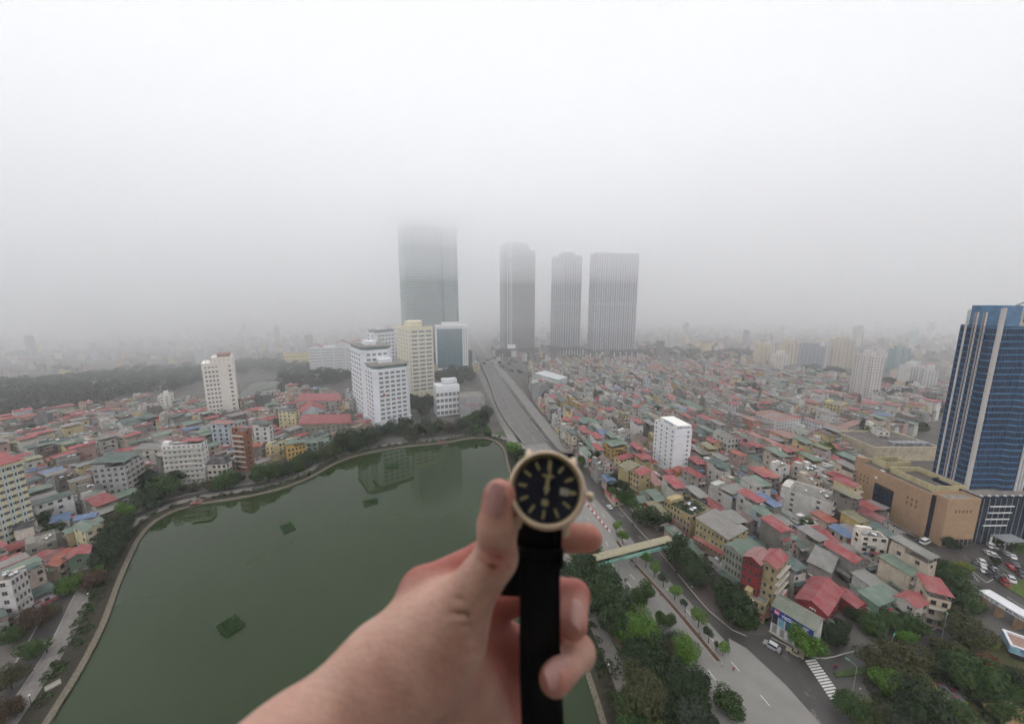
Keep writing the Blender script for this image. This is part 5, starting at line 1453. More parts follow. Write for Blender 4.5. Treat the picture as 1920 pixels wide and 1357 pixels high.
def rows(poly, ang, pitch, depth, seed):
    R = random.Random(seed)
    xs, ys = [p[0] for p in poly], [p[1] for p in poly]
    cx, cy_ = (min(xs) + max(xs)) / 2, (min(ys) + max(ys)) / 2
    S = max(max(xs) - min(xs), max(ys) - min(ys))
    v, r_ = -S, 0
    while v < S:
        dep = R.uniform(*depth); u = -S; alley = 2.2 if r_ % 2 else .5
        bend = R.uniform(-.05, .05)
        while u < S:
            w = R.uniform(*pitch)
            if R.random() < .035: u += R.uniform(4, 10)
            x, y = cx + (u + w / 2) * math.cos(ang) - v * math.sin(ang), cy_ + (u + w / 2) * math.sin(ang) + v * math.cos(ang)
            if in_poly(x, y, poly) and clear_of(x, y, 1.8 if y < 200 else 3.4):
                spots.append((x, y, ang + (0 if r_ % 2 else math.pi) + bend, w - .08, dep * R.uniform(.8, 1.0), (R.choice([1, 1, 2]) if in_front(x, y) else R.choice([1, 2, 2, 3, 3, 3, 4, 4, 5]) if y > 120 else R.choice([2, 2, 3, 3]))))
            u += w
        v += dep + alley; r_ += 1
rows(right_poly, math.radians(14), (3.9, 6.6), (8.5, 13), 3)
rows(left_poly, math.radians(-24), (3.9, 6.6), (8.5, 13), 8)
# largest in the picture first: those 240 are things of their own, the others one mass
def seen(s):
    return -s[3] * s[5] / (s[0] ** 2 + s[1] ** 2 + 8000)
spots.sort(key=seen)
inpic = [s for s in spots if -60 < PR((s[0], s[1], 8))[0] < 1980 and PR((s[0], s[1], 8))[1] < 1400]
NEAR, FARH = inpic[:228], inpic[228:]
marks = [(PR((b_[0], b_[1], b_[6] * .5)), b_[5]) for b_ in BLOCKS if b_[5]]
used = {}
ROOFS = [('gable', RED), ('low', RED), ('shed', RED), ('flat', GRY), ('flat', GRY), ('shed', GRN), ('low', GRN), ('shedx', DGRN), ('low', GRY), ('shed', GRY), ('gable', DRED), ('low', ORG), ('shedx', RED), ('low', PNK), ('gable', BRN), ('low', DGRN), ('shed', OLV), ('low', BLU)]
RW = [5, 5, 5, 13, 12, 7, 7, 5, 9, 8, 4, 2, 3.5, 3, 4, 5, 2, 1.2]
for s in NEAR:
    x, y, a, w, d, n = s
    # turn the street front toward the viewer's side so that windows show
    roof = random.choices(ROOFS, RW)[0]
    wall, wn_ = random.choices(WALLS, WW)[0]
    q = PR((x, y, n * 1.6))
    m = min(marks, key=lambda k: (k[0][0] - q[0]) ** 2 + 1.6 * (k[0][1] - q[1]) ** 2)
    dx, dy = q[0] - m[0][0], q[1] - m[0][1]
    side = ('right of' if dx > 0 else 'left of') if abs(dx) > abs(dy) else ('beyond' if dy < 0 else 'in front of')
    k = (m[1], side); used[k] = used.get(k, 0) + 1
    st_ = {1: 'single storey', 6: 'six storey', 2: 'two storey', 3: 'three storey', 4: 'four storey', 5: 'five storey'}[n]
    rn = 'flat grey roof' if roof[0] == 'flat' else ROOFNAME[roof[1]] + ' roof'
    lab = f'{wn_} {st_} house, {rn}, {ordinal(used[k] - 1)} {side} {m[1]}'
    if len(lab.split()) > 16: lab = f'{wn_} house, {rn}, {ordinal(used[k] - 1)} {side} {m[1]}'
    f = fr_xy(x, y, a, w, d, n * random.uniform(2.9, 3.3))
    # make the -y and -x faces those toward the camera
    best = min(range(4), key=lambda i: math.cos(a + i * math.pi / 2 - math.pi / 2) * 0 + (Vector((math.sin(a + i * math.pi / 2), -math.cos(a + i * math.pi / 2))).dot(Vector((x, y)).normalized())) + .9 * (Vector((-math.cos(a + i * math.pi / 2), -math.sin(a + i * math.pi / 2))).dot(Vector((x, y)).normalized())))
    f['a'] = a + best * math.pi / 2
    if best % 2: f['w'], f['d'] = d, w
    house(f, lab, wall, roof, 1, 'town houses of the two districts')
    BLOCKS.pop()

# the others: one mass of small houses, still boxes with roofs, windows and tanks of their own
M_BULKR = roof_mat('bulk_roofing', 'attr')
def mass_house(mb, x, y, a, w, d, h, near=True):
    ca, sa = math.cos(a), math.sin(a)
    T = lambda p: (x + p[0] * ca - p[1] * sa, y + p[0] * sa + p[1] * ca, p[2])
    wall = vary(srgb(*random.choices(WALLS, WW)[0][0]), .1)
    kind, rc = random.choices(ROOFS, RW)[0]
    q = MB(); q.col = wall
    q.box(-w / 2, w / 2, -d / 2, d / 2, 0, h, 0)
    if kind != 'flat':
        r, g = roof_mesh(kind if kind not in ('shed', 'shedx') else 'low', w, d, h + (1.8 if kind[:4] == 'shed' else 0))
        if kind[:4] == 'shed': q.box(-w / 2 + .4, w / 2 - .4, 0, d / 2 - .3, h, h + 1.9, 0)
        q.col = vary(rc, .12)
        q.add(r.v, r.f, 1)
        q.col = wall
        q.add(g.v, g.f, 0)
    else:
        q.col = (.2, .19, .18, 1); q.quad((-w / 2 + .3, -d / 2 + .3, h + .03), (w / 2 - .3, -d / 2 + .3, h + .03), (w / 2 - .3, d / 2 - .3, h + .03), (-w / 2 + .3, d / 2 - .3, h + .03), 0)
        q.col = wall; q.box(-w / 2 + .3, 0, d * .1, d / 2 - .4, h, h + 2.3, 0)
    if near:
        for (x0, x1, y0, y1, z, c_) in lean_tos(dict(w=w, d=d, h=h), random.choice([1, 2, 3])):
            q.col = c_; q.slab((x0, y0, z), (x1, y0, z), (x1, y1, z + .45), (x0, y1, z + .45), .07, 1)
            if z > h: q.col = vary(wall, .2); q.box(x0 + .15, x1 - .15, y0 + .2, y1 - .15, h, z - .02)
    for _ in range(random.choice([0, 1, 1, 2]) if near else 0):
        q.col = (.62, .63, .64, 1); px, py = random.uniform(-w * .3, w * .3), random.uniform(-d * .3, d * .1)
        q.tube([(px - .8, py, h + 1.2), (px + .8, py, h + 1.2)], .62, 6, 0)
    q.col = (.045, .045, .05, 1)
    n = max(1, int(h / 3.2))
    if near:
        for i in range(n):
            for sx in ((-w * .24, w * .24) if w > 4 else (0,)):
                if random.random() < .8: q.quad((sx - .6, -d / 2 - .03, i * 3.2 + 1), (sx + .6, -d / 2 - .03, i * 3.2 + 1), (sx + .6, -d / 2 - .03, i * 3.2 + 2.4), (sx - .6, -d / 2 - .03, i * 3.2 + 2.4), 0)
            if random.random() < .4: q.quad((-w / 2 - .03, 0.6, i * 3.2 + 1), (-w / 2 - .03, -.6, i * 3.2 + 1), (-w / 2 - .03, -.6, i * 3.2 + 2.4), (-w / 2 - .03, .6, i * 3.2 + 2.4), 0)
    b0 = len(mb.v)
    mb.v.extend([T(p) for p in q.v]); mb.f.extend([[b0 + i for i in f_] for f_ in q.f]); mb.m.extend(q.m); mb.c.extend(q.c)
mm_ = MB()
for (x, y, a, w, d, n) in FARH:
    a2 = a
    best = min(range(4), key=lambda i: Vector((math.sin(a + i * math.pi / 2), -math.cos(a + i * math.pi / 2))).dot(Vector((x, y)).normalized()))
    if best % 2: w, d = d, w
    mass_house(mm_, x, y, a + best * math.pi / 2, w, d, n * random.uniform(2.8, 3.3))
tag(mm_.obj('house_mass', [M_BULK, M_BULKR]), 'dense mass of small town houses with red, green and grey roofs', 'houses', kind='stuff')
print('houses: near', len(NEAR), 'mass', len(FARH))

# far city on both sides, thinning into the haze
fm = MB()
R = random.Random(21)
def far_fill(poly, n, hmin, hmax, tall=.03):
    xs, ys = [p[0] for p in poly], [p[1] for p in poly]
    k = 0
    while k < n:
        x, y = R.uniform(min(xs), max(xs)), R.uniform(min(ys), max(ys))
        if not in_poly(x, y, poly) or not clear_of(x, y, 8): k += .2; continue
        k += 1
        h = R.uniform(hmin, hmax) if R.random() > tall else R.uniform(22, 48)
        mass_house(fm, x, y, R.uniform(0, 6.28), R.uniform(4.5, 9) * (1.8 if h > 20 else 1), R.uniform(6, 12), h, near=h > 20)
far_fill(GP([(-500, 690), (60, 712), (300, 690), (530, 682), (740, 690), (850, 640), (850, 590), (500, 588), (0, 605), (-500, 620)]), 4200, 6, 15, .035)
far_fill(GP([(930, 680), (1200, 678), (1500, 688), (1950, 745), (2300, 760), (2300, 660), (1900, 625), (1500, 600), (1200, 590), (900, 590)]), 3600, 6, 14, .03)
far_fill(GP([(780, 705), (905, 700), (860, 620), (700, 620), (690, 680)]), 120, 6, 16, .06)
tag(fm.obj('far_city', [M_BULK, M_BULKR]), 'far city of pale low buildings dissolving in the haze', 'buildings', kind='stuff')
# ================================================================ trees
def crown_mesh(name, seed, n, leaf, blobs, flat=.8, hollow=.55):
    """Unit crown: leaf-sized faces on and inside several uneven lobes, gaps between them."""
    R = np.random.default_rng(seed)
    cs = []
    for k in range(blobs):
        t = R.uniform(0, 2 * math.pi); r = R.uniform(.15, .62) if k else 0
        cs.append((r * math.cos(t), r * math.sin(t), R.uniform(-.28, .42) * flat, R.uniform(.30, .52)))
    cs = np.array(cs)
    k = R.integers(0, blobs, n)
    d = R.normal(size=(n, 3)); d /= np.linalg.norm(d, axis=1)[:, None]
    rad = cs[k, 3] * R.uniform(hollow, 1.0, n) ** .6
    p = cs[k, :3] + d * rad[:, None] * np.array([1, 1, flat])
    p += R.normal(size=(n, 3)) * .03
    nrm = d + R.normal(size=(n, 3)) * .55 + np.array([0, 0, .35])
    nrm /= np.linalg.norm(nrm, axis=1)[:, None]
    a = np.cross(nrm, R.normal(size=(n, 3))); a /= np.linalg.norm(a, axis=1)[:, None]
    b = np.cross(nrm, a)
    s = leaf * R.uniform(.6, 1.4, n)[:, None]
    v = np.stack([p - a * s, p - b * s * .55, p + a * s, p + b * s * .55], 1).reshape(-1, 3)
    me = bpy.data.meshes.new(name)
    me.from_pydata(v.tolist(), [], [(4 * i, 4 * i + 1, 4 * i + 2, 4 * i + 3) for i in range(n)])
    me.materials.append(M_LEAF)
    me.update()
    return me
CROWNS = [crown_mesh('crown', 31 + i, 5200, .052, 11 + i % 5, .85) for i in range(7)]
LIGHTC = [crown_mesh('crown', 71 + i, 700, .10, 6, .9, .3) for i in range(3)]
SMALLC = [crown_mesh('crown', 91 + i, 1800, .08, 8, .85) for i in range(4)]
def trunk_mesh(seed):
    R = random.Random(seed); b = MB()
    b.tube([(0, 0, 0), (R.uniform(-.03, .03), R.uniform(-.03, .03), .5), (R.uniform(-.06, .06), R.uniform(-.06, .06), 1.0)], [.075, .055, .04], 7)
    for k in range(5):
        t = 2 * math.pi * k / 5 + R.uniform(-.4, .4); z = R.uniform(.55, .95)
        b.tube([(0, 0, z), (math.cos(t) * .25, math.sin(t) * .25, z + .25), (math.cos(t) * .48, math.sin(t) * .48, z + .5)], [.035, .024, .01], 5)
    return b.mesh('trunk', M_TRUNK)
TRUNKS = [trunk_mesh(i) for i in range(4)]
COL = {'dark green': (44, 60, 32), 'green': (58, 80, 36), 'bright green': (82, 114, 40), 'olive': (70, 72, 42), 'yellow green': (106, 112, 42), 'brown': (78, 62, 48), 'grey green': (60, 70, 56), 'rusty': (116, 74, 52), 'fresh green': (92, 120, 56)}
def tree(px, py, rpx, col, label, cat='tree', group=None, sparse=False, tall=.95, kind=None):
    """Tree whose crown centre stands at the given pixel with the given pixel radius."""
    hc = 5.0
    for _ in range(6):
        p = G(px, py, hc)
        dep = p.y * CP - (hc - HCAM) * SP
        Rm = rpx * dep / FPX
        hc = max(1.6, Rm * tall)
    t = thing('tree', label, cat, (p.x, p.y, 0), random.uniform(0, 6.28), group)
    c = srgb(*COL[col]); c = vary(c, .12)
    me = random.choice(LIGHTC if sparse else (CROWNS if rpx > 13 else SMALLC))
    k = 1.28 if not sparse else 1.1
    put('crown', me, t, (0, 0, hc), random.uniform(0, 6), (Rm * k, Rm * k, Rm * k * random.uniform(.9, 1.05)), c)
    put('trunk', random.choice(TRUNKS), t, (0, 0, 0), random.uniform(0, 6), (max(1.2, Rm * .8), max(1.2, Rm * .8), hc * .9))
    return t
def row(where, L, cat='tree', group=None, grow=1.0, **kw):
    """A row of trees told apart by their order and colour."""
    for i, q in enumerate(L):
        px, py, r, c = q[:4]; r *= grow
        sp = len(q) > 4
        tree(px, py, r, c, f'{c} {"sparse " if sp else ""}tree, {ordinal(i)} {where}', cat, group or f'trees {where.split(",")[0]}', sp, **kw)
D, GR, BR, OL, YG, BN, GG, RU, FG = 'dark green', 'green', 'bright green', 'olive', 'yellow green', 'brown', 'grey green', 'rusty', 'fresh green'
row('in the lakeside park from the footbridge down', [(1088, 1072, 38, D), (1133, 1105, 48, D), (1118, 1050, 26, GR), (1176, 1062, 0.1, D)][:3] + [(1201, 1113, 24, GR), (1150, 1150, 40, D), (1198, 1172, 42, BR), (1249, 1162, 17, GR), (1253, 1203, 24, GG), (1208, 1238, 42, D),
    (1288, 1222, 26, BR), (1248, 1215, 22, BN), (1196, 1300, 46, OL), (1262, 1268, 34, D), (1297, 1288, 38, D), (1240, 1330, 36, D), (1180, 1345, 36, GR), (1300, 1345, 34, GG), (1366, 1318, 26, GR), (1248, 1362, 24, YG), (1330, 1365, 26, D)])
row('on the road median from the footbridge', [(1156, 984, 9, FG), (1168, 1002, 10, BR), (1212, 1043, 12, FG), (1228, 1062, 11, FG), (1245, 1082, 11, GG, 1), (1266, 1104, 12, FG), (1286, 1130, 11, GG, 1), (1311, 1152, 14, FG), (1330, 1184, 13, GG, 1), (1357, 1210, 12, FG), (1344, 1208, 7, GR, 1)], tall=1.9)
row('on the house side pavement, from the far end', [(1016, 742, 7, D), (1026, 752, 7, D), (1036, 764, 8, D), (1047, 778, 8, GR), (1058, 788, 8, D), (1068, 800, 9, GR), (1080, 812, 9, D), (1090, 826, 10, GR), (1101, 838, 10, D), (1112, 852, 10, GR), (1122, 866, 11, D), (1133, 880, 11, GR),
    (1145, 896, 12, D), (1158, 913, 13, D), (1172, 930, 13, GR), (1188, 945, 12, GR), (1215, 968, 18, D), (1198, 960, 9, GR), (1278, 1034, 22, D), (1299, 1064, 24, D), (1296, 1048, 16, GR), (1362, 1112, 26, D), (1382, 1140, 24, D), (1375, 1085, 14, GR), (1398, 1158, 14, GR)], grow=1.3)
row('around the side street garden, counted from the blue sign shop', [(1514, 1202, 31, BR), (1566, 1188, 22, D), (1580, 1172, 14, D), (1600, 1148, 14, D), (1636, 1168, 23, GR), (1660, 1162, 22, GR), (1706, 1166, 24, GR), (1700, 1190, 16, BR), (1667, 1278, 28, BR), (1724, 1274, 22, YG), (1692, 1238, 38, OL),
    (1640, 1244, 26, OL), (1722, 1322, 44, D), (1775, 1250, 30, D), (1824, 1262, 40, GR), (1859, 1242, 18, RU), (1822, 1188, 33, OL), (1856, 1206, 12, YG), (1780, 1220, 26, OL), (1598, 1328, 26, GR), (1650, 1345, 20, OL), (1690, 1360, 26, GG), (1880, 1330, 26, GR), (1905, 1270, 22, D), (1800, 1330, 22, GR), (1850, 1300, 24, D), (1905, 1305, 16, GR)])
row('by the mall and its car park, from the mall end', [(1586, 874, 15, D), (1582, 892, 16, D), (1578, 912, 15, D), (1576, 930, 13, D), (1612, 1058, 20, D), (1704, 1046, 28, D), (1738, 1056, 25, GR), (1784, 1070, 22, GR), (1808, 1062, 14, YG), (1722, 1075, 26, D), (1760, 1085, 26, D), (1800, 1098, 24, GR), (1782, 1014, 13, D), (1770, 1110, 24, D), (1815, 1130, 22, GR), (1740, 1100, 20, RU), (1690, 1070, 18, D), (1868, 1012, 12, GR, 1), (1905, 1022, 12, GR, 1), (1868, 1050, 9, D)])
row('along the near lake shore, from the bottom corner up', [(0, 1335, 26, BN), (18, 1272, 21, OL), (64, 1215, 19, GR), (28, 1188, 16, GR), (68, 1156, 22, BN), (95, 1142, 12, OL), (127, 1095, 17, BR), (172, 1088, 17, BN), (150, 1080, 12, BN), (180, 1070, 11, BR), (196, 1042, 20, D), (206, 1022, 22, D), (216, 1000, 20, D), (226, 982, 16, D), (212, 968, 12, OL), (242, 952, 17, BR), (222, 950, 12, OL)], grow=1.1)
row('along the north shore, from the white hotel', [(275, 932, 22, D), (300, 914, 22, GR), (268, 898, 16, D), (258, 885, 12, D), (345, 914, 8, OL), (366, 912, 8, OL), (395, 908, 10, OL), (420, 900, 16, GR), (448, 894, 9, D), (480, 890, 15, GR), (502, 884, 17, GR), (528, 880, 15, D), (552, 870, 14, GR), (572, 860, 14, D), (592, 855, 13, GR), (610, 848, 14, OL), (640, 826, 18, D), (628, 838, 12, GR), (664, 830, 14, D), (688, 818, 18, D)], grow=1.2)
row('round the bay, from the white office block', [(712, 808, 11, D), (735, 800, 12, D), (752, 806, 10, D), (772, 812, 11, OL), (788, 802, 13, D), (760, 792, 10, D), (806, 800, 14, D), (824, 796, 10, GR), (842, 800, 10, BN), (862, 798, 12, D), (880, 790, 14, GR), (900, 784, 16, D), (912, 770, 10, D), (914, 806, 8, GR), (965, 838, 12, BR), (975, 852, 10, D), (982, 866, 9, GR), (890, 805, 9, GR)], grow=1.3)
row('between the office blocks and the flyover', [(790, 762, 14, D), (775, 750, 10, D), (804, 752, 9, D), (846, 698, 11, D), (868, 700, 12, D), (858, 712, 8, D), (884, 704, 8, D), (826, 704, 9, D), (742, 762, 8, D)], grow=1.4)
row('among the roofs of the house district, from the school', [(1535, 842, 20, BR), (1556, 836, 14, GR), (1515, 858, 10, GR), (1330, 752, 10, GR), (1345, 762, 8, GR), (1275, 752, 8, D), (1300, 660, 9, D), (1380, 664, 10, D), (1500, 775, 10, D), (1545, 780, 9, D), (1590, 790, 10, D), (1680, 800, 14, D), (1700, 790, 12, GR), (1650, 760, 11, D), (1730, 800, 12, D), (1240, 905, 14, GR), (1260, 915, 16, GR), (1230, 895, 8, D), (1480, 1060, 12, D), (1470, 1095, 14, GR), (1490, 1075, 10, GR), (1440, 905, 10, D), (1275, 940, 12, GR), (1300, 948, 12, GR), (1320, 958, 9, GR)])
row('among the left bank roofs, from the lake', [(104, 985, 14, GR), (186, 830, 10, D), (196, 842, 12, GR), (86, 824, 9, D), (212, 848, 8, D), (160, 795, 7, D), (660, 812, 10, D), (640, 770, 7, D)])

# more trees standing between the houses
RT = random.Random(77)
ex_t = []
RP_ = right_poly; LP_ = left_poly
while len(ex_t) < 64:
    x, y = (RT.uniform(1080, 1720), RT.uniform(705, 1040)) if len(ex_t) < 44 else (RT.uniform(0, 640), RT.uniform(775, 980))
    q = G(x, y)
    if in_poly(q.x, q.y, RP_ if len(ex_t) < 44 else LP_) and clear_of(q.x, q.y, 2.5): ex_t.append((x, y - 6, RT.uniform(6, 11) * (1 + (y - 700) / 500), RT.choice([D, D, GR, GR, OL])))
row('between the houses right of the road, from the far end', sorted(ex_t[:44], key=lambda k: k[1]), tall=1.5)
row('between the left bank houses, from the far end', sorted(ex_t[44:], key=lambda k: k[1]), tall=1.5)
# palms by the white office block
def palm(px, py, h, label):
    p = G(px, py)
    t = thing('palm_tree', label, 'palm', p, random.uniform(0, 6), 'palms before the white office block')
    b = MB(); b.tube([(0, 0, 0), (.1, 0, h * .5), (0, 0, h)], [.28, .2, .16], 7); b.obj('trunk', M_TRUNK, t)
    for k in range(14):
        a = 2 * math.pi * k / 14 + random.uniform(-.1, .1); L = random.uniform(2.4, 3.2); up = random.uniform(.2, 1.1)
        m_ = MB(); pts = []
        for i in range(5):
            s = i / 4; pts.append((Vector((math.cos(a), math.sin(a), 0)) * L * s + Vector((0, 0, h + up * s * 2 - 2.6 * s * s)), .32 * math.sin(math.pi * min(.95, s + .12))))
        sd_ = Vector((-math.sin(a), math.cos(a), 0))
        for (q, w0), (r, w1) in zip(pts, pts[1:]):
            m_.quad(q - sd_ * w0 + Vector((0, 0, -.12)), r - sd_ * w1 + Vector((0, 0, -.12)), r, q); m_.quad(q, r, r + sd_ * w1 + Vector((0, 0, -.12)), q + sd_ * w0 + Vector((0, 0, -.12)))
        m_.obj('frond', M_LEAF, t, srgb(50, 62, 46))
for i, (x, y, h) in enumerate([(706, 815, 9), (722, 818, 10), (740, 815, 9.5), (757, 812, 9), (690, 822, 8)]):
    palm(x, y, h, f'{ordinal(i)} palm tree from the left before the white office block')

# ---- foliage masses nobody could count: far woods, hedges, lawn edge
def leaf_mass(name, label, blobs, leaf, per, col, seed):
    R = np.random.default_rng(seed)
    V = []; K = []
    for (x, y, z, r) in blobs:
        n = max(6, int(per * r * r))
        d = R.normal(size=(n, 3)); d /= np.linalg.norm(d, axis=1)[:, None]; d[:, 2] = np.abs(d[:, 2]) * 1.0 - .15
        p = np.array([x, y, z]) + d * r * R.uniform(.75, 1.05, (n, 1)) * np.array([1, 1, .85])
        nr = d + R.normal(size=(n, 3)) * .5; nr /= np.linalg.norm(nr, axis=1)[:, None]
        a = np.cross(nr, R.normal(size=(n, 3))); a /= np.linalg.norm(a, axis=1)[:, None]; b = np.cross(nr, a)
        s = leaf * R.uniform(.6, 1.4, (n, 1))
        V.append(np.stack([p - a * s, p - b * s * .6, p + a * s, p + b * s * .6], 1).reshape(-1, 3))
        c = np.array(vary(srgb(*col), .22)); K.append(np.tile(c, (n * 4, 1)))
    V = np.concatenate(V); K = np.concatenate(K)
    me = bpy.data.meshes.new(name); n = len(V) // 4
    me.from_pydata(V.tolist(), [], [(4 * i, 4 * i + 1, 4 * i + 2, 4 * i + 3) for i in range(n)])
    at = me.color_attributes.new('Col', 'FLOAT_COLOR', 'CORNER'); at.data.foreach_set('color', K.astype(np.float32).ravel())
    me.materials.append(M_LEAFC); me.update()
    return tag(put(name, me), label, None, None, 'stuff')
def fill_blobs(poly_px, n, r0, r1, seed, avoid=True):
    P = GP(poly_px); R = random.Random(seed); xs, ys = [p[0] for p in P], [p[1] for p in P]; out = []
    tries = 0
    while len(out) < n and tries < n * 30:
        tries += 1
        x, y = R.uniform(min(xs), max(xs)), R.uniform(min(ys), max(ys))
        if not in_poly(x, y, P): continue
        if avoid and not clear_of(x, y, 3): continue
        r = R.uniform(r0, r1); out.append((x, y, r * .95, r))
    return out
woods = fill_blobs([(-400, 860), (-60, 808), (0, 800), (80, 790), (180, 768), (250, 752), (330, 738), (400, 712), (440, 712), (470, 700), (530, 702), (530, 680), (420, 684), (340, 690), (200, 702), (100, 712), (0, 722), (-300, 740)], 900, 4.5, 8, 4)
woods += fill_blobs([(525, 745), (555, 738), (620, 730), (660, 715), (655, 690), (560, 682), (530, 690), (528, 720)], 150, 4.5, 8, 5)
woods += fill_blobs([(1500, 722), (1590, 735), (1600, 712), (1560, 694), (1490, 694)], 90, 4, 7, 6)
woods += fill_blobs([(1655, 755), (1720, 790), (1790, 780), (1800, 735), (1700, 722), (1650, 720)], 150, 4.5, 8, 7)
woods += fill_blobs([(1190, 672), (1300, 682), (1420, 680), (1420, 664), (1300, 655), (1200, 652)], 90, 5, 9, 8)
woods += fill_blobs([(905, 700), (985, 706), (1000, 690), (960, 676), (905, 676)], 26, 3, 5, 9)
woods += fill_blobs([(990, 676), (1090, 684), (1190, 686), (1190, 678), (1000, 668)], 60, 3, 5, 10)
leaf_mass('woods', 'far belt of dark trees round the zoo park and between the far blocks', woods, 1.05, 2.6, (42, 54, 40), 3)
hl = offset(shore, 6.6); h2 = offset(shore, 4.4)
hedge = []
R = random.Random(3)
for i, p in enumerate(hl):
    for k in range(7):
        if R.random() < .92: hedge.append((p.x + R.uniform(-2.4, 2.4), p.y + R.uniform(-2.4, 2.4), .9, R.uniform(.7, 1.15)))
    if R.random() < .4: q = h2[i]; hedge.append((q.x + R.uniform(-1, 1), q.y + R.uniform(-1, 1), .7, R.uniform(.5, .9)))
hedge = [(x, y, z, r) for (x, y, z, r) in hedge if not in_poly(x, y, lake_poly)]
leaf_mass('hedge', 'clipped green hedge running all along the lakeside path', hedge, .22, 70, (56, 74, 40), 6)
shrub = []
for p in ms:
    for k in range(4):
        if R.random() < .75: shrub.append((p.x + R.uniform(-.5, .5), p.y + R.uniform(-3, 3), .3, R.uniform(.25, .55)))
leaf_mass('median_shrubs', 'low shrubs growing in the earth of the road median', shrub, .14, 90, (64, 72, 44), 7)
fo_ = frame((1295, 968), (1246, 938), (1336, 953), ybase=1014)
ov = []
for k in range(70):
    u, v = R.uniform(-fo_['w'] * .45, fo_['w'] * .45), R.uniform(-fo_['d'] * .47, fo_['d'] * .47)
    ov.append((fo_['x'] + u * math.cos(fo_['a']) - v * math.sin(fo_['a']), fo_['y'] + u * math.sin(fo_['a']) + v * math.cos(fo_['a']), fo_['h'] - .3, R.uniform(.6, 1.3)))
leaf_mass('roof_plants', 'green plants overgrowing the flat roof of the yellow terrace', ov, .26, 50, (60, 76, 44), 8)
under = []
for (px, py, n, s) in [(1200, 1200, 40, 40), (1260, 1290, 50, 45), (1150, 1120, 30, 40), (1720, 1290, 50, 55), (1800, 1260, 40, 45), (1660, 1310, 26, 35), (1850, 1320, 40, 40), (1760, 1080, 30, 30), (1715, 1080, 22, 30), (1640, 1180, 18, 22), (1570, 1200, 12, 14)]:
    for k in range(n):
        q = G(px + R.uniform(-s, s), py + R.uniform(-s, s) * .8); under.append((q.x, q.y, .4, R.uniform(.6, 1.5)))
leaf_mass('undergrowth', 'bushes and undergrowth below the park and garden trees', under, .28, 34, (54, 66, 42), 9)

# ---- floating plant rafts on the lake
for i, (x, y, w, d, a) in enumerate([(433, 1174, 5.4, 7.4, .3), (540, 990, 4.8, 6.6, .2), (695, 942, 6.8, 4.8, .1), (736, 874, 7.2, 5.2, .1)]):
    p = G(x, y)
    t = thing('plant_raft', ['nearest square raft of green plants floating on the lake', 'small square plant raft second from the near shore', 'oblong plant raft in the middle of the lake', 'farthest plant raft near the office reflections'][i], 'raft', (p.x, p.y, .03), -math.atan2(p.x, p.y) + a, 'floating plant rafts')
    b = MB()
    for (x0, x1, y0, y1) in ((-w / 2, w / 2, -d / 2, -d / 2 + .25), (-w / 2, w / 2, d / 2 - .25, d / 2), (-w / 2, -w / 2 + .25, -d / 2 + .25, d / 2 - .25), (w / 2 - .25, w / 2, -d / 2 + .25, d / 2 - .25)): b.box(x0, x1, y0, y1, 0, .2)
    b.obj('raft_frame', plain('raft_frame', srgb(70, 84, 74), .8), t)
    RR = np.random.default_rng(40 + i); n = 4200
    q = np.stack([RR.uniform(-w / 2, w / 2, n) + RR.normal(0, .18, n), RR.uniform(-d / 2, d / 2, n) + RR.normal(0, .18, n), RR.uniform(.1, .6, n) + .5 * RR.random(n) ** 3], 1)
    a_ = RR.normal(size=(n, 3)); a_ /= np.linalg.norm(a_, axis=1)[:, None]; b_ = np.cross(a_, RR.normal(size=(n, 3))); b_ /= np.linalg.norm(b_, axis=1)[:, None]
    s = RR.uniform(.16, .34, (n, 1))
    V = np.stack([q - a_ * s, q - b_ * s * .5, q + a_ * s, q + b_ * s * .5], 1).reshape(-1, 3)
    me = bpy.data.meshes.new('foliage'); me.from_pydata(V.tolist(), [], [(4 * k, 4 * k + 1, 4 * k + 2, 4 * k + 3) for k in range(n)]); me.materials.append(M_LEAF); me.update()
    put('foliage', me, t, color=srgb(56, 86, 44))
# pond behind the white tower block
b = MB(); pp_ = GP([(446, 742), (470, 720), (500, 712), (530, 716), (532, 745), (520, 762), (470, 768)])
b.add([(x, y, .03) for x, y in pp_], [tuple(range(len(pp_)))[::-1]])
tag(b.obj('far_pond', M_WATER), kind='structure')
# ================================================================ footbridge, vehicles, street things
a0, a1 = G(1256, 1044), G(1256, 1044)
bz = 5.4
pR, pL = G(1254.5, 1022, bz), G(1144, 1051, bz)
dv = (pL - pR).normalized()
pL2 = pL + dv * 8.0
L_ = (pL2 - pR).length
fa = math.atan2(dv.y, dv.x)
fbm = thing('footbridge', 'covered footbridge with arched beige roof and turquoise painted sides over the road', 'footbridge', (pR.x, pR.y, 0), fa)
BLOCKS.append((pR.x, pR.y, fa, 1, 1, 'the footbridge', 8))
wd = 1.7
box_part(fbm, 'deck', M_FLAT, -1.0, L_, -wd, wd, bz, bz + .4)
M_BEIGE = plain('beige_roof_panel', srgb(150, 143, 120), .6, grain=.12, scale=.8)
def mural():
    m, N, L, B = nodes('turquoise_mural')
    f = noise(N, L, .55, 3, .5, (1, 1, 2.4))
    c = mix(N, L, ramp(N, L, f, .42, .50), srgb(90, 168, 158), srgb(150, 196, 176))
    g = noise(N, L, 1.3, 2, .5)
    c = mix(N, L, ramp(N, L, g, .66, .68), c, srgb(196, 190, 140))
    L.new(c, B.inputs['Base Color']); B.inputs['Roughness'].default_value = .6
    return m
M_MUR = mural()
npan = 10
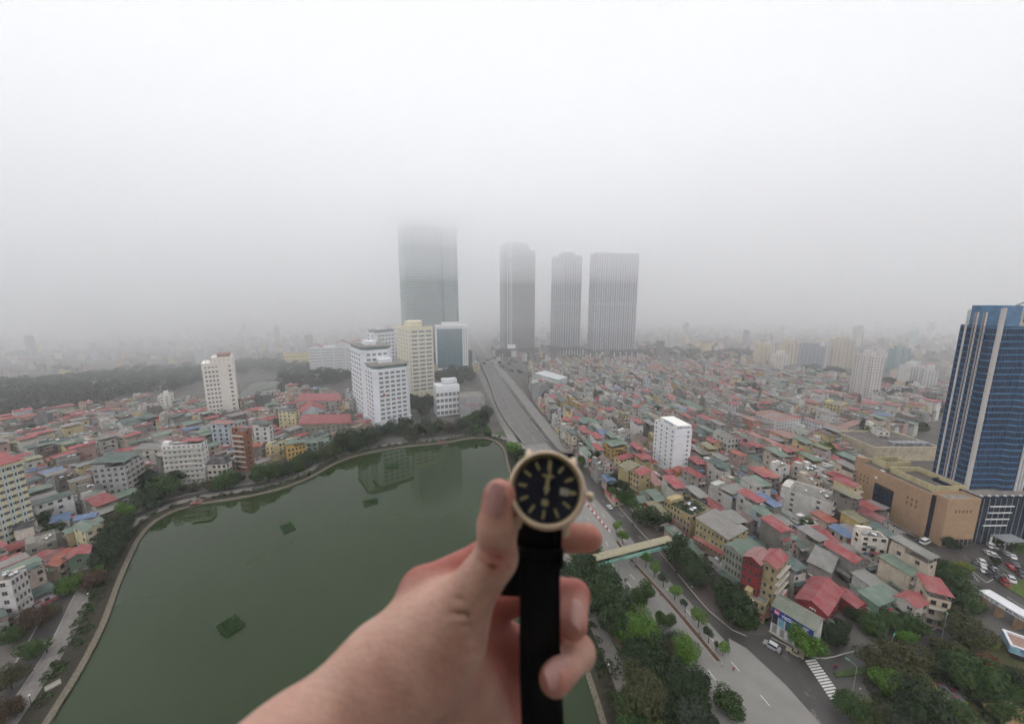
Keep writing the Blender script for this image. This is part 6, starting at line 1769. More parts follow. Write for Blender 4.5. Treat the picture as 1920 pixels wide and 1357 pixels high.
for k in range(npan):
    x0, x1 = L_ * k / npan, L_ * (k + 1) / npan - .08
    m_ = MB(); n = 7
    for i in range(n):
        t0, t1 = math.pi * (.08 + .84 * i / n), math.pi * (.08 + .84 * (i + 1) / n)
        q = lambda t, x: (x, math.cos(t) * (wd + .35), bz + 3.0 + math.sin(t) * 1.1)
        m_.slab(q(t0, x0), q(t0, x1), q(t1, x1), q(t1, x0), .06)
    m_.obj('roof_panel', M_BEIGE, fbm)
    for y in (-wd, wd - .08):
        box_part(fbm, 'side_panel', M_MUR, x0, x1, y, y + .08, bz + .1, bz + 1.9)
    for y in (-wd, wd - .1): box_part(fbm, 'roof_post', M_METAL, x0, x0 + .12, y, y + .1, bz + 1.9, bz + 3.4)
for x in (.6, L_ * .5, L_ - 1.2):
    for y in (-wd * .8, wd * .8):
        box_part(fbm, 'column', M_METAL, x - .16, x + .16, y - .16, y + .16, 0, bz)
    for k in range(4):
        b = MB(); z = bz * k / 4; b.tube([(x, -wd * .8, z), (x, wd * .8, z + bz / 4)], .06, 5); b.obj('brace', M_METAL, fbm)
for x in (L_ * .28, L_ * .72):
    b = MB(); b.lathe([(.3, 0), (.3, .05), (0.01, .06)], 12); b.obj('red_flower', M_RED, fbm, loc=(x, wd + .02, bz + 1.0), rot=(-math.pi / 2, 0, 0))
# stairs down on the house side
b = MB()
for k in range(14): b.box(-1.6 - .42 * (k + 1), -1.6 - .42 * k, -1.0, 1.0, 0, bz - k * bz / 14)
b.obj('stairs', M_FLAT, fbm)

# ---- cars
tyre = MB(); tyre.lathe([(.18, -.11), (.32, -.11), (.34, -.06), (.34, .06), (.32, .11), (.18, .11)], 14, close=True); TY = tyre.mesh('tyre', M_BLACK)
rim_ = MB(); rim_.lathe([(.19, -.10), (.19, .10), (.05, .115), (.01, .115)], 10); RI = rim_.mesh('rim', M_STEEL)
CARP = {}
def paint():
    m, N, L, B = nodes('car_paint'); oi = N.new('ShaderNodeObjectInfo'); L.new(oi.outputs['Color'], B.inputs['Base Color'])
    B.inputs['Roughness'].default_value = .3; B.inputs['Coat Weight'].default_value = .4; B.inputs['Metallic'].default_value = .1
    return m
M_CAR = paint(); M_CGLASS = glass_mat('car_glass', srgb(30, 34, 38), .08, .3); M_LAMP = plain('lamp_lens', srgb(220, 216, 206), .2); M_TAIL = plain('tail_lens', srgb(150, 30, 30), .3)
def car_meshes(kind):
    if kind in CARP: return CARP[kind]
    Lc, Wc, Hc, hood, roof0, roof1 = {'sedan': (4.5, 1.75, 1.45, .95, (-.9, 1.0), (-.35, .55)), 'suv': (4.7, 1.9, 1.85, 1.12, (-1.3, 1.6), (-.75, 1.35)), 'hatch': (3.8, 1.7, 1.5, 1.0, (-.9, 1.3), (-.35, 1.0)), 'van': (5.2, 2.0, 2.3, 1.3, (-2.1, 2.5), (-1.3, 2.4))}[kind]
    w = Wc / 2; l = Lc / 2
    side = [(-l, .35), (-l + .02, .68), (-l + .25, .78), (roof0[0], hood), (roof0[1], hood), (l - .12, hood - .06), (l, .7), (l, .35), (l - .3, .22), (-l + .3, .22)]
    b = MB(); n = len(side)
    for y, wk in ((-w, .0), (w, .0)): pass
    V_ = []
    for y, s in ((-w, 1), (-w * .82, 0), (w * .82, 0), (w, 1)):
        for (x, z) in side: V_.append((x * (1 if s == 0 else .985), y if s == 0 or True else y, z + (.05 if s == 0 and z > .6 else 0)))
    fs = []
    for r in range(3):
        for i in range(n): j = (i + 1) % n; fs.append((r * n + i, r * n + j, (r + 1) * n + j, (r + 1) * n + i))
    fs += [tuple(range(n))[::-1], tuple(3 * n + i for i in range(n))]
    b.add(V_, fs)
    body = b.mesh('body', M_CAR)
    c = MB(); lo = [(roof0[0], -w * .92, hood), (roof0[1], -w * .92, hood), (roof0[1], w * .92, hood), (roof0[0], w * .92, hood)]; hi = [(roof1[0], -w * .78, Hc - .06), (roof1[1], -w * .78, Hc - .06), (roof1[1], w * .78, Hc - .06), (roof1[0], w * .78, Hc - .06)]
    c.add(lo + hi, [(0, 1, 5, 4), (1, 2, 6, 5), (2, 3, 7, 6), (3, 0, 4, 7)]); glass = c.mesh('glazing', M_CGLASS)
    d = MB(); d.prism([(roof1[0] - .05, -w * .8), (roof1[1] + .05, -w * .8), (roof1[1] + .05, w * .8), (roof1[0] - .05, w * .8)], Hc - .07, Hc, bottom=True)
    for (a, b_) in ((0, 4), (1, 5), (2, 6), (3, 7)):
        d.tube([lo[a] if a < 4 else hi[a], hi[b_ - 4]], .045, 4)
    roofm = d.mesh('roof', M_CAR)
    e = MB(); e.box(-l - .01, -l + .06, -w * .9, -w * .5, .58, .72); hl_ = e.mesh('headlight', M_LAMP)
    g_ = MB(); g_.box(l - .06, l + .01, -w * .92, -w * .6, .66, .84); tl = g_.mesh('tail_light', M_TAIL)
    CARP[kind] = (body, glass, roofm, hl_, tl, Lc, Wc)
    return CARP[kind]
def car(px, py, heading, kind, col, label, group=None, roofcol=None):
    """heading: the way the car points, in radians in plan."""
    p = G(px, py) if py is not None else px
    body, glass, roofm, hl_, tl, Lc, Wc = car_meshes(kind)
    t = thing('car' if kind != 'van' else 'van', label, 'car' if kind != 'van' else 'van', (p.x, p.y, .06), heading + math.pi, group)
    put('body', body, t, color=srgb(*col)); put('glazing', glass, t); put('roof', roofm, t, color=srgb(*(roofcol or col)))
    for s in (1, -1):
        put('headlight', hl_, t, (0, 0, 0), None, (1, s, 1)); put('tail_light', tl, t, (0, 0, 0), None, (1, s, 1))
        for x in (-Lc * .31, Lc * .31):
            wv = put('wheel', TY, t, (x, s * (Wc / 2 - .1), .33), (math.pi / 2, 0, 0)); put('rim', RI, wv, None, None, (1, 1, -s))
    return t
road_dir = math.atan2((G(1260, 1135) - G(1378, 1276)).y, (G(1260, 1135) - G(1378, 1276)).x)
car(1447, 1214, road_dir + .45, 'suv', (150, 152, 154), 'silver off-road car with a black bonnet turning at the junction', roofcol=(196, 198, 198))
car(1490, 1226, road_dir + .55, 'sedan', (150, 142, 118), 'beige saloon waiting behind the silver off-road car')
car(1626, 1221, .12, 'sedan', (44, 54, 84), 'dark blue car driving along the side street')
car(1143, 952, road_dir + .05, 'hatch', (206, 208, 210), 'white car driving alone on the main road above the barrier')
car(1229, 956, .2, 'sedan', (214, 214, 214), 'white car parked by the green roofed eatery')
car(1034, 797, road_dir + .1, 'hatch', (206, 208, 210), 'small white car on the service road by the tree row')
car(1085, 838, road_dir, 'van', (196, 200, 206), 'white van under the trees of the house side pavement')
car(1734, 1018, .35, 'van', (226, 226, 226), 'white ambulance van at the corner of the mall')
car(1676, 1012, 2.2, 'sedan', (84, 88, 92), 'grey car beside the six storey white house')
car(1714, 1037, .5, 'sedan', (200, 200, 200), 'white car under the trees before the mall')
lot = [(1857, 1025, (220, 220, 220)), (1866, 1030, (60, 62, 64)), (1852, 1038, (214, 214, 216)), (1861, 1043, (206, 206, 206)), (1870, 1047, (50, 52, 54)), (1888, 1040, (160, 162, 164)), (1898, 1045, (222, 222, 222)), (1840, 1056, (216, 216, 216)), (1827, 1062, (70, 74, 78)), (1856, 1063, (58, 60, 64)), (1843, 1070, (206, 208, 208)),
       (1850, 1074, (64, 70, 78)), (1857, 1079, (48, 50, 52)), (1866, 1083, (40, 42, 46)), (1872, 1076, (90, 96, 100)), (1864, 1069, (150, 154, 156)), (1894, 1064, (150, 36, 50)), (1911, 1071, (48, 50, 54)), (1895, 1088, (206, 206, 206)), (1883, 1094, (140, 40, 52)), (1903, 1060, (110, 112, 114)), (1914, 1078, (90, 92, 96))]
for i, (x, y, c_) in enumerate(lot):
    nm = 'white' if c_[0] > 190 else ('red' if c_[0] > 1.8 * c_[1] else ('silver' if c_[0] > 100 else 'dark'))
    car(x, y, .95 + random.uniform(-.06, .06), random.choice(['sedan', 'hatch', 'suv']), c_, f'{nm} parked car, {ordinal(i)} in the car park counting away from the tower', 'cars parked before the tower')

# ---- motorbikes: parked along the mall wall, and riders on the roads
def bike_parts():
    b = MB(); b.tube([(-.5, 0, .55), (-.2, 0, .62), (.25, 0, .6), (.6, 0, .75)], [.10, .16, .12, .1], 7); b.tube([(-.62, 0, .95), (-.55, 0, .5)], .06, 6); body = b.mesh('body', M_CAR)
    s = MB(); s.tube([(-.15, 0, .78), (.2, 0, .8), (.6, 0, .84)], [.11, .13, .09], 7); seat = s.mesh('seat', M_BLACK)
    h = MB(); h.tube([(-.6, -.3, 1.0), (-.56, 0, 1.02), (-.6, .3, 1.0)], .03, 5); hb = h.mesh('handlebar', M_BLACK)
    return body, seat, hb
BB, BS, BH = bike_parts()
wh = MB(); wh.lathe([(.2, -.05), (.28, -.05), (.28, .05), (.2, .05)], 12, close=True); WH = wh.mesh('wheel', M_BLACK)
def bike(p, ang, col, label, group, cat='motorbike'):
    t = thing('motorbike', label, cat, (p.x, p.y, .04), ang, group)
    put('body', BB, t, color=srgb(*col)); put('seat', BS, t); put('handlebar', BH, t)
    for x in (-.62, .58): put('wheel', WH, t, (x, 0, .28), (math.pi / 2, 0, 0))
    return t
m0, m1 = G(1672, 986), G(1722, 1016)
dm = (m1 - m0); nm_ = 26
for i in range(nm_):
    p = m0.lerp(m1, i / (nm_ - 1))
    bike(p, math.atan2(dm.y, dm.x) + math.pi / 2 + random.uniform(-.2, .2), random.choice([(40, 40, 44), (150, 40, 40), (60, 70, 90), (190, 190, 190)]), f'{ordinal(i)} motorbike in the row parked along the mall wall', 'motorbikes along the mall wall')
SKINC = srgb(170, 120, 96)
def person(p, ang, shirt, trousers, label, riding=False):
    """Small figure grown from a joint skeleton; one continuous skin."""
    if riding:
        J = [(.12, 0, .86), (.06, 0, 1.12), (0, 0, 1.36), (-.02, 0, 1.48), (-.04, 0, 1.62), (-.05, 0, 1.72), (-.05, .2, 1.34), (-.28, .27, 1.16), (-.54, .27, 1.04), (-.05, -.2, 1.34), (-.28, -.27, 1.16), (-.54, -.27, 1.04), (.1, .12, .84), (-.32, .17, .78), (-.2, .17, .38), (-.34, .17, .34), (.1, -.12, .84), (-.32, -.17, .78), (-.2, -.17, .38), (-.34, -.17, .34)]
    else:
        J = [(0, 0, .95), (0, 0, 1.15), (0, 0, 1.38), (0, 0, 1.48), (0, 0, 1.6), (0, 0, 1.72), (0, .2, 1.36), (.02, .24, 1.1), (-.06, .24, .86), (0, -.2, 1.36), (-.02, -.24, 1.1), (.04, -.24, .86), (0, .1, .9), (-.08, .1, .5), (-.04, .1, .08), (-.16, .1, .04), (0, -.1, .9), (.08, -.1, .5), (.14, -.1, .08), (.02, -.1, .04)]
    E_ = [(0, 1), (1, 2), (2, 3), (3, 4), (4, 5), (2, 6), (6, 7), (7, 8), (2, 9), (9, 10), (10, 11), (0, 12), (12, 13), (13, 14), (14, 15), (0, 16), (16, 17), (17, 18), (18, 19)]
    Rr = [.15, .14, .17, .06, .10, .08, .08, .055, .04, .08, .055, .04, .10, .075, .05, .045, .10, .075, .05, .045]
    me = bpy.data.meshes.new('person'); me.from_pydata(J, E_, [])
    o = put('person', me, None, (p.x, p.y, .05), ang)
    o.modifiers.new('skin', 'SKIN')
    for i, r in enumerate(Rr): me.skin_vertices[0].data[i].radius = (r, r)
    me.skin_vertices[0].data[0].use_root = True
    sb = o.modifiers.new('sub', 'SUBSURF'); sb.levels = 1; sb.render_levels = 1
    m, N, L, B = nodes('clothes')
    tc = N.new('ShaderNodeTexCoord'); sx = N.new('ShaderNodeSeparateXYZ'); L.new(tc.outputs['Object'], sx.inputs[0])
    c = mix(N, L, ramp(N, L, sx.outputs[2], .93, .96), srgb(*trousers), srgb(*shirt))
    c = mix(N, L, ramp(N, L, sx.outputs[2], 1.45, 1.48), c, SKINC)
    c = mix(N, L, ramp(N, L, sx.outputs[2], 1.64, 1.67), c, srgb(30, 26, 24))
    L.new(c, B.inputs['Base Color']); B.inputs['Roughness'].default_value = .8
    me.materials.append(m)
    return tag(o, label, 'person')
for (x, y, a, sh, tr, bc, lab) in [(1187, 985, road_dir + math.pi, (40, 44, 52), (36, 36, 40), (40, 40, 44), 'in dark clothes by the footbridge crossing'), (1297, 1105, road_dir + math.pi, (210, 210, 206), (50, 54, 70), (90, 92, 96), 'in a white shirt on the main road'),
                                  (1566, 1253, 0.3, (176, 50, 70), (50, 46, 50), (150, 50, 50), 'in a red jacket at the zebra crossing'), (1268, 1075, road_dir + math.pi, (50, 50, 56), (40, 40, 44), (60, 60, 64), 'in grey close to the kerb below the footbridge')]:
    p = G(x, y)
    bike(p, a, bc, f'motorbike ridden by the person {lab}', 'motorbikes ridden on the roads')
    person(p, a, sh, tr, f'person {lab}, riding a motorbike', True)
for (x, y, sh, tr, lab) in [(1146, 1268, (60, 50, 60), (40, 40, 44), 'in dark clothes walking on the lakeside path below the lamp'), (1142, 1290, (120, 50, 60), (40, 40, 48), 'in a red top on the lakeside path'), (1375, 1258, (176, 60, 60), (60, 60, 66), 'in a red vest standing on the tip of the median'), (89, 1224, (60, 60, 66), (40, 40, 44), 'in dark clothes on the paved walk beside the tree'), (1612, 1297, (200, 200, 200), (70, 70, 74), 'in a white top at the garden corner')]:
    person(G(x, y), random.uniform(0, 6), sh, tr, f'person {lab}')

# ---- lamps with a globe by the path, signal posts, street lamps at the junction
def post_lamp(px, py, h, label, group, col=M_METAL):
    p = G(px, py); t = thing('path_lamp', label, 'lamp post', p, 0, group)
    b = MB(); b.tube([(0, 0, 0), (0, 0, .5), (0, 0, h)], [.14, .08, .05], 6); b.obj('pole', M_BLACK, t)
    b = MB(); b.lathe([(.01, h), (.2, h + .1), (.26, h + .3), (.2, h + .5), (.01, h + .6)], 10); b.obj('globe', M_FRAME, t)
for i, (x, y) in enumerate([(1140, 1266), (168, 1130), (60, 1325), (88, 1225)]):
    post_lamp(x, y, 3.6, ['globe lamp where the park paths meet', 'globe lamp on the paved walk by the brown trees', 'globe lamp in the bottom corner by the road', 'globe lamp beside the tree on the wide walk'][i], 'globe lamps round the lake')
for i, (x, y, r) in enumerate([(1664, 1246, .6), (1764, 1204, .6), (1160, 1080, 0), (1598, 1300, 2.2)]):
    p = G(x, y); t = thing('street_lamp', ['street lamp with a green head at the verge of the side street', 'street lamp with a green head among the garden trees', 'street lamp with a long arm over the main road', 'street lamp at the end of the zebra crossing'][i], 'street lamp', p, r, 'lamps of the side street')
    put('pole', LM, t); put('arm', AM, t)
    b = MB(); b.prism([(1.7, -.16), (2.6, -.12), (2.6, .12), (1.7, .16)], 9.55, 9.72, bottom=True); b.obj('lamp_head', plain('green_head', srgb(96, 170, 120), .5), t)

# ---- television station gate: white vaulted canopy with lettering, and the mural kiosk
g0, g1 = G(1838, 1108, 6.0), G(1945, 1172, 6.0)
gd_ = g1 - g0; ga = math.atan2(gd_.y, gd_.x); gl = gd_.length
gate = thing('gate_canopy', 'long white canopy with station lettering across the car park entrance', 'canopy', (g0.x, g0.y, 0), ga)
b = MB(); b.box(0, gl, -.2, 3.6, 4.6, 6.0); b.obj('fascia', M_CLEAN, gate, srgb(222, 222, 224))
b = MB(); b.slab((-.3, -.4, 6.3), (gl, -.4, 6.3), (gl, 4.0, 6.3), (-.3, 4.0, 6.3), .3); b.obj('roof', M_CLEAN, gate, srgb(216, 216, 218))
for i, c_ in enumerate(((176, 50, 50), (60, 130, 70), (50, 70, 150))):
    lettering(gate, 'VTV'[i], (2.2 + 1.3 * i, -.26, 5.3), (math.pi / 2, 0, 0), 1.5, plain(f'letter_{i}', srgb(*c_), .5), .04)
lettering(gate, 'ĐÀI TRUYỀN HÌNH VIỆT NAM', (13.5, -.26, 5.3), (math.pi / 2, 0, 0), .95, plain('blue_black_letters', srgb(50, 52, 80), .5), .04)
for x in (.6, gl * .33, gl * .66, gl - .8):
    box_part(gate, 'pillar', M_CLAD, x - .4, x + .4, .3, 3.0, 0, 4.6)
kf = frame((1895, 1208), (1879, 1188), (1960, 1240), ybase=1232)
kiosk = start('mural_kiosk', 'flat white roofed kiosk with a colourful mural band, cut by the picture edge', 'kiosk', kf)
kw, kd, kh = kf['w'] / 2, kf['d'] / 2, kf['h']
b = MB(); b.walls(-kw, kw, -kd, kd, kh * .45, kh, .6, .7); b.obj('roof_band', [M_CLEAN, M_BROWNROOF], kiosk, srgb(220, 220, 220))
box_part(kiosk, 'wall', M_DARK, -kw + .6, kw - .6, -kd + .6, kd - .6, 0, kh * .45)
m, N, L, B = nodes('bright_mural')
vor = N.new('ShaderNodeTexVoronoi'); vor.inputs['Scale'].default_value = 1.1
L.new(N.new('ShaderNodeTexCoord').outputs['Object'], vor.inputs['Vector'])
hs_ = N.new('ShaderNodeHueSaturation'); hs_.inputs['Saturation'].default_value = .8; hs_.inputs['Value'].default_value = .6; L.new(vor.outputs['Color'], hs_.inputs['Color'])
L.new(mix(N, L, .55, hs_.outputs[0], srgb(90, 150, 190)), B.inputs['Base Color'])
for face, (x0, x1, y0, y1) in (('L', (-kw - .08, -kw, -kd, kd)), ('R', (-kw, kw, -kd - .08, -kd))): box_part(kiosk, 'mural_band', m, x0, x1, y0, y1, kh * .48, kh - .25)
# thatched round roof and flower bed in the garden
p = G(1888, 1352)
th = thing('thatched_hut', 'round thatched roof at the bottom edge of the garden', 'hut', p)
b = MB(); b.lathe([(4.6, 2.3), (4.4, 2.6), (3.0, 3.9), (1.2, 5.0), (0.01, 5.4)], 28); b.obj('roof', plain('thatch', srgb(150, 122, 92), .95, grain=.35, scale=3, bumpv=.8), th)
for k in range(8): b = MB(); b.tube([(3.9 * math.cos(k * .785), 3.9 * math.sin(k * .785), 0), (3.9 * math.cos(k * .785), 3.9 * math.sin(k * .785), 2.6)], .12, 6); b.obj('post', M_TRUNK, th)
p = G(1778, 1298)
fbd = thing('flower_bed', 'grey planting bed with pink flowers and a bright hedge edge', 'flower bed', p, .5)
b = MB(); b.prism([(-3.2, -3.0), (3.2, -3.0), (3.2, 3.0), (-3.2, 3.0)], 0, .4); b.obj('bed', plain('grey_plants', srgb(128, 126, 128), .9, grain=.5, scale=3, bumpv=.6), fbd)
for (x0, x1, y0, y1) in ((-3.7, 3.7, -3.7, -3.1), (3.25, 3.85, -3.05, 3.2)): box_part(fbd, 'hedge_edge', plain('bright_hedge', srgb(110, 124, 44), .9, grain=.4, scale=4, bumpv=.8), x0, x1, y0, y1, 0, .6)
for (x, y, r) in ((1.6, -.6, .7), (-1.0, -1.4, .3), (.2, 2.4, .5)):
    b = MB()
    for k in range(60):
        q = Vector((random.gauss(0, r * .5), random.gauss(0, r * .5), random.uniform(.4, .9))); s = .14
        b.quad(q + Vector((-s, 0, 0)), q + Vector((0, -s, .05)), q + Vector((s, 0, 0)), q + Vector((0, s, .05)))
    b.obj('blossom', plain('pink_flower', srgb(196, 60, 110), .7), fbd, loc=(x, y, 0))
# small white landing slab by the bottom left shore, motorbikes by the cream balcony house
p = G(100, 1288)
tag((lambda b: (b.box(-1.1, 1.1, -1.5, 1.5, 0, .9), b.obj('landing_slab', M_WALL, None, srgb(150, 146, 136), loc=(p.x, p.y, 0), rot=-.6))[1])(MB()), 'pale concrete landing slab on the near lake bank', 'slab')
for i, (x, y) in enumerate([(1778, 1164), (1786, 1167), (1796, 1172), (1801, 1168), (1808, 1165)]):
    bike(G(x, y), random.uniform(0, 6), random.choice([(40, 40, 44), (200, 200, 200), (60, 64, 70)]), f'{ordinal(i)} motorbike standing in the street below the cream balcony house', 'motorbikes by the cream balcony house')
# ================================================================ the hand that holds the watch up, an arm's length before the lens
HM = Matrix.Translation((0, 0, HCAM)) @ Matrix.Rotation(math.pi / 2 - PITCH, 4, 'X')
MM = 0.001
def K(px, py, D):
    """Millimetres right, up and toward the viewer of the eye, for a point D mm away at pixel (px, py)."""
    return np.array([(px - 960) / FPX * D, -(py - 678.5) / FPX * D, -D], dtype=np.float32)

class Sdf:
    def __init__(s, lo, hi, step):
        s.lo, s.step = np.array(lo, np.float32), step
        s.n = [int((hi[i] - lo[i]) / step) + 1 for i in range(3)]
        ax = [s.lo[i] + step * np.arange(s.n[i], dtype=np.float32) for i in range(3)]
        s.ax = ax
        s.f = np.full(s.n, 50.0, np.float32)
    def _box(s, lo, hi):
        sl = []
        for i in range(3):
            a = max(0, int((lo[i] - s.lo[i]) / s.step)); b = min(s.n[i], int((hi[i] - s.lo[i]) / s.step) + 2)
            sl.append(slice(a, max(a, b)))
        return tuple(sl), np.meshgrid(s.ax[0][sl[0]], s.ax[1][sl[1]], s.ax[2][sl[2]], indexing='ij')
    @staticmethod
    def cone(X, Y, Z, a, b, r1, r2):
        d = b - a; L2 = float(d @ d)
        px, py, pz = X - a[0], Y - a[1], Z - a[2]
        t = np.clip((px * d[0] + py * d[1] + pz * d[2]) / L2, 0, 1)
        return np.sqrt((px - t * d[0]) ** 2 + (py - t * d[1]) ** 2 + (pz - t * d[2]) ** 2) - (r1 + (r2 - r1) * t)
    def add(s, a, b, r1, r2, k=6.0):
        pad = max(r1, r2) + 3 * k + 4
        sl, (X, Y, Z) = s._box(np.minimum(a, b) - pad, np.maximum(a, b) + pad)
        g = s.cone(X, Y, Z, a, b, r1, r2)
        f = s.f[sl]
        h = np.clip(.5 + .5 * (g - f) / k, 0, 1)
        s.f[sl] = g * (1 - h) + f * h - k * h * (1 - h)
    def carve(s, pts, r, k=1.6):
        for a, b in zip(pts, pts[1:]):
            pad = r + 3 * k + 2
            sl, (X, Y, Z) = s._box(np.minimum(a, b) - pad, np.maximum(a, b) + pad)
            g = -s.cone(X, Y, Z, a, b, r, r)
            f = s.f[sl]
            h = np.clip(.5 - .5 * (g - f) / k, 0, 1)
            s.f[sl] = g * (1 - h) + f * h + k * h * (1 - h)
    def surface(s):
        """Naive surface nets."""
        f = s.f; I = f < 0
        nx, ny, nz = [n - 1 for n in s.n]
        c = [(i, j, k) for i in (0, 1) for j in (0, 1) for k in (0, 1)]
        cor = {q: f[q[0]:q[0] + nx, q[1]:q[1] + ny, q[2]:q[2] + nz] for q in c}
        cnt = sum((cor[q] < 0).astype(np.int8) for q in c)
        act = (cnt > 0) & (cnt < 8)
        idx = np.full(act.shape, -1, np.int64); ijk = np.argwhere(act); idx[act] = np.arange(len(ijk))
        acc = np.zeros((len(ijk), 3), np.float32); num = np.zeros(len(ijk), np.float32)
        for q in c:
            for ax in range(3):
                if q[ax]: continue
                r = list(q); r[ax] = 1; r = tuple(r)
                fa, fb = cor[q][act], cor[r][act]
                m = (fa < 0) != (fb < 0)
                t = np.where(m, fa / np.where(m, fa - fb, 1), 0)
                p = np.tile(np.array(q, np.float32), (len(ijk), 1)); p[:, ax] += t
                acc[m] += p[m]; num[m] += 1
        V = s.lo + s.step * (ijk + acc / num[:, None])
        F = []
        for ax in range(3):
            u, v = (ax + 1) % 3, (ax + 2) % 3
            a = [slice(0, n) for n in f.shape]; b = list(a)
            a[ax] = slice(0, f.shape[ax] - 1); b[ax] = slice(1, f.shape[ax])
            A, B = I[tuple(a)], I[tuple(b)]
            e = np.argwhere(A != B)
            e = e[(e[:, u] > 0) & (e[:, v] > 0) & (e[:, u] < f.shape[u] - 1) & (e[:, v] < f.shape[v] - 1)]
            fl_ = A[tuple(e.T)]
            def at(du, dv):
                q = e.copy(); q[:, u] -= du; q[:, v] -= dv
                return idx[tuple(q.T)]
            qd = np.stack([at(1, 1), at(0, 1), at(0, 0), at(1, 0)], 1)
            qd[~fl_] = qd[~fl_][:, ::-1]
            F.append(qd)
        return V, np.concatenate(F)

hand_root = thing('hand', 'raised hand pinching a watch by its case and black strap', 'hand', HM @ Vector((K(480, 1400, 160) * MM).tolist()))
inv = hand_root.location.copy()
def to_local(V):
    """Eye millimetres to the hand's own coordinates in metres."""
    R3 = np.array(HM.to_3x3()); return (V * MM) @ R3.T + np.array(HM.translation) - np.array(inv)

# joints: (pixel x, pixel y, distance)
Th = dict(tip=K(937, 930, 187), mid=K(933, 985, 187), ip=K(930, 1045, 189), mcp=K(862, 1142, 192), cmc=K(735, 1262, 186))
prims = []
def A_(a, b, r1, r2, k=6.0): prims.append((a, b, r1, r2, k))
S = Sdf((-175, -235, -262), (62, -48, -95), 1.15)
# forearm, wrist, back of the hand
S.add(K(330, 1655, 125), K(546, 1450, 160), 29, 26, 8)
S.add(K(546, 1450, 160), K(702, 1304, 182), 26, 23.5, 14)
S.add(K(702, 1304, 182), K(778, 1200, 198), 23.5, 19.5, 14)
S.add(K(640, 1430, 180), K(860, 1385, 208), 27, 26, 14)
# palm
S.add(K(800, 1190, 205), K(850, 1300, 212), 20, 26, 12)
S.add(K(850, 1300, 212), K(905, 1420, 214), 26, 24, 12)
S.add(K(820, 1150, 216), K(905, 1180, 232), 15, 12, 10)
S.add(K(870, 1200, 228), K(935, 1320, 228), 14, 15, 10)
S.add(K(935, 1320, 228), K(950, 1440, 222), 15, 16, 10)
S.add(K(905, 1190, 234), K(985, 1300, 240), 13, 16, 8)
S.add(K(985, 1300, 240), K(1000, 1460, 232), 16, 19, 8)
S.add(K(890, 1160, 230), K(965, 1215, 238), 11, 12, 8)
# index finger: knuckle on the left, runs behind the watch, tip out on the right
S.add(K(792, 1106, 213), K(830, 1125, 208), 12, 15, 12)
S.add(K(790, 1103, 213), K(905, 1046, 222), 10.5, 9.4, 4)
S.add(K(905, 1045, 222), K(1015, 1008, 218), 9.4, 8.6, 3)
S.add(K(1015, 1008, 218), K(1103, 1008, 203), 8.4, 7.4, 3)
# middle finger: behind the strap, its end bends round to the front
S.add(K(880, 1150, 230), K(1015, 1105, 238), 10.5, 9.5, 5)
S.add(K(1015, 1105, 238), K(1077, 1117, 216), 9.2, 8.6, 3)
S.add(K(1077, 1117, 216), K(1074, 1170, 199), 8.4, 7.6, 3)
# ring finger: lower, its tip laid across the strap
S.add(K(905, 1240, 232), K(1040, 1195, 236), 10.5, 9.2, 5)
S.add(K(1040, 1195, 236), K(1086, 1222, 206), 9.0, 8.4, 3)
S.add(K(1086, 1222, 206), K(1040, 1272, 182), 8.2, 7.5, 3)
# little finger curled low behind the strap
S.add(K(930, 1340, 228), K(1030, 1300, 232), 9.5, 8.0, 4)
# thumb on top of it all
S.add(Th['cmc'], Th['mcp'], 25, 14.5, 10)
S.add(K(800, 1245, 188), K(850, 1200, 190), 22, 17, 10)
S.add(Th['mcp'], Th['ip'], 14.0, 10.6, 6)
S.add(Th['ip'], Th['mid'], 10.4, 9.6, 4)
S.add(Th['mid'], Th['tip'], 9.5, 8.4, 4)
# creases: thumb joint, thumb web, ball of the thumb, palm lines, wrist
for pts, r in (([(908, 1036, 180.5), (928, 1045, 179.0), (950, 1049, 180.0), (962, 1046, 183)], .55), ([(902, 1050, 181), (925, 1060, 179.2), (952, 1062, 180.6)], .45),
               ([(898, 1140, 185), (872, 1150, 178.5), (840, 1152, 176.5), (812, 1146, 178)], .5), ([(890, 1168, 181), (856, 1176, 173.5), (822, 1172, 171.5)], .35), ([(892, 1196, 178), (852, 1204, 169.5), (812, 1198, 167)], .35),
               ([(884, 1118, 184), (862, 1124, 179.5), (842, 1122, 179)], .35), ([(905, 1066, 182), (925, 1072, 180), (945, 1072, 181)], .3), ([(896, 1028, 182), (915, 1030, 179.4), (938, 1034, 179)], .3), ([(895, 1254, 178), (860, 1262, 168), (820, 1260, 163.5)], .3), ([(880, 1290, 180), (850, 1296, 171), (815, 1294, 165)], .3),
               ([(890, 1226, 177), (850, 1234, 168), (812, 1230, 165.5)], .3),
               ([(915, 1280, 206), (930, 1330, 210), (938, 1380, 210)], .7)):
    S.carve([K(*p) for p in pts], r * 1.25, 2.2)
V, F = S.surface()
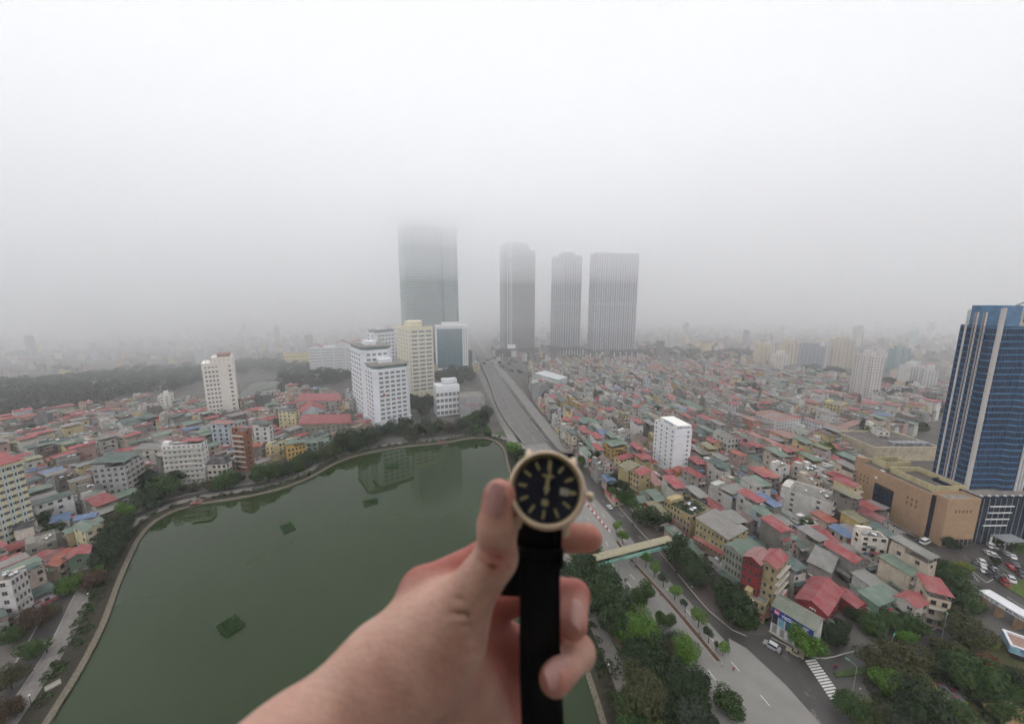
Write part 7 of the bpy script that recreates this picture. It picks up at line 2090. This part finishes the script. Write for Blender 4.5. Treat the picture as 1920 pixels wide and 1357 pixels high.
def skin_mat():
    m, N, L, B = nodes('skin')
    a = N.new('ShaderNodeVertexColor'); a.layer_name = 'Col'
    f = noise(N, L, 42, 4, .6, coord='Object')
    c = mix(N, L, ramp(N, L, f, .38, .68, 0, .36), a.outputs['Color'], srgb(188, 104, 92))
    sp = ramp(N, L, noise(N, L, 30, 2, .5, coord='Object'), .72, .78, 0, .35)
    c = mix(N, L, sp, c, srgb(176, 104, 84))
    L.new(c, B.inputs['Base Color'])
    B.inputs['Subsurface Weight'].default_value = .25
    B.inputs['Subsurface Radius'].default_value = (.008, .003, .0015)
    B.inputs['Subsurface Scale'].default_value = .6
    B.inputs['Roughness'].default_value = .48
    B.inputs['Specular IOR Level'].default_value = .35
    n1_ = noise(N, L, 420, 3, .6, coord='Object'); n2_ = noise(N, L, 130, 5, .65, (1, 2.6, 1.6), coord='Object')
    ad = N.new('ShaderNodeMath'); ad.operation = 'ADD'; L.new(n1_, ad.inputs[0]); L.new(n2_, ad.inputs[1])
    bump(N, L, B, ad.outputs[0], .6, .0009)
    return m
M_SKIN = skin_mat()
me = bpy.data.meshes.new('hand_body')
me.from_pydata(to_local(V).tolist(), [], F.tolist())
me.polygons.foreach_set('use_smooth', [True] * len(me.polygons))
# skin tone: paler over the back of the hand and arm, redder on palm and finger ends
tone = np.tile(np.array(srgb(240, 194, 172)[:3], np.float32), (len(V), 1))
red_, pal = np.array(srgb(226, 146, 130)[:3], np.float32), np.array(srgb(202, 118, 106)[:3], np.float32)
def blend(center, r, col):
    global tone
    w = np.clip(1.25 - np.linalg.norm(V - center, axis=1) / r, 0, 1)[:, None]
    tone = tone * (1 - w) + col * w
for c_, r in ((K(1110, 1008, 202), 13), (K(1074, 1172, 199), 11), (K(1040, 1274, 182), 12), (K(937, 925, 187), 14), (K(930, 1047, 181), 8), (K(680, 1242, 160), 5)): blend(c_, r, red_)
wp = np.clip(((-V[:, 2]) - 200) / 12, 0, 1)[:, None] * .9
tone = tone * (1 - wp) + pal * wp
at = me.color_attributes.new('Col', 'FLOAT_COLOR', 'POINT')
at.data.foreach_set('color', np.concatenate([tone, np.ones((len(V), 1), np.float32)], 1).astype(np.float32).ravel())
me.materials.append(M_SKIN); me.update()
put('hand_body', me, hand_root)

def nail(c, a, n, w, l, col):
    """A curved nail plate: c root middle, a toward the tip, n out of the finger (eye mm)."""
    a = a / np.linalg.norm(a); n = n - a * (n @ a); n = n / np.linalg.norm(n); s_ = np.cross(a, n)
    pts, fs = [], []
    U, W_n = 9, 8
    for j in range(W_n):
        v = j / (W_n - 1)
        ww = w * (1 - .25 * (1 - v) ** 3 - .35 * max(0, v - .75) ** 2 * 8)
        for i in range(U):
            t = (i / (U - 1) * 2 - 1) * 1.0
            bulge = .9 * math.sin(math.pi * min(1, v * .9 + .1))
            rim = .5 if (i in (0, U - 1) or j in (0, W_n - 1)) else 0
            pts.append(c + a * (l * v + (1 - t * t) * (l * .1 if v > .9 else 0)) + s_ * ww * math.sin(t) / math.sin(1.0) + n * (w * (math.cos(t) - 1) * .75 + bulge - rim))
    for j in range(W_n - 1):
        for i in range(U - 1): fs.append((j * U + i, j * U + i + 1, (j + 1) * U + i + 1, (j + 1) * U + i))
    m_ = bpy.data.meshes.new('nail'); m_.from_pydata(to_local(np.array(pts)).tolist(), [], fs); m_.materials.append(M_NAIL)
    m_.polygons.foreach_set('use_smooth', [True] * len(fs)); m_.update()
    return put('nail', m_, hand_root)
M_NAIL = plain('fingernail', srgb(222, 168, 158), .38, spec=.4, grain=.06, scale=300)
nail(K(918, 969, 179.0), K(926, 911, 180.6) - K(918, 969, 179.0), np.array([-.6, .05, .8]), 6.2, 14.5, None)
nail(K(1088, 1127, 204.0), K(1083, 1180, 188.6) - K(1088, 1127, 204.0), np.array([.35, .3, .9]), 4.8, 14, None)
nail(K(1069, 1237, 187.0), K(1024, 1281, 171.6) - K(1069, 1237, 187.0), np.array([.0, .5, .85]), 5.2, 17, None)

# ---- the watch
M_GOLD = plain('rose_gold', srgb(240, 214, 184), .34, metal=.6, grain=.05, scale=200)
M_GOLDD = plain('gold_marker', srgb(206, 190, 138), .4, metal=.4)
M_DIAL = plain('navy_dial', srgb(34, 38, 54), .45, spec=.4)
M_STRAP = plain('black_leather', srgb(17, 16, 17), .55, spec=.3, grain=.2, scale=900, bumpv=.3)
wc_ = K(1025, 917, 187)
tilt = math.radians(30)
wzv = Vector((-.06, math.sin(tilt), math.cos(tilt))).normalized()
wy0 = Vector((0, 1, 0)) - wzv * wzv.y; wy0.normalize()
wx0 = wy0.cross(wzv)
ra = math.radians(-8)
wxv = wx0 * math.cos(ra) + wy0 * math.sin(ra); wyv = -wx0 * math.sin(ra) + wy0 * math.cos(ra)
WM = HM @ Matrix.Translation(Vector((wc_ * MM).tolist())) @ Matrix((wxv, wyv, wzv)).transposed().to_4x4() @ Matrix.Scale(MM, 4)
watch = thing('watch', 'wristwatch with rose gold case, navy dial and black leather strap', 'watch')
watch.matrix_world = WM
watch.location = WM.translation; watch.rotation_euler = WM.to_euler(); watch.scale = (MM, MM, MM)
R0 = 19.0
b = MB(); b.lathe([(16.6, 1.0), (16.8, 2.6), (17.5, 3.3), (18.2, 3.2), (R0, 2.2), (R0 + .2, .5), (R0 - .2, -3.5), (R0 - 1.5, -5.5), (12, -6.2), (0.01, -6.2)], 72); b.obj('case', M_GOLD, watch, smooth=True)
b = MB(); b.lathe([(16.7, 1.0), (16.7, 1.9), (15.9, .75), (0.01, .7)], 64, [1, 1, 0]); b.obj('dial', [M_DIAL, M_GOLDD], watch)
crys, N, L, B = nodes('watch_crystal')
B.inputs['Base Color'].default_value = (1, 1, 1, 1); B.inputs['Transmission Weight'].default_value = 1; B.inputs['Roughness'].default_value = .02; B.inputs['IOR'].default_value = 1.08
b = MB(); b.lathe([(16.65, 2.1), (12, 2.5), (6, 2.7), (0.01, 2.75)], 48); b.obj('crystal', crys, watch, smooth=True)
for hnum in range(12):
    if hnum == 3: continue
    a = math.pi / 2 - hnum * math.pi / 6
    m_ = MB(); L0, L1, wd = (10.0, 14.2, .62) if hnum else (9.2, 14.4, .85)
    m_.box(L0, L1, -wd, wd, .75, 1.15); m_.obj('hour_marker', M_GOLDD, watch, rot=a)
m_ = MB(); m_.box(11.0, 14.4, -.9, .9, .75, 1.15); m_.obj('hour_marker', M_GOLDD, watch)
m_ = MB(); m_.box(6.6, 10.8, -1.7, 1.7, .72, .95); m_.obj('date_frame', M_GOLDD, watch)
m_ = MB(); m_.box(7.0, 10.4, -1.3, 1.3, .96, 1.0); m_.obj('date_window', M_FRAME, watch)
lettering(watch, '12', (8.7, 0, 1.02), None, 2.4, M_BLACK, .01, name='date_number')
def needle(name, L, w, z, ang):
    m_ = MB(); m_.prism([(-3.0, -w * .5), (0, -w), (L * .5, -w * .9), (L, 0), (L * .5, w * .9), (0, w), (-3.0, w * .5)], z, z + .2); return m_.obj(name, M_GOLDD, watch, rot=ang)
needle('hour_hand', 9.0, .95, 1.3, math.radians(88.5)); needle('minute_hand', 13.4, .7, 1.6, math.radians(86))
m_ = MB(); m_.lathe([(1.5, 1.2), (1.5, 2.0), (0.01, 2.1)], 16); m_.obj('hand_hub', M_GOLDD, watch)
m_ = MB(); m_.box(-3.2, 3.2, 6.1, 6.9, .75, .95); m_.box(-2.0, 2.0, 5.3, 5.8, .75, .9); m_.obj('dial_mark', M_GOLDD, watch)
m_ = MB(); m_.lathe([(1.9, .75), (1.6, 1.0), (0.01, 1.1)], 8); m_.obj('dial_emblem', M_GOLDD, watch, loc=(0, -6.6, 0))
m_ = MB(); m_.tube([(18.8, 0, -.8), (20.2, 0, -.8), (20.4, 0, -.8), (22.6, 0, -.8), (22.9, 0, -.8)], [1.1, 1.1, 2.3, 2.3, 1.6], 16); m_.obj('crown', M_GOLD, watch, smooth=False)
for sx in (-1, 1):
    for sy in (-1, 1):
        m_ = MB(); x = sx * 11.6
        m_.tube([(x * .95, sy * 13.5, -1.2), (x, sy * 16.6, -1.8), (x, sy * 18.4, -4.2), (x, sy * 19.2, -7.0)], [1.9, 2.0, 1.7, 1.1], 10); m_.obj('lug', M_GOLD, watch, smooth=True)
def strap(name, path, widths, th, thick=3.0):
    """A leather band swept along eye points, flat side to the viewer; th gives the width direction."""
    m_ = MB(); rings = []
    P = spline([tuple(p) for p in path], 4.0)
    n = len(P)
    for i, p in enumerate(P):
        t = (P[min(i + 1, n - 1)] - P[max(i - 1, 0)]).normalized()
        s_ = Vector(th); s_ = (s_ - t * s_.dot(t)).normalized(); nn_ = t.cross(s_)
        w = np.interp(i / (n - 1), [0, 1], widths) / 2
        h_ = thick / 2
        prof = [(-w, -h_ * .5), (-w * .94, -h_), (w * .94, -h_), (w, -h_ * .5), (w, h_ * .5), (w * .94, h_ * .8), (w * .7, h_ * .8), (w * .6, h_ * 1.15), (0, h_ * 1.3), (-w * .6, h_ * 1.15), (-w * .7, h_ * .8), (-w * .94, h_ * .8), (-w, h_ * .5)]
        rings.append([p + s_ * a + nn_ * b_ for a, b_ in prof])
    k = len(rings[0])
    vs_ = [tuple(q) for r in rings for q in r]
    fs = [(i * k + j, i * k + (j + 1) % k, (i + 1) * k + (j + 1) % k, (i + 1) * k + j) for i in range(n - 1) for j in range(k)] + [tuple(range(k))[::-1], tuple((n - 1) * k + j for j in range(k))]
    WI = np.array(WM.inverted())
    E = np.array([list(HM @ (Vector(v) * MM)) + [1] for v in vs_]) @ WI.T
    mm2 = bpy.data.meshes.new(name); mm2.from_pydata(E[:, :3].tolist(), [], fs); mm2.materials.append(M_STRAP)
    mm2.update()
    return put(name, mm2, watch)
strap('strap', [K(1018, 978, 193), K(1014, 1040, 194), K(1012, 1130, 193), K(1013, 1250, 190), K(1018, 1370, 187), K(1022, 1480, 184)], (20.5, 21.5), (1, 0, 0))
strap('strap', [K(1042, 852, 196), K(1035, 870, 204), K(1020, 930, 208), K(990, 1010, 209), K(966, 1075, 206), K(962, 1115, 204)], (20, 17), (1, 0, .0), 2.6)
for (y, dd) in ((1028, 191.5), (1046, 191.5)):
    m_ = strap('keeper', [K(1014, y, dd), K(1013.6, y + 14, dd)], (23.2, 23.2), (1, 0, 0), 4.2)
